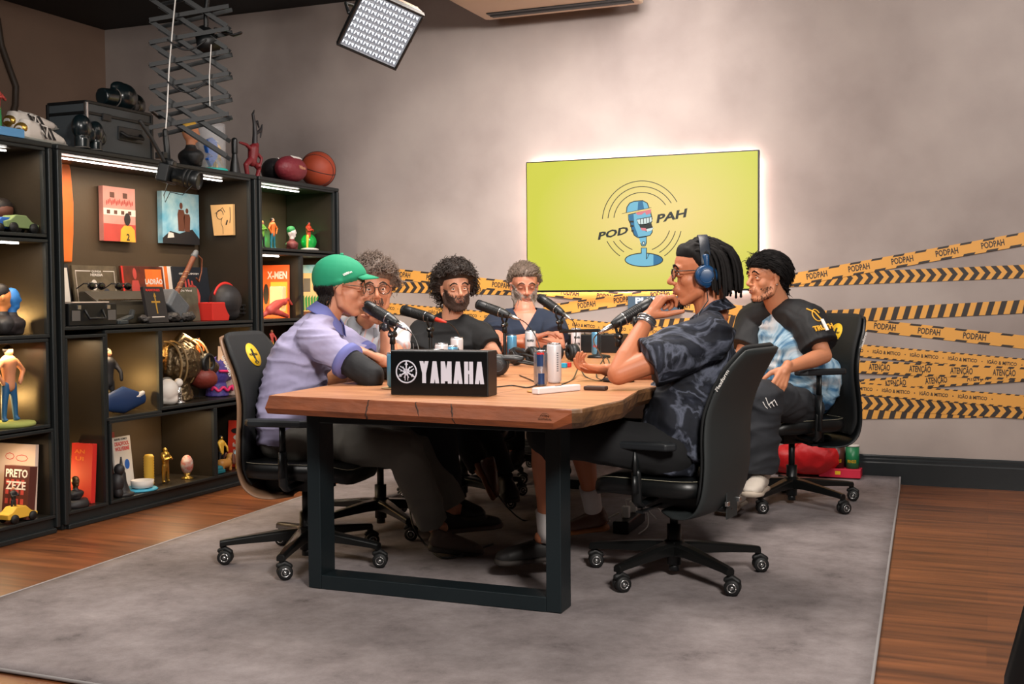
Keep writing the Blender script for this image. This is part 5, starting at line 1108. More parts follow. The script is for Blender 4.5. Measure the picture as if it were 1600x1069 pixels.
p = onT(839, 613); one('coaster', MB().lathe([(.034, TZ+.0005), (.036, TZ+.003), (.034, TZ+.0055)], (p[0], p[1], 0), 28), mat('coaster_amber', rgb(200, 150, 80), .5), 'small amber coaster in front of the silver and blue can', 'coaster')
a, b = onT(842, 617), onT(908, 610.5); d = b-a; d[2] = 0; L_ = np.linalg.norm(d); d = nz(d); q = V3(-d[1], d[0], 0); M_ = np.array([d, q, Zv]).T; mb = MB(); mb.box((a+b)/2+q*.018+Zv*.0115, (L_, .034, .022), M_); wb = one('slim_box', mb, mat('slim_box_white', rgb(226, 220, 220), .45), 'white slim box lying at the right front of the table', 'box', bevel=.004)
mb = MB(); mb.box((a+b)/2+q*.018+Zv*.0232+d*.01, (.03, .008, .0008), M_); build('label_mark', mb, inkd, wb, True)
a, b = onT(911, 610), onT(945, 611); d = b-a; d[2] = 0; L_ = np.linalg.norm(d); d = nz(d); q = V3(-d[1], d[0], 0); M_ = np.array([d, q, Zv]).T; mb = MB(); mb.box((a+b)/2+q*.02+Zv*.008, (L_, .04, .015), M_); one('leather_case', mb, mat('case_brown', rgb(62, 40, 30), .7, bump=.8, bscale=250), 'dark brown textured case lying right of the white slim box', 'case', bevel=.005)
p = onT(917, 548); one('phone', MB().box((p[0], p[1], TZ+.006), (.15, .08, .011)), blackp, 'dark phone lying between the far white and blue cans', 'phone', bevel=.003)
p0 = W(908, 520, 7.0); mb = MB(); mb.box((p0[0]+.12, 6.58, TZ+.055), (.34, .14, .11)); ec = one('equipment_case', mb, blackp, 'low black equipment case at the far right end of the table', 'case', bevel=.006); mb = MB(); mb.tube([(p0[0]+.06, 6.52, TZ+.112), (p0[0]+.06, 6.52, TZ+.125), (p0[0]+.18, 6.52, TZ+.125), (p0[0]+.18, 6.52, TZ+.112)], .004, 6); build('handle', mb, blackm, ec, True)

# microphones
def mic(tip, tail, w0, w1, label, base=None, red=False, boom=False, r=.026, cable=None):
    A = W(*tip, w0); B = W(*tail, w1); d = nz(B-A); L_ = .20; B = A+d*L_
    t = thing('microphone', label, 'microphone', (B[0], B[1], TZ+.0005))
    x = nz(np.cross(d, Zv)); y = np.cross(d, x); M_ = np.array([x, y, d]).T
    body = build('mic_body', MB().lathe([(.016, 0), (.024, .004), (r, .012), (r, .055), (r*.93, .058), (r*.93, .150), (r*.80, .172), (r*.58, .196), (.010, .200)], A, 24, 0, M_), blackp, t, True)
    mb = MB()
    for k in range(9): z = .062+.0085*k; mb.lathe([(r*.93, z), (r*1.0, z+.0015), (r*1.0, z+.0045), (r*.93, z+.006)], A, 24, 0, M_)
    build('vent_ribs', mb, rubber, body, True)
    build('trim_ring', MB().lathe([(r*.94, .140), (r*.985, .141), (r*.985, .1435), (r*.94, .1445)], A, 24, 0, M_), silver, body, True)
    build('grille', MB().lathe([(r*.6, -.0015), (r*.86, .0045), (r*1.005, .014), (r*1.005, .018)], A, 24, 0, M_), mat('mic_grille', rgb(46, 50, 52), .6, .4, bump=1, bscale=900), body, True)
    build('connector', MB().lathe([(.0095, .198), (.0105, .2), (.0105, .225), (.008, .238), (.004, .262)], A, 14, 0, M_), mat('connector_red', rgb(206, 58, 40), .5) if red else silver, t, True)
    j = A+d*.168-Zv*.006; ft = np.array([base[0], base[1], TZ]) if base is not None else np.array([j[0], j[1], TZ])
    kj = j-Zv*.050; mb = MB(); mb.tube([j+x*.027+Zv*.005, j+x*.027-Zv*.02, kj], .0055, 8); mb.tube([j-x*.027+Zv*.005, j-x*.027-Zv*.02, kj], .0055, 8); mb.cyl(kj+x*.016, kj-x*.016, .013, n=16); mb.tube([kj, kj-Zv*.04], [.011, .013], 12, 0, 'flat'); build('shock_mount', mb, blackm, t, True)
    build('mount_screw', MB().cyl(kj+x*.017, kj+x*.019, .006, n=12), silver, t, True); build('mount_screw', MB().cyl(kj-x*.019, kj-x*.017, .006, n=12), silver, t, True)
    mb = MB()
    if boom:
        e = V3(ft[0]+.16, ft[1]+.18, 0); mb.tube([kj-Zv*.035, kj-Zv*.05, e+Zv*(kj[2]-.05)], .009, 10); mb.tube([e+Zv*(kj[2]-.05), e+Zv*(TZ+.005)], .010, 10); ft = e
    else: mb.tube([kj-Zv*.03, np.array([ft[0], ft[1], TZ+.012])], .0085, 10)
    build('stand_pole', mb, blackm, t, True); build('stand_base', MB().lathe([(.062, TZ+.0008), (.064, TZ+.006), (.058, TZ+.014), (.014, TZ+.02), (.010, TZ+.04)], (ft[0], ft[1], 0), 30), blackm, t, True)
    c0 = A+d*.26; pts = [c0]; tgt = cable if cable is not None else V3(c0[0]+.06, c0[1]-.02, TZ+.004); 
    for k in range(1, 13):
        s = k/12; q = c0*(1-s)**3+3*(c0+d*.07)*s*(1-s)**2+3*(tgt+Zv*.09+d*.02)*s*s*(1-s)+tgt*s**3; pts.append(q)
    build('cable', MB().tube(pts, .0026, 6), blackp, t, True); return t
mic((571, 477), (636, 515), 4.92, 4.78, 'black microphone nearest the capped person, at the left', cable=onT(655, 600)+Zv*.004)
mic((628, 484), (688, 501), 5.72, 5.62, 'black microphone with a red connector, second from the left', red=True, cable=onT(722, 566)+Zv*.004)
mic((745, 475), (806, 497), 5.95, 5.85, 'black microphone in front of the grey bearded person', cable=onT(845, 572)+Zv*.004)
mic((843, 465), (888, 496), 6.30, 6.15, 'black microphone on a side arm, hanging left of the far white can', boom=True, cable=onT(895, 560)+Zv*.004)
mic((1020, 472), (944, 516), 4.62, 4.56, 'black microphone nearest the person with headphones, on the right', cable=onT(945, 572)+Zv*.004)

# spare headphones in a pile
def phones(loc, rz, label, tilt=0):
    t = thing('headphones', label, 'headphones', loc, rz)
    for s in (-1, 1):
        M_ = np.array([V3(1, 0, 0), V3(0, math.sin(.5), math.cos(.5)*s) if 0 else V3(0, 0, 1), V3(0, -s, 0)]).T
        M_ = np.array([[1, 0, 0], [0, 0, 1], [0, -1, 0]]).T if s < 0 else np.array([[1, 0, 0], [0, 0, -1], [0, 1, 0]]).T
        c = V3(0, s*.055, .046)
        cup = build('ear_cup', MB().lathe([(.030, -.022), (.043, -.018), (.045, -.006), (.044, .006), (.038, .018), (.015, .022)], c, 26, 0, M_), hp2, t)
        mb = MB(); mb.tube([c+V3(.024*math.cos(a), s*.0215, .024*math.sin(a)) for a in np.linspace(0, 6.28, 22)], .002, 5, 0, 'flat'); build('cup_ring', mb, hp3, cup)
        build('ear_pad', MB().tube([c+V3(.028*math.cos(a), -s*.022, .028*math.sin(a)) for a in np.linspace(0, 6.28, 22)], .013, 8, 0, 'flat'), rubber, t)
        build('yoke', MB().tube([c+V3(.02, s*.01, .03), c+V3(.07, s*.02, .03), c+V3(.10, s*.012, .024)], .007, 8, sq=1.4), hp2, t)
    pts = [V3(.09+.085*math.sin(a)*1.15, .068*math.cos(a)*1.0, .062-.02*math.sin(a)) for a in np.linspace(0, PI, 18)]
    build('headband', MB().tube(pts, .011, 8, sq=.45), rubber, t); return t
hp2 = mat('headphone_black', rgb(26, 28, 31), .45); hp3 = mat('headphone_ring', rgb(70, 72, 76), .4, .5)
p = onT(776, 588); phones((p[0], p[1]+.02, TZ+.001), .35, 'black headphones lying nearest behind the YAMAHA sign')
p = onT(820, 572); phones((p[0]-.02, p[1]+.05, TZ+.001), -.6, 'black headphones lying behind the silver and blue can')
p = onT(868, 566); phones((p[0]+.03, p[1]+.05, TZ+.001), 2.4, 'black headphones lying right of the tall white can in the middle')
def cable(name, pts, r, m, label, cat='cable'):
    P = [np.array(p, float) for p in pts]; out = []
    for i in range(len(P)-1):
        p0, p1, p2, p3 = P[max(i-1, 0)], P[i], P[i+1], P[min(i+2, len(P)-1)]
        for k in range(6): t = k/6; out.append(.5*((2*p1)+(-p0+p2)*t+(2*p0-5*p1+4*p2-p3)*t*t+(-p0+3*p1-3*p2+p3)*t**3))
    out.append(P[-1]); return one(name, MB().tube(out, r, 6), m, label, cat)
z3 = Zv*.0035
cable('cord', [onT(755, 600)+z3, onT(772, 606)+z3, onT(800, 604)+z3, onT(825, 607)+z3, onT(838, 600)+z3, onT(812, 588)+z3], .0025, blackp, 'thin black cord trailing on the table right of the sign')
cable('cord', [onT(745, 570)+z3, onT(752, 562)+Zv*.08, onT(765, 560)+Zv*.13, onT(775, 566)+Zv*.06, onT(790, 572)+z3, onT(810, 566)+Zv*.05], .003, blackp, 'black cord looping up over the spare headphones')
cable('cord', [onT(878, 602)+z3, onT(895, 594)+z3, onT(905, 585)+Zv*.03, onT(915, 590)+z3, onT(940, 596)+z3, onT(952, 588)+Zv*.05, onT(945, 580)+Zv*.06, onT(932, 590)+z3, onT(960, 600)+z3], .0028, blackp, 'black cord curling under the open hand at the right')
p = onT(881, 575); one('plug', MB().box((p[0], p[1], TZ+.012), (.03, .022, .022)), mat('plug_cyan', rgb(30, 150, 186), .5), 'small cyan plug in the cord tangle near the open hand', 'plug', bevel=.003)
p = onT(888, 574); one('plug', MB().box((p[0], p[1], TZ+.012), (.026, .022, .022)), redp, 'small red plug in the cord tangle near the open hand', 'plug', bevel=.003)

# ------------------------------------------------------------------ under and round the table
fz = .012
a, b = onZ(985, 832, fz), onZ(1010, 812, fz); d = nz(b-a); q = V3(-d[1], d[0], 0); M_ = np.array([d, q, Zv]).T; c = a+d*.10+q*.03
mb = MB(); mb.box(c+Zv*.030, (.32, .075, .055), M_); ps = one('power_strip', mb, blackp, 'black power strip block on the rug behind the front right chair', 'power strip', bevel=.006)
for k, s in ((-.06, 0), (.08, 0)): mb = MB(); cc = c+d*k; mb.box(cc+Zv*.085, (.03, .035, .055), M_); ch = one('charger', mb, white, 'white plug charger standing on the %s of the black power strip' % ('near end' if k < 0 else 'far end'), 'charger', bevel=.005); build('cable_end', MB().tube([cc+Zv*.11, cc+Zv*.14, cc-q*.05+Zv*.15, cc-q*.14+Zv*.06], .003, 6), white, ch, True)
cable('cord', [c+Zv*.066+q*.05, c+q*.12+Zv*.03, c+q*.2-d*.1+Zv*.006, c+q*.3+Zv*.006, c+q*.25+d*.15+Zv*.006, c+q*.12+d*.1+Zv*.006], .0035, white, 'white cord winding left from the power strip on the rug')
cable('cord', [c+Zv*.066+d*.1, c-q*.06+d*.05+Zv*.1, c-q*.10-d*.05+Zv*.03, c-q*.08-d*.15+Zv*.006], .003, white, 'white cord looping right off the power strip')
cable('cord', [W(640, 790, 5.1), W(646, 822, 5.0), W(668, 850, 4.95)*V3(1, 1, 0)+Zv*.02, onZ(700, 872, .02)+0, onZ(770, 850, .02)], .004, blackp, 'black cord drooping to the rug behind the grey trousers')
cable('cord', [W(726, 700, 5.6), W(760, 750, 5.5), onZ(815, 812, .02), onZ(860, 800, .02), onZ(880, 770, .02)], .004, blackp, 'black cord running diagonally down under the middle of the table')
# red bag, crisp tubes on a red tray
p = onZ(1262, 744, .03); rb = mat('bag_red', rgb(206, 24, 30), .5, bump=.3, bscale=30)
mb = MB(); mb.ell((p[0]+.03, p[1]+.02, .045+.10), (.17, .12, .115), None, 26); mb.ell((p[0]-.10, p[1]+.02, .12), (.13, .11, .09), None, 18)
me = remesh(mb, .012, 3, 'bag'); folds(me, .006, 2, 9); V_ = mesh_arr(me); V_[:, 2] = np.maximum(V_[:, 2], .045); c = V3(p[0], p[1]+.02, .045); set_arr(me, V_-c); o = link('holdall_bag', me, rb); o.location = c; tag(o, 'red rounded bag on the rug under the far right chair', 'bag')
mb = MB(); mb.tube([c+V3(-.08, -.10, .16), c+V3(-.03, -.06, .235), c+V3(.07, -.06, .24), c+V3(.12, -.10, .17)], .008, 8, sq=.5); build('bag_handle', mb, rb, o, True)
p = onZ(1318, 744, .045); tray = one('snack_tray', MB().box((p[0]-.02, p[1]+.04, .062), (.23, .11, .05)), mat('tray_red', rgb(200, 30, 60), .5), 'red card tray holding two crisp tubes beside the red bag', 'tray', bevel=.003)
build('printed_patch', MB().box((p[0]-.03, p[1]-.0155, .064), (.03, .001, .02)), yellow, tray, True)
for px, m_, lb, colr in ((1305, mat('tube_brown', rgb(74, 36, 30), .4), 'brown crisp tube on the red tray, next to the bag', 0), (1329, mat('tube_green', rgb(24, 110, 66), .4), 'green crisp tube on the red tray, farthest right', 1)):
    q = onZ(px, 735, .088); q = V3(q[0], p[1]+.04, .0885); t = thing('crisp_tube', lb, 'crisp tube', tuple(q)); bd = build('tube_body', MB().lathe([(.0375, 0), (.0375, .125)], n=24), m_, t); build('tube_lid', MB().lathe([(.039, .124), (.039, .131), (.036, .133)], n=24), mat('tube_cap', rgb(200, 196, 188), .4), t)
    mb = MB(); mb.text('PRINGLES', (0, 0, 0), (1, 0, 0), (0, 1, 0), .016, 0, .0006, bold=.04, width=.05); V = mb.arr(); mb.v = [np.array([V3(math.sin(v[0]/.0375)*.0383, -math.cos(v[0]/.0375)*.0383, .04+v[1]) for v in V])]; build('lettering', mb, yellow, bd)

# ------------------------------------------------------------------ studio gear overhead
# panel lamp with a honeycomb grid
wl = 5.0; k_ = wl/FPX; TLc, E1, E2 = (573, 5), (82, 28, 40), (-39, 57, 40)
cc = W(594.5, 46.5, wl+.11); e1 = nz(R*82-U*28+F*40); e2 = -R*39-U*57+F*40; e2 = nz(e2-e1*(e2@e1)); nn = nz(np.cross(e1, e2)); nn = nn if nn[2] < 0 else -nn; e2 = nz(np.cross(nn, e1)) if np.cross(nn, e1)@e2 > 0 else -nz(np.cross(nn, e1))
ML = np.array([e1, e2, nn]).T; S = .262
lamp = thing('panel_lamp', 'square studio lamp with lit honeycomb grid hanging near the ceiling', 'lamp', tuple(cc))
mb = MB(); mb.prism([(-S/2-.012, -S/2-.012), (S/2+.012, -S/2-.012), (S/2+.012, S/2+.012), (-S/2-.012, S/2+.012)], -.035, -.02, ML, cc, 0); 
mb.prism([(-S/2, -S/2), (S/2, -S/2), (S/2, S/2), (-S/2, S/2)], -.10, -.035, ML, cc, 0, [(-S/2-.012, -S/2-.012), (S/2+.012, -S/2-.012), (S/2+.012, S/2+.012), (-S/2-.012, S/2+.012)])
build('lamp_housing', mb, mat('lamp_gloss_black', rgb(12, 14, 16), .15, coat=.5), lamp, True, bevel=.012, seg=3)
for s1, s2, l1, l2 in ((0, 1, S+.03, .010), (0, -1, S+.03, .010), (1, 0, .010, S+.01), (-1, 0, .010, S+.01)):
    build('rim', MB().box(cc+e1*s1*(S/2+.01)+e2*s2*(S/2+.01)+nn*-.008, (l1, l2, .035), ML), blackp, lamp, True, bevel=.003)
lm = mat('lamp_diffuser', (0, 0, 0), .5, emit=(.95, .97, 1), estr=1.5); build('diffuser', MB().box(cc-nn*.018, (S+.005, S+.005, .004), ML), lm, lamp, True)
mb = MB(); cell = S/9; th = .0012
gm = mat('grid_white', rgb(150, 154, 164), .6)
for i in range(10):
    v = -S/2+cell*i
    mb.box(cc+e1*v-nn*.002, (th, S, .026), ML); mb.box(cc+e2*v-nn*.002, (S, th, .026), ML)
for i in range(9):
    for j in range(9):
        c = cc+e1*(-S/2+cell*(i+.5))+e2*(-S/2+cell*(j+.5))
        b0 = -.014; h = .012; q = cell/2*.96
        P4 = [c+e1*a_*q+e2*b_*q+nn*h for a_, b_ in ((-1, -1), (1, -1), (1, 1), (-1, 1))]; ap = c+nn*b0
        mb.add(P4+[ap], [(0, 1, 4), (2, 3, 4)], 0, False)
build('honeycomb_grid', mb, gm, lamp, True)
mb = MB(); mb.tube([cc+e1*(S/2+.02)-nn*.03, cc+e1*(S/2+.03)-nn*.12, cc-nn*.19, cc-e1*(S/2+.03)-nn*.12, cc-e1*(S/2+.02)-nn*.03], .008, 8); tpz = cc-nn*.19; mb.tube([tpz, V3(tpz[0], tpz[1], CEIL-.002)], .012, 10); build('yoke', mb, blackm, lamp, True)
lp = area('panel_lamp_light', tuple(cc+nn*.02), tuple(cc+nn), S, S, 9, (.96, .97, 1)); 
# ceiling grid, pantograph and camera
rail = one('ceiling_rail', MB().box((-3.35, 4.1, CEIL-.09), (.05, 3.2, .05)).box((-3.35, 5.0, CEIL-.03), (.03, .03, .07)), blackm, 'black rail under the ceiling above the scissor arm', 'rail', bevel=.003)
rail2 = one('ceiling_rail', MB().box((-4.2, 5.1, CEIL-.05), (3.2, .05, .05)), mat('rail_dark', rgb(34, 40, 44), .5), 'dark cross rail under the ceiling near the left wall corner', 'rail', bevel=.003)
wp = 5.45; pan = thing('scissor_arm', 'black scissor pantograph hanging from the ceiling over the bookcase', 'pantograph', tuple(W(300, 0, wp)*V3(1, 1, 0)+Zv*(CEIL-.12)))
def PW(px, py, lay): return W(px, py, wp+lay*.10)+F*0
ys = [-62, -22, 32, 66, 101, 136, 171, 206]
Lx, Rx = 234, 362
for lay in (0, 1):
    dx, dy = (0, 0) if lay == 0 else (14, 12)
    for i, y in enumerate((-20, 14, 48, 82, 116, 150)):
        for (a_, b_) in (((Lx+dx, y+dy), (Rx+dx*0, y+46+dy)), ((Lx+dx, y+18+dy), (Rx+dx*0, y-6+dy))):
            pass
    for i, y in enumerate((-38, -3, 32, 67, 102, 137, 165)):
        a_, b_ = PW(Lx+dx, y+dy, lay), PW(Rx-8+dx*.4, y+78+dy*.5, lay); c_, e_ = PW(Lx+dx, y+35+dy, lay), PW(Rx-4+dx*.4, y+43+dy*.5-30, lay)
        for (s, e) in ((a_, b_), (c_, e_)):
            d = nz(e-s); q = nz(np.cross(d, F)); mb = MB(); mb.box((s+e)/2+F*(.006 if s is a_ else -.006), (np.linalg.norm(e-s), .020, .006), np.array([d, q, np.cross(d, q)]).T); build('scissor_bar', mb, blackm, pan, True)
for y in (32, 67, 102, 137, 172):
    build('pivot_rod', MB().cyl(PW(Lx, y, -.05), PW(Lx+14, y+12, 1.05), .006, n=8), blackm, pan, True)
build('coiled_cable', MB().tube([W(278, -40, 5.4), W(270, 40, 5.4), W(264, 110, 5.4), W(261, 175, 5.4), W(259, 200, 5.4)], .0035, 6), white, pan, True)
build('coiled_cable', MB().tube([W(330, 70, 5.4), W(327, 120, 5.42), W(328, 165, 5.42)], .0025, 6), white, pan, True)
build('carriage', MB().box(W(330, -22, wp), (.30, .12, .05)), blackm, pan, True, bevel=.004)
for y in (62, 128):
    pts = [W(262+60*t+0, y+6*math.sin(t*3.1)*(1), 5.38)+U*(-.03*math.sin(t*PI)) for t in np.linspace(0, 1, 12)]; build('cable_loop', MB().tube(pts, .004, 6), blackp, pan, True)
wc = 5.35; drop = build('drop_post', MB().tube([W(258, 205, wc), W(262, 250, wc)], .012, 10), blackm, pan, True)
# small black spotlight clamped high on the pantograph
c = W(322, 62, 5.5); sp = thing('spotlight', 'small black lamp clamped high on the scissor arm', 'lamp', tuple(c)); build('lamp_head', MB().lathe([(.03, -.07), (.045, -.04), (.05, .03), (.055, .06)], c, 18, 0, frame(nz(F*-.5+Zv*-.7+R*.3), nz(Zv+F*.3))@np.array([[0, 0, 1], [0, 1, 0], [-1, 0, 0]])), blackm, sp, True)
build('clamp', MB().tube([c+U*.03, c+U*.14, c+U*.30+R*.02], .012, 8), blackm, sp, True); mb = MB(); mb.tube([c+U*.05+R*.05, c+U*.02+R*.13, c+U*.03+R*.16], .014, 8, sq=.5); build('barn_door', mb, blackm, sp, True)
# camera body with lens
dc = W(262, 272, 5.35); dR = nz(R*.97+U*-.22+F*-.1); fr_ = frame(dR, U); 
cm = thing('camera', 'black camera with a long lens hanging under the scissor arm', 'camera', tuple(dc))
build('camera_body', MB().box(dc, (.055, .125, .085), fr_), blackp, cm, True, bevel=.008, seg=3); build('prism_hump', MB().box(dc+fr_@V3(0, 0, .052), (.05, .05, .03), fr_), blackp, cm, True, bevel=.008)
ln = build('lens', MB().lathe([(.032, .025), (.036, .04), (.036, .07), (.041, .075), (.041, .12), (.043, .125), (.043, .155), (.038, .158), (.036, .150), (.02, .148)], dc, 26, 0, fr_@np.array([[0, 0, 1], [0, 1, 0], [-1, 0, 0]])), blackp, cm, True)
for x in (.085, .105): build('focus_ring', MB().lathe([(.041, x), (.0425, x+.001), (.0425, x+.012), (.041, x+.013)], dc, 26, 0, fr_@np.array([[0, 0, 1], [0, 1, 0], [-1, 0, 0]])), rubber, ln, True)
build('camera_screen', MB().box(dc+fr_@V3(-.034, .0, -.01), (.008, .07, .05), fr_), mat('blue_tape', rgb(60, 150, 200), .5), cm, True, bevel=.002)
build('camera_mount', MB().tube([dc+fr_@V3(0, 0, .06), W(262, 250, 5.35), W(259, 215, 5.35)], .014, 10), blackm, cm, True); build('handle_bar', MB().tube([W(256, 252, 5.3), W(236, 215, 5.25), W(219, 190, 5.2)], .009, 8), rubber, cm, True)
build('hanging_wire', MB().tube([W(262, 288, 5.3), W(256, 305, 5.28), W(258, 316, 5.28), W(266, 300, 5.28), W(285, 305, 5.28), W(300, 290, 5.3)], .0022, 6), blackp, cm, True); build('camera_monitor', MB().box(W(252, 243, 5.33), (.05, .03, .03)), blackp, cm, True, bevel=.004)
# dark chair back edge low at the right margin
mb = MB(); P0 = [onZ(1590, 1075, .45)]
c = W(1604, 1030, 2.6); mb.tube([c+V3(.0, 0, -.3), c+V3(.01, 0, -.05), c+V3(.045, 0, .10), c+V3(.09, 0, .17)], .028, 10, sq=2.0); st_ = one('stool', mb, blackp, 'edge of a black stool cut off by the lower right picture edge', 'stool')
build('stool_seat', MB().lathe([(.15, .0), (.17, .02), (.15, .04)], c+V3(.25, 0, .16), 24), leather, st_, True)
mb = MB(); s0 = V_ = None
for k in range(3): a_ = k*2.1+.4; mb.tube([c+V3(.25, 0, .16), V3(c[0]+.25+.2*math.cos(a_), c[1]+.2*math.sin(a_), .02)], .014, 8); 
build('stool_legs', mb, blackm, st_, True)
# ------------------------------------------------------------------ things displayed in and on the bookcases
def Sx(px, py, X=-4.2): p = onX(px, py, X); return p[1], p[2]
def yz(px, X): return onX(px, 500, X)[1]
def M3(rz=0, tilt=0, roll=0): return np.array((Matrix.Rotation(rz, 3, 'Z') @ Matrix.Rotation(tilt, 3, 'Y') @ Matrix.Rotation(roll, 3, 'X')))
def panel(name, y0, y1, z0, z1, X, th, m, label, cat, tilt=0, rz=0):     # a flat thing facing the room (+X)
    w_, h = y1-y0, z1-z0; t = thing(name, label, cat, (X, (y0+y1)/2, z0), rz); M_ = M3(0, tilt)
    b = build('cover' if cat in ('book', 'record', 'comic') else 'panel', MB().box(M_@V3(0, 0, h/2), (th, w_, h), M_), m, t, bevel=.001); return t, b, M_, w_, h
def spanel(name, px0, px1, z0, z1, Yp, th, m, label, cat, tilt=-.06):      # leans on a side wall, facing the -Y way
    x0, x1 = onY(px0, 500, Yp)[0], onY(px1, 500, Yp)[0]; x1 = min(x1, -4.015); w_, h = x1-x0, z1-z0; t = thing(name, label, cat, ((x0+x1)/2, Yp, z0), -PI/2); M_ = M3(0, tilt)
    b = build('cover' if cat in ('book', 'record', 'comic') else 'panel', MB().box(M_@V3(0, 0, h/2), (th, w_, h), M_), m, t, bevel=.001); return t, b, M_, w_, h
def on(t, b, M_, w_, h, th, parts):       # flat printed shapes on the +X face: (name, material, [polys in 0..1 coordinates]) or text
    for k, (nm, m, shp) in enumerate(parts):
        mb = MB(); e = th/2+.0006+.0004*k
        for s in shp:
            if isinstance(s, str) or (isinstance(s, tuple) and isinstance(s[0], str)):
                txt, cy, cz, hh, ww = s; mb.text(txt, M_@V3(e, (cy-.5)*w_, cz*h), M_@V3(0, 1, 0), M_@V3(0, 0, 1), hh, 0, .0004, bold=.03, width=ww*w_)
            else: mb.add([M_@V3(e, (u-.5)*w_, v*h) for u, v in s], [tuple(range(len(s)))], 0, False)
        build(nm, mb, m, b)
def blob(cu, cv, ru, rv, n=12): return [(cu+ru*math.cos(2*PI*k/n), cv+rv*math.sin(2*PI*k/n)) for k in range(n)]
def man(cu, v0, v1, k=1): H = v1-v0; return [[(cu-.08*k, v0), (cu+.08*k, v0), (cu+.1*k, v0+H*.6), (cu+.07*k, v0+H*.76), (cu-.07*k, v0+H*.76), (cu-.1*k, v0+H*.6)], blob(cu, v1-H*.1, .045*k, H*.12)]
def rc(u0, v0, u1, v1): return [(u0, v0), (u1, v0), (u1, v1), (u0, v1)]
c_ = lambda n, *a, **k: mat(n, rgb(*a), .55, **k)
org = c_('board_orange', 226, 112, 40, var=.15, vscale=9); red = c_('cover_red', 206, 44, 36); pk = c_('cover_pink', 214, 146, 136, var=.08, vscale=14); crim = c_('cover_crimson', 186, 70, 62, var=.12, vscale=8); dk = c_('cover_dark', 34, 32, 34); skyb = mat('cover_sky', rgb(180, 214, 224), .55, var=.1, vscale=10, col2=rgb(90, 160, 190)); brn = c_('cover_brown', 96, 56, 42); tanc = c_('card_tan', 206, 164, 110); ylw = c_('cover_yellow', 226, 176, 60); wht = c_('cover_white', 216, 208, 200); gry = c_('cover_grey', 96, 92, 88); grn = c_('toy_green', 40, 130, 70); blu = c_('toy_blue', 34, 92, 176); tl = c_('toy_teal', 20, 110, 124); skn = c_('toy_skin', 196, 132, 96); bronze = mat('bronze', rgb(96, 80, 58), .35, .8, bump=.6, bscale=60); gold = mat('toy_gold', rgb(190, 150, 70), .3, .8); purp = c_('toy_purple', 62, 50, 120, bump=.5, bscale=60); pinkm = c_('toy_pink', 214, 40, 100)
# --- middle bookcase, top compartment: things on its back wall
XB = SX-SD+.035
def wallpic(name, px0, py0, px1, py1, th, m, label, cat='picture', X=XB):
    y0, z1 = Sx(px0, py0, X); y1, z0 = Sx(px1, py1, X); z0b = Sx(px1, py1, X)[1]; z1b = Sx(px0, py0, X)[1]; return panel(name, y0, y1, z0b, z1b, X, th, m, label, cat)
y0, z1 = Sx(88, 284, XB); y1, z0 = Sx(112, 372, XB); z1 -= .03
mb = MB(); mb.prism([(-.10, -.25), (.085, -.25), (.10, -.1), (.105, .05), (.09, .22), (.08, .25), (-.10, .25)], -.02, .02, np.array([[0, 0, 1], [1, 0, 0], [0, 1, 0]]).T.T, (XB, y1-.105, (z0+z1)/2)); one('board_panel', mb, org, 'orange curved board hanging at the left of the middle bookcase', 'board', bevel=.006)
t, b, M_, w_, h = wallpic('picture_block', 157, 290, 209, 379, .03, pk, 'pink and red stadium picture block with a yellow shirted back on it')
on(t, b, M_, w_, h, .03, [('lower_field', crim, [rc(0, 0, 1, .32)]), ('building_band', wht, [rc(0, .48, 1, .60)]), ('windows', brn, [rc(.1+.22*k, .50, .2+.22*k, .57) for k in range(4)]+[rc(.2, .8, .34, .9), rc(.6, .8, .74, .9)]), ('crowd', crim, [blob(.1+.05*k, .70+.02*(k % 3), .02, .05, 6) for k in range(17)]), ('shirt', ylw, [[(.5, 0), (.98, 0), (.96, .22), (.85, .3), (.62, .3), (.52, .22)]]), ('neck_and_hair', dk, [blob(.73, .42, .10, .12)]), ('shirt_number', dk, [('2', .74, .08, .035, .1)])])
t, b, M_, w_, h = wallpic('picture_block', 249, 298, 308, 383, .035, skyb, 'sky blue picture block showing figures above a dark rock'); on(t, b, M_, w_, h, .035, [('rock', dk, [[(0, 0), (1, 0), (1, .12), (.8, .3), (.45, .2), (.2, .24), (0, .1)]]), ('figure_print', brn, man(.5, .25, .8)+man(.66, .25, .7, .9)), ('shoe_print', wht, [[(.12, .1), (.3, .12), (.28, .2), (.15, .22)]])])
pa, pb = onY(331, 344, 5.70), onY(366, 344, 5.70); za, zb_ = onY(348, 320, 5.70)[2], onY(348, 368, 5.70)[2]; cx_, cz_ = (pa[0]+pb[0])/2, (za+zb_)/2
t = thing('picture_card', 'tan card with a thin ink drawing on the side wall of the middle bookcase', 'picture', (cx_, 5.70, zb_)); hw_, hh_ = (pb[0]-pa[0])/2, (za-zb_)/2
b = build('panel', MB().prism([(-hw_*.72, -hh_), (hw_, -hh_), (hw_*1.0, hh_), (-hw_, hh_)], 0, .02, np.array([[1, 0, 0], [0, 0, 1], [0, 1, 0]], float).T, (0, -.012, hh_)), tanc, t)
mb = MB(); Q = lambda u, v: (u*hw_, -.0135, hh_+v*hh_)
mb.tube([Q(-.15+.3*math.cos(a), .35+.3*math.sin(a)) for a in np.linspace(0, 5.5, 18)], .0018, 5); mb.tube([Q(.0, .05), Q(-.05, -.2), Q(.1, -.5), Q(.12, -.9)], .0014, 5); mb.tube([Q(-.35, .4), Q(-.6, .45), Q(-.3, .55), Q(.1, .8), Q(.3, .5)], .0016, 5); mb.tube([Q(.4, -.3), Q(.5, -.05)], .004, 5); mb.tube([Q(.75, .8), Q(.8, .2), Q(.72, -.2)], .002, 5); build('ink_drawing', mb, dk, b)
zB = .9555
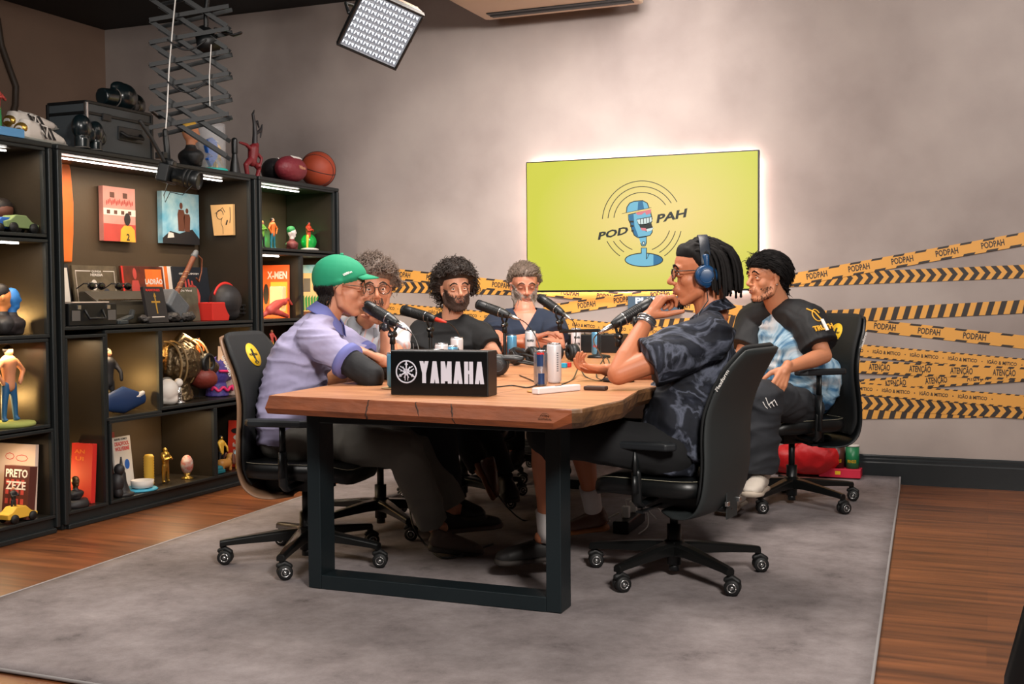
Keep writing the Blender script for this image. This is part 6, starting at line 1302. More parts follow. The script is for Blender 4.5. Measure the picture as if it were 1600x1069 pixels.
def lean(name, px0, px1, pyt, X, th, m, label, cat='record', z=zB, tilt=-.12):
    y0 = yz(px0, X); y1 = yz(px1, X); zt = Sx((px0+px1)/2, pyt, X)[1]; return panel(name, y0, y1, z, z+(zt-z), X, th, m, label, cat, tilt)
t, b, M_, w_, h = lean('framed_box', 94, 113, 413, -4.30, .03, dk, 'black deep framed box with cream inside, at the far left behind the black briefcase', 'framed box'); on(t, b, M_, w_, h, .03, [('cream_mount', wht, [rc(.0, .05, .88, .94)])])
t, b, M_, w_, h = lean('record_sleeve', 121, 190, 415, -4.28, .012, mat('sleeve_photo', rgb(92, 80, 62), .5, var=.3, vscale=16), 'brown record sleeve lettered QUINDA HERESIA with two people on it'); on(t, b, M_, w_, h, .012, [('border_line', wht, [rc(.06, .9, .4, .915), rc(.68, .9, .94, .915), rc(.93, .3, .94, .9), rc(.06, .3, .07, .9)]), ('white_shirt', wht, man(.45, .2, .68, 1.2)), ('dark_shirt', c_('print_navy', 54, 58, 70), man(.72, .2, .60, 1.3)), ('cap_print', wht, [blob(.45, .70, .06, .06)]), ('lettering', wht, [('QUINDA', .52, .9, .010, .22), ('HERESIA', .52, .84, .013, .28)])])
t, b, M_, w_, h = lean('record_sleeve', 197, 262, 416, -4.27, .014, mat('sleeve_fire', rgb(150, 60, 30), .5, var=.4, vscale=12, col2=rgb(60, 26, 20)), 'red and orange record sleeve lettered LADRÃO'); on(t, b, M_, w_, h, .014, [('red_spine', red, [rc(0, 0, .04, 1)]), ('glow_print', org, [rc(.55, .3, .95, .95)]), ('arm_print', crim, man(.3, .1, .95, 1.0)), ('lettering', wht, [('LADRÃO', .74, .72, .028, .42)])])
for k, (a, c2, m, lb) in enumerate(((259, 264, wht, 'thin cream record spine left of the hammer handle'), (264, 269, org, 'thin orange record spine left of the hammer handle'), (269, 277, wht, 'white record spine directly behind the hammer handle'))): lean('record_sleeve', a, c2, 416, -4.29, .012, m, lb)
t, b, M_, w_, h = lean('record_sleeve', 278, 333, 417, -4.28, .012, c_('sleeve_black', 24, 28, 36), 'black record sleeve lettered ORIGINAL SPOTIFY with a raised hand'); on(t, b, M_, w_, h, .012, [('lettering', wht, [('ORIGINAL SPOTIFY', .45, .87, .009, .56)]), ('hand_print', crim, [blob(.5, .45, .2, .22)]+[[(.3+.1*k, .55), (.36+.1*k, .55), (.34+.09*k, .8-.03*k), (.30+.09*k, .8-.03*k)] for k in range(3)])])
# hammer
A = onX(277, 470, -4.12); A[2] = 1.03; Bt = onX(304, 399, -4.12); d = nz(Bt-onX(268, 474, -4.12)); hm_ = thing('prop_hammer', 'grey block-headed hammer with leather wrapped handle, standing head down', 'hammer', (-4.12, A[1], zB))
hc = onX(266, 468, -4.12); hc[2] = 1.045; xx = nz(np.cross(d, V3(1, 0, 0))); M_ = np.array([V3(1, 0, 0), xx, np.cross(V3(1, 0, 0), xx)]).T
mb = MB(); mb.prism([(-.055, -.085), (.055, -.085), (.065, -.06), (.065, .06), (.055, .085), (-.055, .085), (-.065, .06), (-.065, -.06)], -.052, .052, M_, hc); build('hammer_head', mb, c_('stone_grey', 92, 96, 100, bump=.3), hm_, True, bevel=.008)
build('handle', MB().tube([hc+d*.04, Bt+d*.0], .015, 14), c_('leather_wrap', 116, 62, 36, bump=.5), hm_, True); mb = MB()
mb.tube([hc+d*(.06+.0032*k)+.0155*(xx*math.cos(k*.55)+np.cross(d, xx)*math.sin(k*.55)) for k in range(60) if .06+.0032*k < np.linalg.norm(Bt-hc)], .0012, 4, 0, 'flat'); build('wrap_cord', mb, tanc, hm_, True)
build('pommel', MB().tube([Bt-d*.005, Bt+d*.02], [.019, .015], 12), c_('stone_grey', 0, 0, 0), hm_, True); build('wrist_strap', MB().tube([Bt+d*.015, Bt+V3(.01, .05, -.02), Bt+V3(.01, .045, -.09), Bt+V3(.01, .02, -.15), Bt+V3(.01, .0, -.13)], .007, 6, sq=.4), c_('leather_wrap', 0, 0, 0), hm_, True)
t, b, M_, w_, h = lean('book', 231, 262, 448, -4.04, .02, dk, 'black book with a gold cross on its cover, leaning on the hammer head', 'book', tilt=-.2); on(t, b, M_, w_, h, .02, [('cross_print', gold, [rc(.47, .25, .53, .75), rc(.28, .55, .72, .60), [(.43, .72), (.5, .84), (.57, .72)]]), ('title', red, [('RAMONES', .45, .90, .012, .7)]), ('author_line', wht, [rc(.18, .14, .82, .17)])])
t, b, M_, w_, h = lean('disc_case', 283, 312, 449, -4.13, .015, mat('case_olive', rgb(84, 82, 66), .4, var=.3, vscale=20), 'olive grey disc case leaning behind the red bin', 'disc case'); on(t, b, M_, w_, h, .015, [('lettering', wht, [('Da Vinci', .4, .9, .01, .6)])])
mb = MB(); y_ = yz(333, -4.1); mb.prism([(-.055, -.075), (.055, -.075), (.055, .075), (-.055, .075)], zB, zB+.105, None, (-4.1, y_, 0), 0, [(-.065, -.09), (.065, -.09), (.065, .09), (-.065, .09)]); one('storage_bin', mb, red, 'small red plastic bin on the middle shelf', 'bin', bevel=.005)
def helmet(px, X, z, s, m, stripe, label, mask):
    y = yz(px, X); t = thing('football_helmet', label, 'helmet', (X, y, z), 0); mb = MB(); mb.ell((0, 0, .11*s), (.095*s, .115*s, .105*s), None, 22); mb.tube([(.0, -.05*s, .05*s), (.02, .03*s, .04*s)], .055*s, 14)
    b = link('helmet_shell', remesh(mb, .006, 2), m, t); build('stripe', MB().tube([V3(.03*s*0+.0, math.cos(a)*.118*s, .11*s+math.sin(a)*.108*s) for a in np.linspace(.3, 2.7, 14)], .012*s, 6, sq=.4), stripe, b); mb = MB()
    for zz in (.03, .055, .08): mb.tube([(.06*s, .0, zz*s), (.085*s, .09*s, zz*s), (.0, .135*s, zz*s), (-.06*s, .09*s, zz*s)], .005*s, 6)
    mb.tube([(.05*s, .115*s, .08*s), (.05*s, .12*s, .02*s)], .005*s, 6); build('face_guard', mb, mask, b); return t
helmet(366, -4.09, zB, .92, dk, red, 'black football helmet with red stripe on the middle shelf, right end', blackm)
helmet(258, -4.07, .5155, .62, wht, gry, 'mini white football helmet on the shelf beside the bronze mask', silver)
# briefcase, typewriter case, glasses, remote
X = -4.08; y0, y1 = yz(96, X), yz(172, X); t = thing('briefcase', 'black hard briefcase with metal corners at the left of the middle shelf', 'briefcase', (X, (y0+y1)/2, zB)); build('case_shell', MB().box((0, 0, .055), (.13, y1-y0, .11)), blackp, t, bevel=.006)
for s in (-.36, .38): build('corner_plate', MB().box((.0665, s*(y1-y0), .05), (.003, .055, .05)), gry, t, bevel=.001)
build('handle', MB().tube([(.068, -.06, .075), (.09, -.055, .035), (.09, .055, .035), (.068, .06, .075)], .006, 8), blackm, t)
for s in (-.10, .10): build('latch', MB().box((.068, s, .09), (.008, .022, .02)), silver, t, bevel=.001)
mb = MB(); mb.box((X, (y0+y1)/2-.02, zB+.1145), (.10, (y1-y0)*.75, .006)); one('paper_sheet', mb, c_('paper_cream', 214, 196, 180), 'cream papers lying on top of the black briefcase', 'papers')
X = -4.19; y0, y1 = yz(140, X), yz(232, X); mb = MB(); mb.prism([(-.07, 0), (.07, 0), (.07, .05), (.05, .12), (-.03, .17), (-.07, .17)], -(y1-y0)/2, (y1-y0)/2, np.array([[1, 0, 0], [0, 0, 1], [0, 1, 0]]).T, (X, (y0+y1)/2, zB)); ty = one('instrument_case', mb, c_('case_brass_dark', 52, 46, 34), 'dark rounded case with brass rim behind the briefcase', 'case', bevel=.01)
build('brass_rim', MB().tube([(X+.055, y0+.01, zB+.125), (X+.055, y1-.01, zB+.125)], .004, 6), bronze, ty, True)
for px in (147, 189): 
    y = yz(px, -4.15); g = thing('sunglasses', 'black sunglasses on the dark brass rimmed case, %s pair' % ('left' if px < 160 else 'right'), 'sunglasses', (-4.15, y, zB+.172), 0)
    for s in (-1, 1): build('dark_lens', MB().ell((.02, s*.034, .022), (.006, .030, .019), None, 14), mat('lens_black', rgb(8, 8, 10), .08), g)
    build('frame_bar', MB().tube([(0, -.066, .035), (.024, 0, .034), (0, .066, .035)], .0035, 6), blackp, g)
    for s in (-1, 1): build('temple_arm', MB().tube([(0, s*.066, .035), (-.05, s*.062, .01)], .003, 6), blackp, g)
y = yz(193, -4.05); mb = MB(); mb.box((-4.05, y, zB+.025), (.035, .12, .02), M3(0, 0, .25)); mb.box((-4.05, y+.06, zB+.05), (.025, .02, .05), M3(0, 0, -.4)); mb.box((-4.05, y-.02, zB+.012), (.05, .06, .02)); one('hand_tool', mb, c_('tool_grey', 50, 56, 58), 'dark grey handheld gadget lying right of the briefcase', 'gadget', bevel=.005)
for px, r_, lb in ((226, .03, 'dark rough rock left of the black book'), (292, .04, 'dark rough rock between the black book and the red bin'), (270, .035, 'dark rough rock under the hammer head')):
    mb = MB(); mb.ell((0, 0, r_*.6), (r_, r_*1.5, r_*.7)); me = remesh(mb, .006, 0, 'rock'); folds(me, .008, px, 40); o = link('rock', me, c_('rock_grey', 58, 54, 52, bump=.8)); o.location = (-4.06, yz(px, -4.06), zB+.003); tag(o, lb, 'rock')
# --- generic little figures
def fig(px, X, z, h, top, legs, head, label, pose=0, base=None, hair=None, cat='figurine', bulk=1, rz=0, seatd=False):
    y = yz(px, X); s = h; t = thing('figurine', label, cat, (X, y, z), rz); zb = 0
    if base is not None: build('display_base', MB().lathe([(s*.22, 0), (s*.24, .006), (s*.22, .014)], (0, 0, 0), 22), base, t); zb = .014
    B_ = lambda *a: V3(*a)*s+V3(0, 0, zb); k = bulk
    mb = MB(); [mb.tube([B_(0, q*.10, .015), B_(.0, q*.085, .25), B_(0, q*.05, .48)], [s*.034*k, s*.045*k, s*.062*k], 10) for q in (-1, 1)]; [mb.ell(B_(.03, q*.105, .02), (s*.05, s*.035, s*.022)) for q in (-1, 1)]; link('lower_body', remesh(mb, s*.022, 1), legs, t)
    mb = MB(); mb.tube([B_(0, 0, .46), B_(0, 0, .62), B_(0, 0, .78)], [s*.08*k, s*.085*k, s*.11*k], 12)
    arms = {0: ((.10, .17, .62), (.12, .16, .50)), 1: ((.02, .23, .66), (.05, .14, .50)), 2: ((.02, .24, .86), (.0, .30, 1.0)), 3: ((.10, .16, .66), (.18, .03, .70))}[pose]
    for q in (-1, 1): e_, w2 = arms; mb.tube([B_(0, q*.12, .79), B_(e_[0], q*e_[1], e_[2]), B_(w2[0], q*w2[1], w2[2])], [s*.045*k, s*.038*k, s*.03*k], 10)
    link('upper_body', remesh(mb, s*.022, 1), top, t)
    mb = MB(); mb.tube([B_(0, 0, .80), B_(0, 0, .87)], s*.035, 8); mb.ell(B_(.01, 0, .92), (s*.062, s*.055, s*.075)); mb.ell(B_(.07, 0, .91), (s*.012, s*.012, s*.016)); hd_ = link('head', remesh(mb, s*.016, 1), head, t)
    if hair is not None: build('hair', MB().ell(B_(-.008, 0, .945), (s*.066, s*.062, s*.062), None, 14), hair, hd_)
    return t
def bust(px, X, z, h, top, head, hair, label, base=None, rz=0):
    y = yz(px, X); t = thing('bust', label, 'bust', (X, y, z), rz); s = h
    mb = MB(); mb.ell((0, 0, s*.20), (s*.24, s*.36, s*.15), None, 18); mb.tube([(0, 0, s*.001), (0, 0, s*.2)], [s*.2, s*.23], 18, 0, 'flat'); mb.tube([(0, -s*.22, s*.14), (0, s*.22, s*.14)], s*.13, 14); mb.tube([(0, 0, s*.2), (0, 0, s*.38)], [s*.14, s*.1], 12); link('shoulders', remesh(mb, s*.03, 2), top, t)
    mb = MB(); mb.tube([(0, 0, s*.28), (0, 0, s*.5)], s*.09, 12); mb.ell((.0, 0, s*.66), (s*.16, s*.135, s*.20), None, 18); mb.ell((s*.155, 0, s*.63), (s*.03, s*.03, s*.04)); mb.ell((s*.07, 0, s*.52), (s*.08, s*.08, s*.07)); [mb.ell((0, q*s*.14, s*.64), (s*.03, s*.02, s*.05)) for q in (-1, 1)]; hd_ = link('head', remesh(mb, s*.022, 2), head, t)
    if hair is not None: build('hair', MB().ell((-s*.03, 0, s*.74), (s*.165, s*.145, s*.16), None, 16), hair, hd_)
    return t
# middle bookcase, lower compartments
fig(167, -4.16, .5005, .33, dk, dk, skn, 'tall dark clothed figurine at the left edge beside the gold lit panel', 0, None, BR)
X = -4.08; y = yz(200, X); mb = MB(); mb.tube([(X, yz(166, X), .52), (X, y-.05, .525), (X, yz(222, X), .52)], [.02, .032, .012], 16, sq=2.2); hb_ = one('toy_boat', mb, c_('boat_navy', 24, 50, 92), 'dark blue toy boat on the shelf below the gold lit panel', 'toy boat'); build('deck', MB().tube([(X, y-.1, .548), (X, y+.02, .548)], .012, 10, sq=2), crim, hb_, True); build('bow', MB().tube([(X, y+.03, .53), (X, y+.1, .55)], [.022, .012], 10), wht, hb_, True)
# bronze mask, purple head, white panel
X = -4.16; y = yz(292, X); t = thing('bronze_mask', 'large bronze helmet mask with goggle eye and red lower jaw', 'mask', (X, y, .5155)); mb = MB(); mb.ell((-.02, -.055, .20), (.13, .125, .135), None, 24); mb.tube([(0, -.08, .10), (0, -.07, .002)], [.06, .075], 16, 0, 'flat'); me = remesh(mb, .007, 2); folds(me, .005, 4, 22); link('mask_dome', me, bronze, t)
build('jaw', MB().ell((.05, .06, .115), (.09, .085, .06), M3(0, 0, -.3), 18), c_('jaw_red', 118, 44, 34, bump=.3), t); gg = build('goggle', MB().lathe([(.05, 0), (.056, .01), (.056, .035), (.042, .045), (.04, .03), (.002, .03)], (.07, .055, .20), 24, 0, np.array([[0, 0, 1], [0, 1, 0], [-1, 0, 0]])), blackm, t)
build('snout', MB().tube([(.05, .09, .19), (.06, .15, .17)], [.055, .035], 16), bronze, t); build('mane', MB().tube([(.0, -.16, .16), (.0, -.15, .28), (.0, -.05, .35), (.0, .04, .31)], .028, 10), bronze, t)
for k in range(5): build('strap', MB().tube([(.11*math.cos(a)*.9, -.055+.13*math.sin(k*.6-1.2)*1.0, .2+.13*math.sin(a)) for a in np.linspace(-.9, 1.7, 12)], .006, 6), c_('strap_gold', 120, 96, 60), t)
X = -4.14; y = yz(345, X); t = thing('wolf_head', 'purple spiky animal head wearing pink glasses and a pink chain', 'sculpture', (X, y, .5155)); mb = MB(); mb.ell((0, -.02, .13), (.06, .085, .075), None, 20); mb.tube([(0, .02, .13), (.0, .10, .115)], [.045, .032], 14); mb.tube([(0, -.02, .07), (0, -.02, .002)], [.055, .07], 14, 0, 'flat')
for k in range(22): a = -.6+k*.16; mb.tube([(random.uniform(-.04, .04), -.02-.07*math.cos(a)*.9, .13+.06*math.sin(a+.5)), (random.uniform(-.05, .05), -.04-.10*math.cos(a), .155+.085*math.sin(a+.5))], [.016, .003], 6)
link('head', remesh(mb, .006, 1), purp, t); g = build('glasses', MB().tube([(.055, -.06, .15), (.065, .0, .145), (.06, .065, .15)], .011, 8, sq=.7), pinkm, t); build('chain', MB().tube([(.07*math.cos(a), -.0+.085*math.sin(a), .045+.01*math.sin(9*a)) for a in np.linspace(-1.4, 1.4, 40)], .009, 6), pinkm, t)
spanel('white_board', 338, 375, .5155, .80, 5.67, .012, c_('panel_cream', 222, 196, 180), 'cream white board standing behind the purple head', 'board', -.06)
X = -4.07; y = yz(277, X); t = thing('trophy', 'small silver trophy cup topped by a white ball', 'trophy', (X, y, .5155)); build('cup', MB().lathe([(.035, 0), (.035, .008), (.02, .014), (.016, .05), (.02, .085), (.012, .09)], n=22), silver, t); build('ball', MB().ell((0, 0, .112), .024, None, 16), wht, t)
fig(309, -4.24, .70, .16, org, dk, skn, 'small figurine in a red orange jacket standing above the bronze mask', 0, None, BR); one('riser_block', MB().box((-4.26, yz(309, -4.26), .607), (.1, .14, .183)), dk, 'dark riser block behind the bronze mask carrying a small figurine', 'block')
# hazard tape showing on the panel behind the bronze mask
mb = MB(); y0, y1 = 4.95, 5.28; Xp = SX-SD+.014
mb.box((Xp, (y0+y1)/2, .80), (.002, y1-y0, .13)); tp_ = one('barrier_tape', mb, tapey, 'piece of yellow black barrier tape on the back panel behind the bronze mask', 'tape')
mb = MB()
for k in range(5): yy = y0+.03+.065*k; mb.add([(Xp+.0016, yy, .765), (Xp+.0016, yy+.03, .765), (Xp+.0016, yy+.055, .835), (Xp+.0016, yy+.025, .835)], [(0, 1, 2, 3)], 0, False)
build('stripes', mb, tapek, tp_, True)
# narrow compartment
t, b, M_, w_, h = spanel('book', 106, 139, .0855, .0855+.29, 4.435, .03, red, 'tall glossy red book standing in the narrow compartment', 'book', -.08); on(t, b, M_, w_, h, .03, [('lettering', org, [('AN', .4, .86, .018, .5), ('UI', .4, .74, .018, .4)])])
t = bust(112, -4.06, .125, .13, dk, bronze, None, 'small dark sculpture on a round stand in front of the red book'); one('round_stand', MB().lathe([(.075, .0855), (.078, .1), (.07, .122)], (-4.06, yz(112, -4.06), 0), 24), dk, 'black round stand under the small dark sculpture', 'stand')
# bottom wide compartment
t, b, M_, w_, h = panel('comic_book', yz(176, -4.22), yz(204, -4.22), .0875, .0875+.27, -4.22, .012, wht, 'white comic book with red title at the left of the bottom shelf', 'comic', -.1); on(t, b, M_, w_, h, .012, [('title', red, [('DEADPOOL', .5, .86, .02, .8), ('WOLVERINE', .5, .76, .02, .8)]), ('banner', dk, [('MARVEL COMICS', .45, .95, .010, .7)]), ('splash', red, [blob(.3, .3, .2, .12)]), ('splash_blue', blu, [blob(.68, .45, .14, .10)])])
panel('comic_book', yz(171, -4.25), yz(177, -4.25), .0875, .385, -4.25, .012, crim, 'reddish comic edge left of the white comic book', 'comic', -.05)
X = -4.06; y = yz(186, X); mb = MB(); mb.lathe([(.06, .0875), (.062, .1), (.045, .105), (.04, .115), (.025, .16), (.022, .2), (.010, .23), (.004, .285)], (X, y, 0), 16); one('tower_model', mb, dk, 'small dark spired tower model in front of the white comic', 'model'); mb = MB(); mb.ell((X+.02, yz(173, X), .14), (.04, .035, .05)); mb.ell((X+.03, yz(173, X)+.01, .205), (.028, .026, .03)); mb.tube([(X+.03, yz(173, X), .0885), (X+.02, yz(173, X), .13)], .025, 8); one('animal_figurine', mb, dk, 'small dark seated animal figurine by the spired tower', 'figurine')
X = -4.08; y = yz(217, X); mb = MB(); mb.lathe([(.095, .0875), (.1, .092), (.09, .098)], (X, y, 0), 20); one('pool_base', mb, c_('pool_blue', 70, 170, 200), 'light blue puddle shaped base on the bottom shelf', 'base'); mb = MB(); mb.lathe([(.035, .0985), (.055, .105), (.06, .14), (.054, .14), (.048, .11)], (X, y, 0), 20); one('bath_tub_toy', mb, wht, 'small white toy tub on the light blue base', 'toy')
y = yz(228, -4.16); mb = MB(); prf = [(.025, .0875)]+[(.025+.003*(k % 2), .09+.007*k) for k in range(22)]+[(.02, .25)]; mb.lathe(prf, (-4.16, y, 0), 16); one('candle', mb, ylw, 'ribbed yellow column candle behind the toy tub', 'candle')
fig(254, -4.12, .0875, .185, gold, gold, gold, 'golden armoured figurine on the bottom shelf', 3, None, gold, bulk=1.25)
X = -4.10; y = yz(288, X); mb = MB(); mb.ell((X, y, .165), (.034, .034, .055), None, 18); eg = one('egg_ornament', mb, mat('egg_red_white', rgb(190, 70, 50), .4, col2=rgb(214, 206, 196), vscale=40), 'red and white speckled egg ornament on a gold foot', 'ornament'); build('foot', MB().lathe([(.035, .0875), (.03, .095), (.012, .105), (.022, .125)], (X, y, 0), 18), gold, eg, True)
# right bottom compartment
t, b, M_, w_, h = spanel('book', 353, 383, .0875, .0875+.275, 5.67, .02, c_('book_orange_red', 220, 62, 42), 'orange red book with speech bubbles, beside the chair back', 'book', -.06); on(t, b, M_, w_, h, .02, [('speech_bubble', dk, [blob(.45, .78, .3, .06)]), ('white_bubble', wht, [blob(.6, .64, .32, .07)]), ('lettering', wht, [('faça a', .55, .48, .022, .6), ('pe', .42, .36, .022, .25)])])
X = -4.06; y = yz(348, X); t = thing('dog_figurine', 'small tan long-eared toy dog in the right bottom compartment', 'figurine', (X, y, .0875)); mb = MB(); mb.tube([(0, -.04, .045), (0, .03, .045)], [.03, .026], 12); mb.ell((0, .055, .075), (.028, .034, .026)); mb.tube([(0, .07, .07), (0, .105, .066)], [.018, .013], 8)
for a_ in ((.015, -.045), (-.015, -.045), (.015, .025), (-.015, .025)): mb.tube([(a_[0], a_[1], .045), (a_[0], a_[1], .008)], [.012, .010], 8)
link('dog_body', remesh(mb, .004, 1), c_('toy_tan', 178, 124, 56), t); build('ear', MB().tube([(.026, .045, .09), (.032, .04, .05)], [.012, .015], 8, sq=.5), brn, t); build('ear', MB().tube([(-.026, .045, .09), (-.032, .04, .05)], [.012, .015], 8, sq=.5), brn, t)
fig(367, -4.05, .0875, .13, c_('toy_pale_blue', 150, 200, 216), ylw, org, 'tiny figurine in pale blue holding a racket, before the orange red book', 1, None, red); 
fig(342, -4.16, .0875, .19, ylw, dk, gold, 'small yellow and black figurine at the dark left of the right bottom compartment', 0, None, dk); one('toy_car', MB().box((-4.05, yz(337, -4.05), .1), (.05, .07, .02)).tube([(-4.05, yz(337, -4.05)-.02, .115), (-4.05, yz(337, -4.05)+.02, .115)], .018, 8), tl, 'tiny teal toy car in the right bottom compartment', 'toy car', bevel=.004)
# --- left bookcase
def car(px, X, z, m, label, L_=.16):
    y = yz(px, X); t = thing('toy_car', label, 'toy car', (X, y, z)); mb = MB(); mb.prism([(-.5, .12), (.5, .10), (.52, .2), (.3, .27), (.12, .42), (-.2, .42), (-.36, .3), (-.52, .26)], -.2, .2, np.array([[0, 0, 1], [1, 0, 0], [0, 1, 0]]).T.T); mb.v = [v*L_ for v in mb.v]; build('car_body', mb, m, t, bevel=.004)
    for a_ in (-.3, .32):
        for s in (-1, 1): build('wheel', MB().cyl(V3(s*.2, a_, .12)*L_-V3(s*.004, 0, 0), V3(s*.25, a_, .12)*L_, .12*L_, n=16), rubber, t)
    return t
car(8, -4.08, 1.3855, blu, 'blue toy racing car on the top shelf of the left bookcase'); car(38, -4.07, 1.3855, c_('car_green_gold', 120, 140, 90), 'green and gold toy car in front of the brown bobble head', .19)
X = -4.2; y = yz(26, X); t = thing('bobble_head', 'round brown bobble head figure behind the toy cars', 'figurine', (X, y, 1.3855)); build('body', MB().ell((0, 0, .03), (.025, .03, .04)), dk, t); hd_ = build('head', MB().ell((0, 0, .10), (.05, .055, .048), None, 18), brn, t); build('hair', MB().ell((-.005, 0, .115), (.052, .058, .044), None, 18), BR, hd_)
one('red_bottle_toy', MB().lathe([(.03, 1.3855), (.03, 1.46), (.015, 1.5), (.012, 1.52)], (-4.28, yz(3, -4.28), 0), 16), crim, 'dark red bottle shaped toy at the left picture edge', 'bottle')
bust(40, -4.11, .9255, .25, c_('jacket_dark', 40, 34, 36), c_('bust_blue', 40, 110, 180), None, 'bust with a blue head and dark jacket in the left bookcase', rz=.6); bust(4, -4.12, .9255, .26, dk, c_('bust_tan', 206, 128, 70), BR, 'bust with tan face and brown hair at the left picture edge', rz=.9)
fig(12, -4.14, .51, .345, skn, c_('shorts_blue', 26, 84, 130), skn, 'bare chested footballer figurine in blue shorts on a grass base', 1, None, BR); one('grass_base', MB().lathe([(.11, .5105), (.115, .52), (.11, .53)], (-4.12, yz(14, -4.12), 0), 28), mat('grass_toy', rgb(150, 158, 84), .9, bump=1, bscale=300), 'round base of toy grass under the footballer figurine', 'base')
for o in COL.objects:
    if o.get('label', '').startswith('bare chested'): o.location.z = .531
t, b, M_, w_, h = spanel('book', -14, 47, .0855, .415, 4.08, .02, c_('book_cream', 226, 200, 182), 'large cream book with red line drawings, bottom of the left bookcase', 'book', -.08); on(t, b, M_, w_, h, .02, [('red_lines', red, [blob(.35, .82, .12, .05, 8), blob(.66, .80, .16, .05, 8)]), ('cream_fill', c_('book_cream', 0, 0, 0), [blob(.35, .82, .105, .04, 8), blob(.66, .80, .145, .04, 8)])])
t, b, M_, w_, h = spanel('book', 0, 40, .0855, .325, 4.0, .045, c_('book_brown', 84, 40, 32), 'dark red book lettered PRETO ZEZE in front of the cream book', 'book', -.12); on(t, b, M_, w_, h, .045, [('pattern', crim, [rc(.1+.2*k, .1+.18*j, .22+.2*k, .2+.18*j) for k in range(4) for j in range(4)]), ('title', wht, [('PRETO', .5, .85, .035, .86), ('ZEZE', .5, .62, .035, .78)])])
t = fig(14, -4.05, .125, .12, dk, dk, skn, 'tiny bald figurine riding the yellow kart at the left edge', 3); k_ = car(20, -4.045, .0865, ylw, 'yellow toy kart in front of the PRETO ZEZE book', .17)
# --- right bookcase
fig(412, -4.06, 1.386, .16, c_('toy_lime', 120, 180, 60), dk, skn, 'figurine with lime green top at the left of the upper right compartment', 3, None, ylw); fig(428, -4.12, 1.386, .19, org, tl, skn, 'figurine in orange top and teal trousers, arms bent', 1, None, BR); bust(458, -4.10, 1.386, .17, c_('toy_maroon', 110, 50, 50), wht, grn, 'white faced bust with rounded green hair in the upper right compartment', rz=.7); fig(484, -4.14, 1.40, .18, c_('toy_rust', 180, 60, 30), ylw, c_('toy_rust', 0, 0, 0), 'figurine in rust top and yellow trousers by the green glow', 3, None, dk)
mb = MB(); mb.ell((-4.12, yz(486, -4.12), 1.392), (.05, .08, .012)); one('stone_base', mb, wht, 'pale splash shaped base under the rust and yellow figurine', 'base'); mb = MB(); mb.ell((-4.16, yz(498, -4.12), 1.45), (.05, .06, .055)); one('green_orb', mb, mat('green_glass', rgb(20, 150, 60), .2), 'green rounded glass ornament at the right of the upper compartment', 'ornament')
mb = MB(); mb.tube([(-4.05, yz(441, -4.05), 1.389), (-4.05, yz(441, -4.05), 1.455)], .004, 6); 
t, b, M_, w_, h = spanel('toy_package', 408, 452, .9555, 1.29, 6.225, .012, c_('pack_orange', 226, 96, 40), 'orange carded toy package lettered X-MEN', 'toy package', -.03); on(t, b, M_, w_, h, .012, [('yellow_field', ylw, [rc(.36, .08, .95, .68)]), ('title', wht, [('X-MEN', .6, .80, .045, .7)]), ('side_figure', dk, [blob(.2, .45, .1, .2)])]); build('blister', MB().box(M_@V3(.03, .04, .12), (.045, .10, .16), M_), mat('clear_blister', (1, .9, .7, 1), .1, alpha=.3), b, bevel=.008)
X = -4.08; y = yz(432, X); t = thing('figurine', 'low crouching dark red figurine in front of the orange toy package', 'figurine', (X, y, .9555)); mb = MB(); mb.tube([(0, -.06, .05), (0, .02, .085), (.0, .08, .10)], [.03, .03, .02], 10); mb.ell((0, .10, .10), .022); mb.tube([(0, .07, .1), (.01, .13, .12), (.01, .17, .085)], [.012, .01, .008], 8); mb.tube([(0, -.05, .05), (.02, .03, .03), (.0, .13, .012)], [.025, .018, .014], 8); mb.tube([(0, -.06, .05), (-.02, -.10, .02)], [.02, .014], 8); link('figure_body', remesh(mb, .005, 1), crim, t)
t, b, M_, w_, h = spanel('picture_card', 472, 506, .9555, 1.30, 6.63, .01, c_('card_sand', 214, 176, 130), 'sand coloured card with a house front and green grass', 'picture', -.04); on(t, b, M_, w_, h, .01, [('sky', skyb, [rc(0, .84, 1, 1)]), ('window_print', gry, [rc(.08, .48, .4, .74), rc(.6, .48, .92, .74)]), ('grass_print', grn, [[(.05+.13*k, .12), (.15+.13*k, .12), (.12+.13*k, .42), (.02+.13*k, .36)] for k in range(7)]), ('ground', brn, [rc(0, 0, 1, .1)])])
fig(420, -4.1, .0875, .2, red, dk, skn, 'small red figurine in the lower right compartment', 0, None, dk)
t = fig(424, -4.06, .75, .14, crim, ylw, skn, 'tiny maroon and yellow figurine just behind the tan-edged chair', 0); one('riser_block', MB().box((-4.1, yz(424, -4.1), .42), (.1, .2, .655)), dk, 'tall dark riser box inside the lower right compartment', 'block')
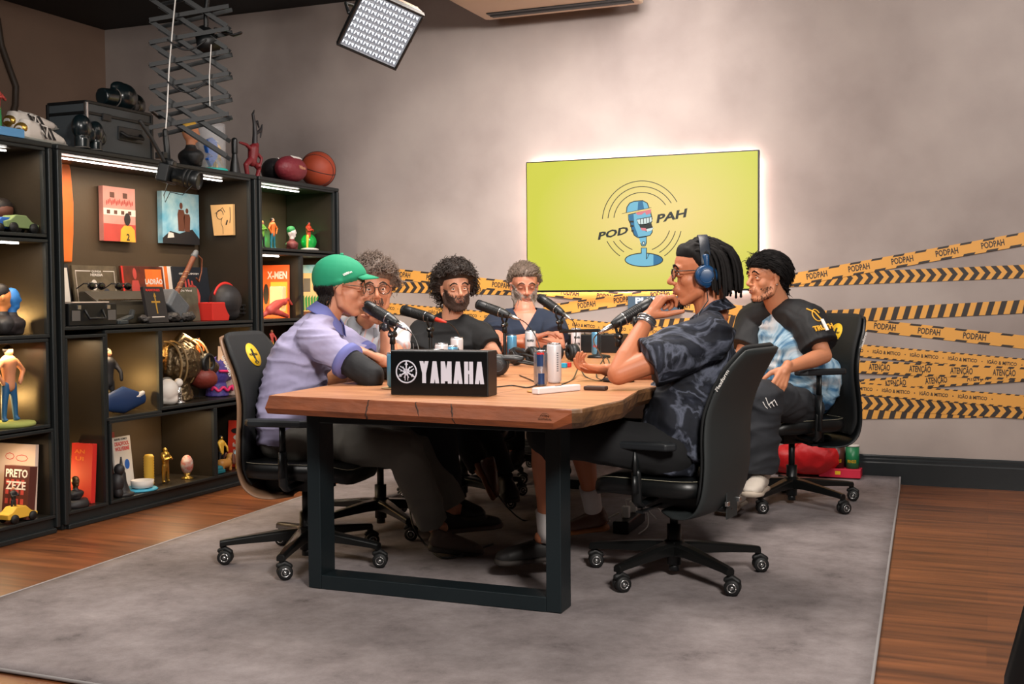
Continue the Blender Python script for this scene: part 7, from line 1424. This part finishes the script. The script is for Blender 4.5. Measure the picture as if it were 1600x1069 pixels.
# --- on top of the bookcases
ZT = 1.8055
fig(3, -4.1, ZT+.04, .20, crim, grn, org, 'green and red figurine on top of the left bookcase, at the edge', 3); one('blue_box', MB().box((-4.06, yz(8, -4.06), ZT+.02), (.12, .16, .038)), mat('box_pale_blue', rgb(90, 150, 200), .5), 'small blue and white box on top of the left bookcase', 'box', bevel=.002)
def sneaker(px, X, z, roll, label, rz):
    y = yz(px, X); t = thing('sneaker', label, 'shoe', (X, y, z), rz); L_ = .30; Mr = M3(0, 0, roll); P = lambda a, b_, c: Mr@(V3(b_, a*L_-.15, c))
    mb = MB(); loft(mb, [P(0, 0, .035), P(.08, 0, .045), P(.25, 0, .05), P(.45, 0, .046), P(.65, 0, .036), P(.85, 0, .026), P(1, 0, .018)], Mr@V3(1, 0, 0), [.025, .036, .038, .040, .046, .044, .02], [.03, .045, .05, .045, .034, .022, .012], 16); mb.tube([P(.12, 0, .05), P(.16, 0, .095)], [.036, .03], 12, 0, 'flat'); me = remesh(mb, .005, 2); up_ = link('upper', me, wht, t)
    for k in range(3):
        mb = MB(); a0 = .28+.10*k; mb.add([P(a0, .0405+.002, .085-.006*k), P(a0+.05, .0415+.002, .085-.006*k), P(a0+.15, .048, .02), P(a0+.10, .047, .02)], [(0, 1, 2, 3)], 0, False); mb.add([P(a0, .052, .085-.006*k)-Mr@V3(.012, 0, 0), P(a0+.05, .052, .085-.006*k)-Mr@V3(.012, 0, 0), P(a0+.15, .05, .02), P(a0+.10, .05, .02)], [(3, 2, 1, 0)], 0, False); build('stripe', mb, dk, up_)
    build('heel_panel', MB().ell(P(.03, 0, .055), (.036, .018, .028)), gold, up_); build('sole', MB().tube([P(.0, 0, .012), P(.5, 0, .008), P(.96, 0, .012)], [.034, .044, .03], 12, sq=.28), c_('sole_glassy', 150, 150, 144), t)
    mb = MB(); mb.tube([P(.3, -.01, .10), P(.34, .07, .07), P(.30, .075, .02), P(.26, .06, .05)], .0035, 6); build('lace', mb, wht, t); return t
sneaker(72, -4.09, ZT+.002, 0, 'white striped football boot lying nearest, on top of the bookcases', .10); sneaker(58, -4.17, ZT+.065, .15, 'white striped football boot with gold heel resting higher behind the other', .05)
def glove(c, rz, s, label, up=True):
    t = thing('boxing_glove', label, 'boxing glove', tuple(c), rz); mb = MB()
    if up: mb.tube([(0, 0, .002), (0, 0, .07)], [.042, .045], 14, 0, 'flat'); mb.ell((0, 0, .135), (.055, .062, .075), None, 18); mb.ell((.03, .05, .10), (.024, .026, .05))
    else: mb.tube([(0, -.15, .055), (0, -.06, .06)], [.045, .048], 14, 0, 'flat'); mb.ell((0, .02, .075), (.07, .085, .075), None, 18); mb.ell((0, -.01, .12), (.03, .065, .035))
    mb.v = [v*s for v in mb.v]; g = link('glove_body', remesh(mb, .006, 2), mat('glove_leather', rgb(14, 26, 30), .28, coat=.3), t); build('cuff_trim', MB().tube([V3(.047*math.cos(a), .0, .0)*s+V3(0, .047*math.sin(a), .012 if up else 0)*s if up else V3(.05*math.cos(a), -.055, .06+.05*math.sin(a))*s for a in np.linspace(0, 6.28, 20)], .003, 5, 0, 'flat'), gry, g)
    return t
def TP(px, X, z=ZT): return (X, yz(px, X), z)
glove(TP(134, -4.06), 0, .82, 'black boxing glove standing before the tool case, left of two'); glove(TP(155, -4.06), .3, .72, 'black boxing glove standing before the tool case, right of two')
X = -4.19; y0, y1 = yz(112, X), yz(240, -4.08); t = thing('flight_case', 'grey hard flight case with black edges on top of the bookcases', 'case', (X, (y0+y1)/2, ZT+.001), .0); Wc, Hc, Dc = y1-y0, .235, .24
build('case_box', MB().box((0, 0, Hc*.39), (Dc, Wc, Hc*.76)), c_('case_grey', 62, 68, 72), t, bevel=.004); build('case_lid', MB().box((0, 0, Hc*.90), (Dc, Wc, Hc*.2)), c_('case_grey', 0, 0, 0), t, bevel=.004)
for a_, b2 in ((-1, -1), (-1, 1), (1, -1), (1, 1)): build('edge_post', MB().box((a_*Dc/2, b2*Wc/2, Hc/2), (.016, .016, Hc+.006)), silver if (a_ > 0 and b2 < 0) else blackm, t, bevel=.003)
for z in (.0, .78, 1.0):
    for a_ in (-1, 1): build('edge_strip', MB().box((a_*Dc/2, 0, Hc*z+.004), (.012, Wc, .014)), blackm, t, bevel=.002); 
    build('edge_strip', MB().box((0, -Wc/2, Hc*z+.004), (Dc, .012, .014)), blackm, t, bevel=.002)
build('combination_lock', MB().box((Dc/2+.006, -Wc*.22, Hc*.76), (.012, .06, .035)), blackp, t, bevel=.003); hd_ = build('carry_handle', MB().tube([(Dc/2+.008, .0, Hc*.5), (Dc/2+.035, .01, Hc*.42), (Dc/2+.035, .13, Hc*.42), (Dc/2+.008, .14, Hc*.5)], .009, 8), rubber, t); build('handle_plate', MB().box((Dc/2+.004, .07, Hc*.48), (.008, .18, .07)), blackp, t, bevel=.003)
zc = ZT+Hc+.014
glove(TP(196, -4.15, zc), 0, .95, 'large black boxing glove lying on the flight case, front one', False); glove((-4.24, yz(225, -4.2), zc), .5, .85, 'large black boxing glove lying behind on the flight case', False)
# glass jar display with bust, letters
X = -4.12; y = yz(322, X); y2 = yz(300, X); bust(303, -4.07, ZT+.001, .29, c_('jacket_black_orange', 34, 36, 38), skn, ylw, 'bust with blond hair and dark jacket beside the clear display cylinder', rz=.9)
cylt = thing('display_cylinder', 'clear cylinder on a teal base holding blue and yellow letters', 'display', (X, yz(336, X), ZT)); build('teal_base', MB().lathe([(.085, .001), (.088, .012), (.08, .018)], n=28), c_('base_teal', 40, 180, 170), cylt); build('clear_wall', MB().lathe([(.078, .018), (.078, .27), (.076, .27), (.076, .02)], n=36), mat('clear_plastic', (.95, .97, 1, 1), .05, alpha=.16), cylt)
mb = MB(); mb.text('9', (.02, -.035, .105), (0, 1, 0), Zv, .12, 0, .02, bold=.10); build('letter', mb, blu, cylt); mb = MB(); mb.text('R', (.0, .03, .085), (0, 1, 0), Zv, .12, 0, .02, bold=.10); build('letter', mb, ylw, cylt)
# acrobat figure with pole
X = -4.10; y = yz(398, X); t = thing('figurine', 'dark red crouching figurine with smaller figures stacked above it', 'figurine', (X, y, ZT)); mb = MB()
mb.tube([(0, -.05, .01), (0, -.065, .07), (0, -.02, .10)], [.014, .017, .022], 8); mb.tube([(0, .05, .01), (0, .07, .06), (0, .0, .10)], [.014, .017, .022], 8); mb.tube([(0, 0, .09), (0, .015, .17)], [.026, .034], 10); mb.ell((0, .035, .195), .024); mb.tube([(0, 0, .165), (0, -.06, .19), (0, -.12, .195)], [.014, .011, .008], 8); mb.tube([(0, .03, .16), (.02, .07, .12), (.02, .05, .07)], [.014, .011, .008], 8); link('figure_body', remesh(mb, .005, 1), c_('toy_dark_red', 110, 24, 30), t)
mb = MB(); mb.tube([(0, .03, .20), (0, .035, .27), (0, .03, .33)], [.018, .016, .012], 8); mb.tube([(0, .035, .32), (0, .06, .345), (0, .075, .31)], [.01, .009, .006], 8); mb.tube([(0, .03, .33), (0, .015, .38), (0, .03, .405)], [.012, .009, .004], 8); mb.tube([(0, .05, .27), (0, .10, .30), (0, .11, .33)], [.011, .010, .005], 8); mb.tube([(0, .10, .29), (0, .09, .25)], [.008, .005], 8); link('upper_figures', remesh(mb, .004, 1), dk, t)
mb = MB(); mb.tube([(-4.1, yz(371, -4.1), ZT+.001), (-4.1, yz(371, -4.1), ZT+.12)], [.035, .015], 12); mb.tube([(-4.1, yz(371, -4.1), ZT+.13), (-4.1, yz(371, -4.1), ZT+.20)], .018, 10); one('handheld_microphone', mb, blackp, 'small black ribbed object on a stalk left of the crouching figurine', 'gadget')
# balls
def ball(px, py, X, r, m, label):
    y, z = Sx(px, py, X); t = thing('basketball', label, 'ball', (X, y, ZT)); return t
X = -4.10; y = yz(500, X); r_ = .118; t = thing('basketball', 'orange brown basketball on top of the right bookcase, at its end', 'ball', (X, y, ZT)); c = V3(0, 0, r_+.001)
bb = build('ball_skin', MB().ell(c, r_, None, 40), mat('basketball_skin', rgb(158, 62, 34), .6, bump=.6, bscale=400), t); Mb = M3(.4, .3, .2)
mb = MB(); C_ = lambda a, ax: c+Mb@(V3(math.cos(a), math.sin(a), 0) if ax == 0 else V3(math.cos(a), 0, math.sin(a)) if ax == 1 else V3(0, math.cos(a), math.sin(a)))*r_*1.001
for ax in (0, 1): mb.tube([C_(a, ax) for a in np.linspace(0, 2*PI, 60)], .0022, 5, 0, 'flat')
for s in (-1, 1): mb.tube([c+Mb@nz(V3(math.cos(a), s*(.62-.25*abs(math.cos(a))**2), math.sin(a)))*r_*1.001 for a in np.linspace(0, 2*PI, 60)], .0022, 5, 0, 'flat')
build('seams', mb, dk, bb)
def pigskin(px, X, rz, L_, m, label, z=0, txt=None):
    y = yz(px, X); t = thing('football', label, 'ball', (X, y, ZT+z), rz); n = 20; pr = [(max(.0005, .082*math.sqrt(max(0, 1-(u*u)**1.0))*(1-.12*abs(u)**3)), u*L_/2) for u in np.linspace(-1, 1, n)]
    Mq = np.array([[1, 0, 0], [0, 0, 1], [0, -1, 0]], float); b = build('ball_skin', MB().lathe(pr, (0, 0, .083), 30, 0, Mq), m, t)
    mb = MB(); 
    for k in range(8): yy = -.05+.014*k; mb.tube([(.030, yy, .083+.077), (.040, yy, .083+.071), (.05, yy, .083+.064)], .0032, 5)
    mb.tube([(.040, -.055, .083+.0715), (.040, .052, .083+.0715)], .003, 5); build('laces', mb, wht, b)
    if txt: mb = MB(); V = None; mb.text(txt, (.0825, -.0, .088), (0, 1, 0), nz(V3(-.1, 0, 1)), .022, 0, .002, bold=.01, width=.075); build('lettering', mb, c_('print_gold_pale', 196, 140, 110), b)
    return t
pigskin(458, -4.06, 0.05, .30, c_('pigskin_maroon', 118, 36, 46, bump=.4), 'maroon american football lettered Wilson, in front of the basketball', 0, 'Wilson'); pigskin(432, -4.22, .5, .29, c_('pigskin_black', 26, 24, 26), 'black football lying half hidden behind the maroon one')
# brown pointed thing right of the bookcase, cable on the left wall
mb = MB(); p = onY(534, 400, 6.80); mb.tube([(p[0]+.01, 6.82, .105), (p[0]+.01, 6.82, .6), (p[0]+.0, 6.82, 1.0), (p[0]-.02, 6.82, 1.30), (p[0]-.035, 6.82, 1.40)], [.10, .11, .09, .045, .004], 16, sq=.35); one('paddle_board', mb, c_('board_brown', 84, 50, 38), 'brown pointed board standing against the wall right of the bookcase', 'board')
pts = [onX(px, py, WX+.02) for px, py in ((-4, 30), (2, 70), (14, 105), (25, 135), (24, 165), (12, 200), (6, 230))]; one('wall_cable', MB().tube(pts, .022, 8), c_('cable_brown', 62, 50, 40), 'dark curved cable hanging on the left wall', 'cable')

# settle every displayed piece fully inside its compartment
bpy.context.view_layer.update()
CELLS = [(3.33, 4.115, 1.385, 1.765), (3.33, 4.12, .925, 1.345), (3.33, 4.11, .51, .89), (3.33, 4.13, .085, .472), (4.235, 5.715, .955, 1.767), (4.245, 4.48, .085, .9), (4.512, 4.89, .5, .915), (4.92, 5.71, .515, .915), (4.53, 5.345, .087, .47), (5.375, 5.71, .087, .47), (5.835, 6.655, 1.385, 1.77), (5.835, 6.25, .955, 1.345), (6.28, 6.655, .955, 1.345), (5.835, 6.655, .085, .915)]
for o in list(COL.objects):
    if o.parent is None and 'category' in o and o['category'] not in ('bookcase', 'tape', 'block') and (o.type == 'MESH' or o.children):
        P = np.array([np.array(x.matrix_world @ Vector(q)) for x in [o]+list(o.children_recursive) if x.type == 'MESH' for q in x.bound_box]); a, b = P.min(0), P.max(0); cc = (a+b)/2
        if not (-4.5 < cc[0] < -3.95 and cc[2] < 1.79 and b[0]-a[0] < .6 and cc[1] < 6.70): continue
        best = min(CELLS, key=lambda q: max(0, q[0]-a[1])+max(0, b[1]-q[1])+2*max(0, q[2]-a[2])+2*max(0, b[2]-q[3]))
        o.location.y += max(0, best[0]+.002-a[1])-max(0, b[1]-best[1]+.002); o.location.z += max(0, best[2]+.0005-a[2]); o.location.x += max(0, -4.378-a[0])-max(0, b[0]+4.004)
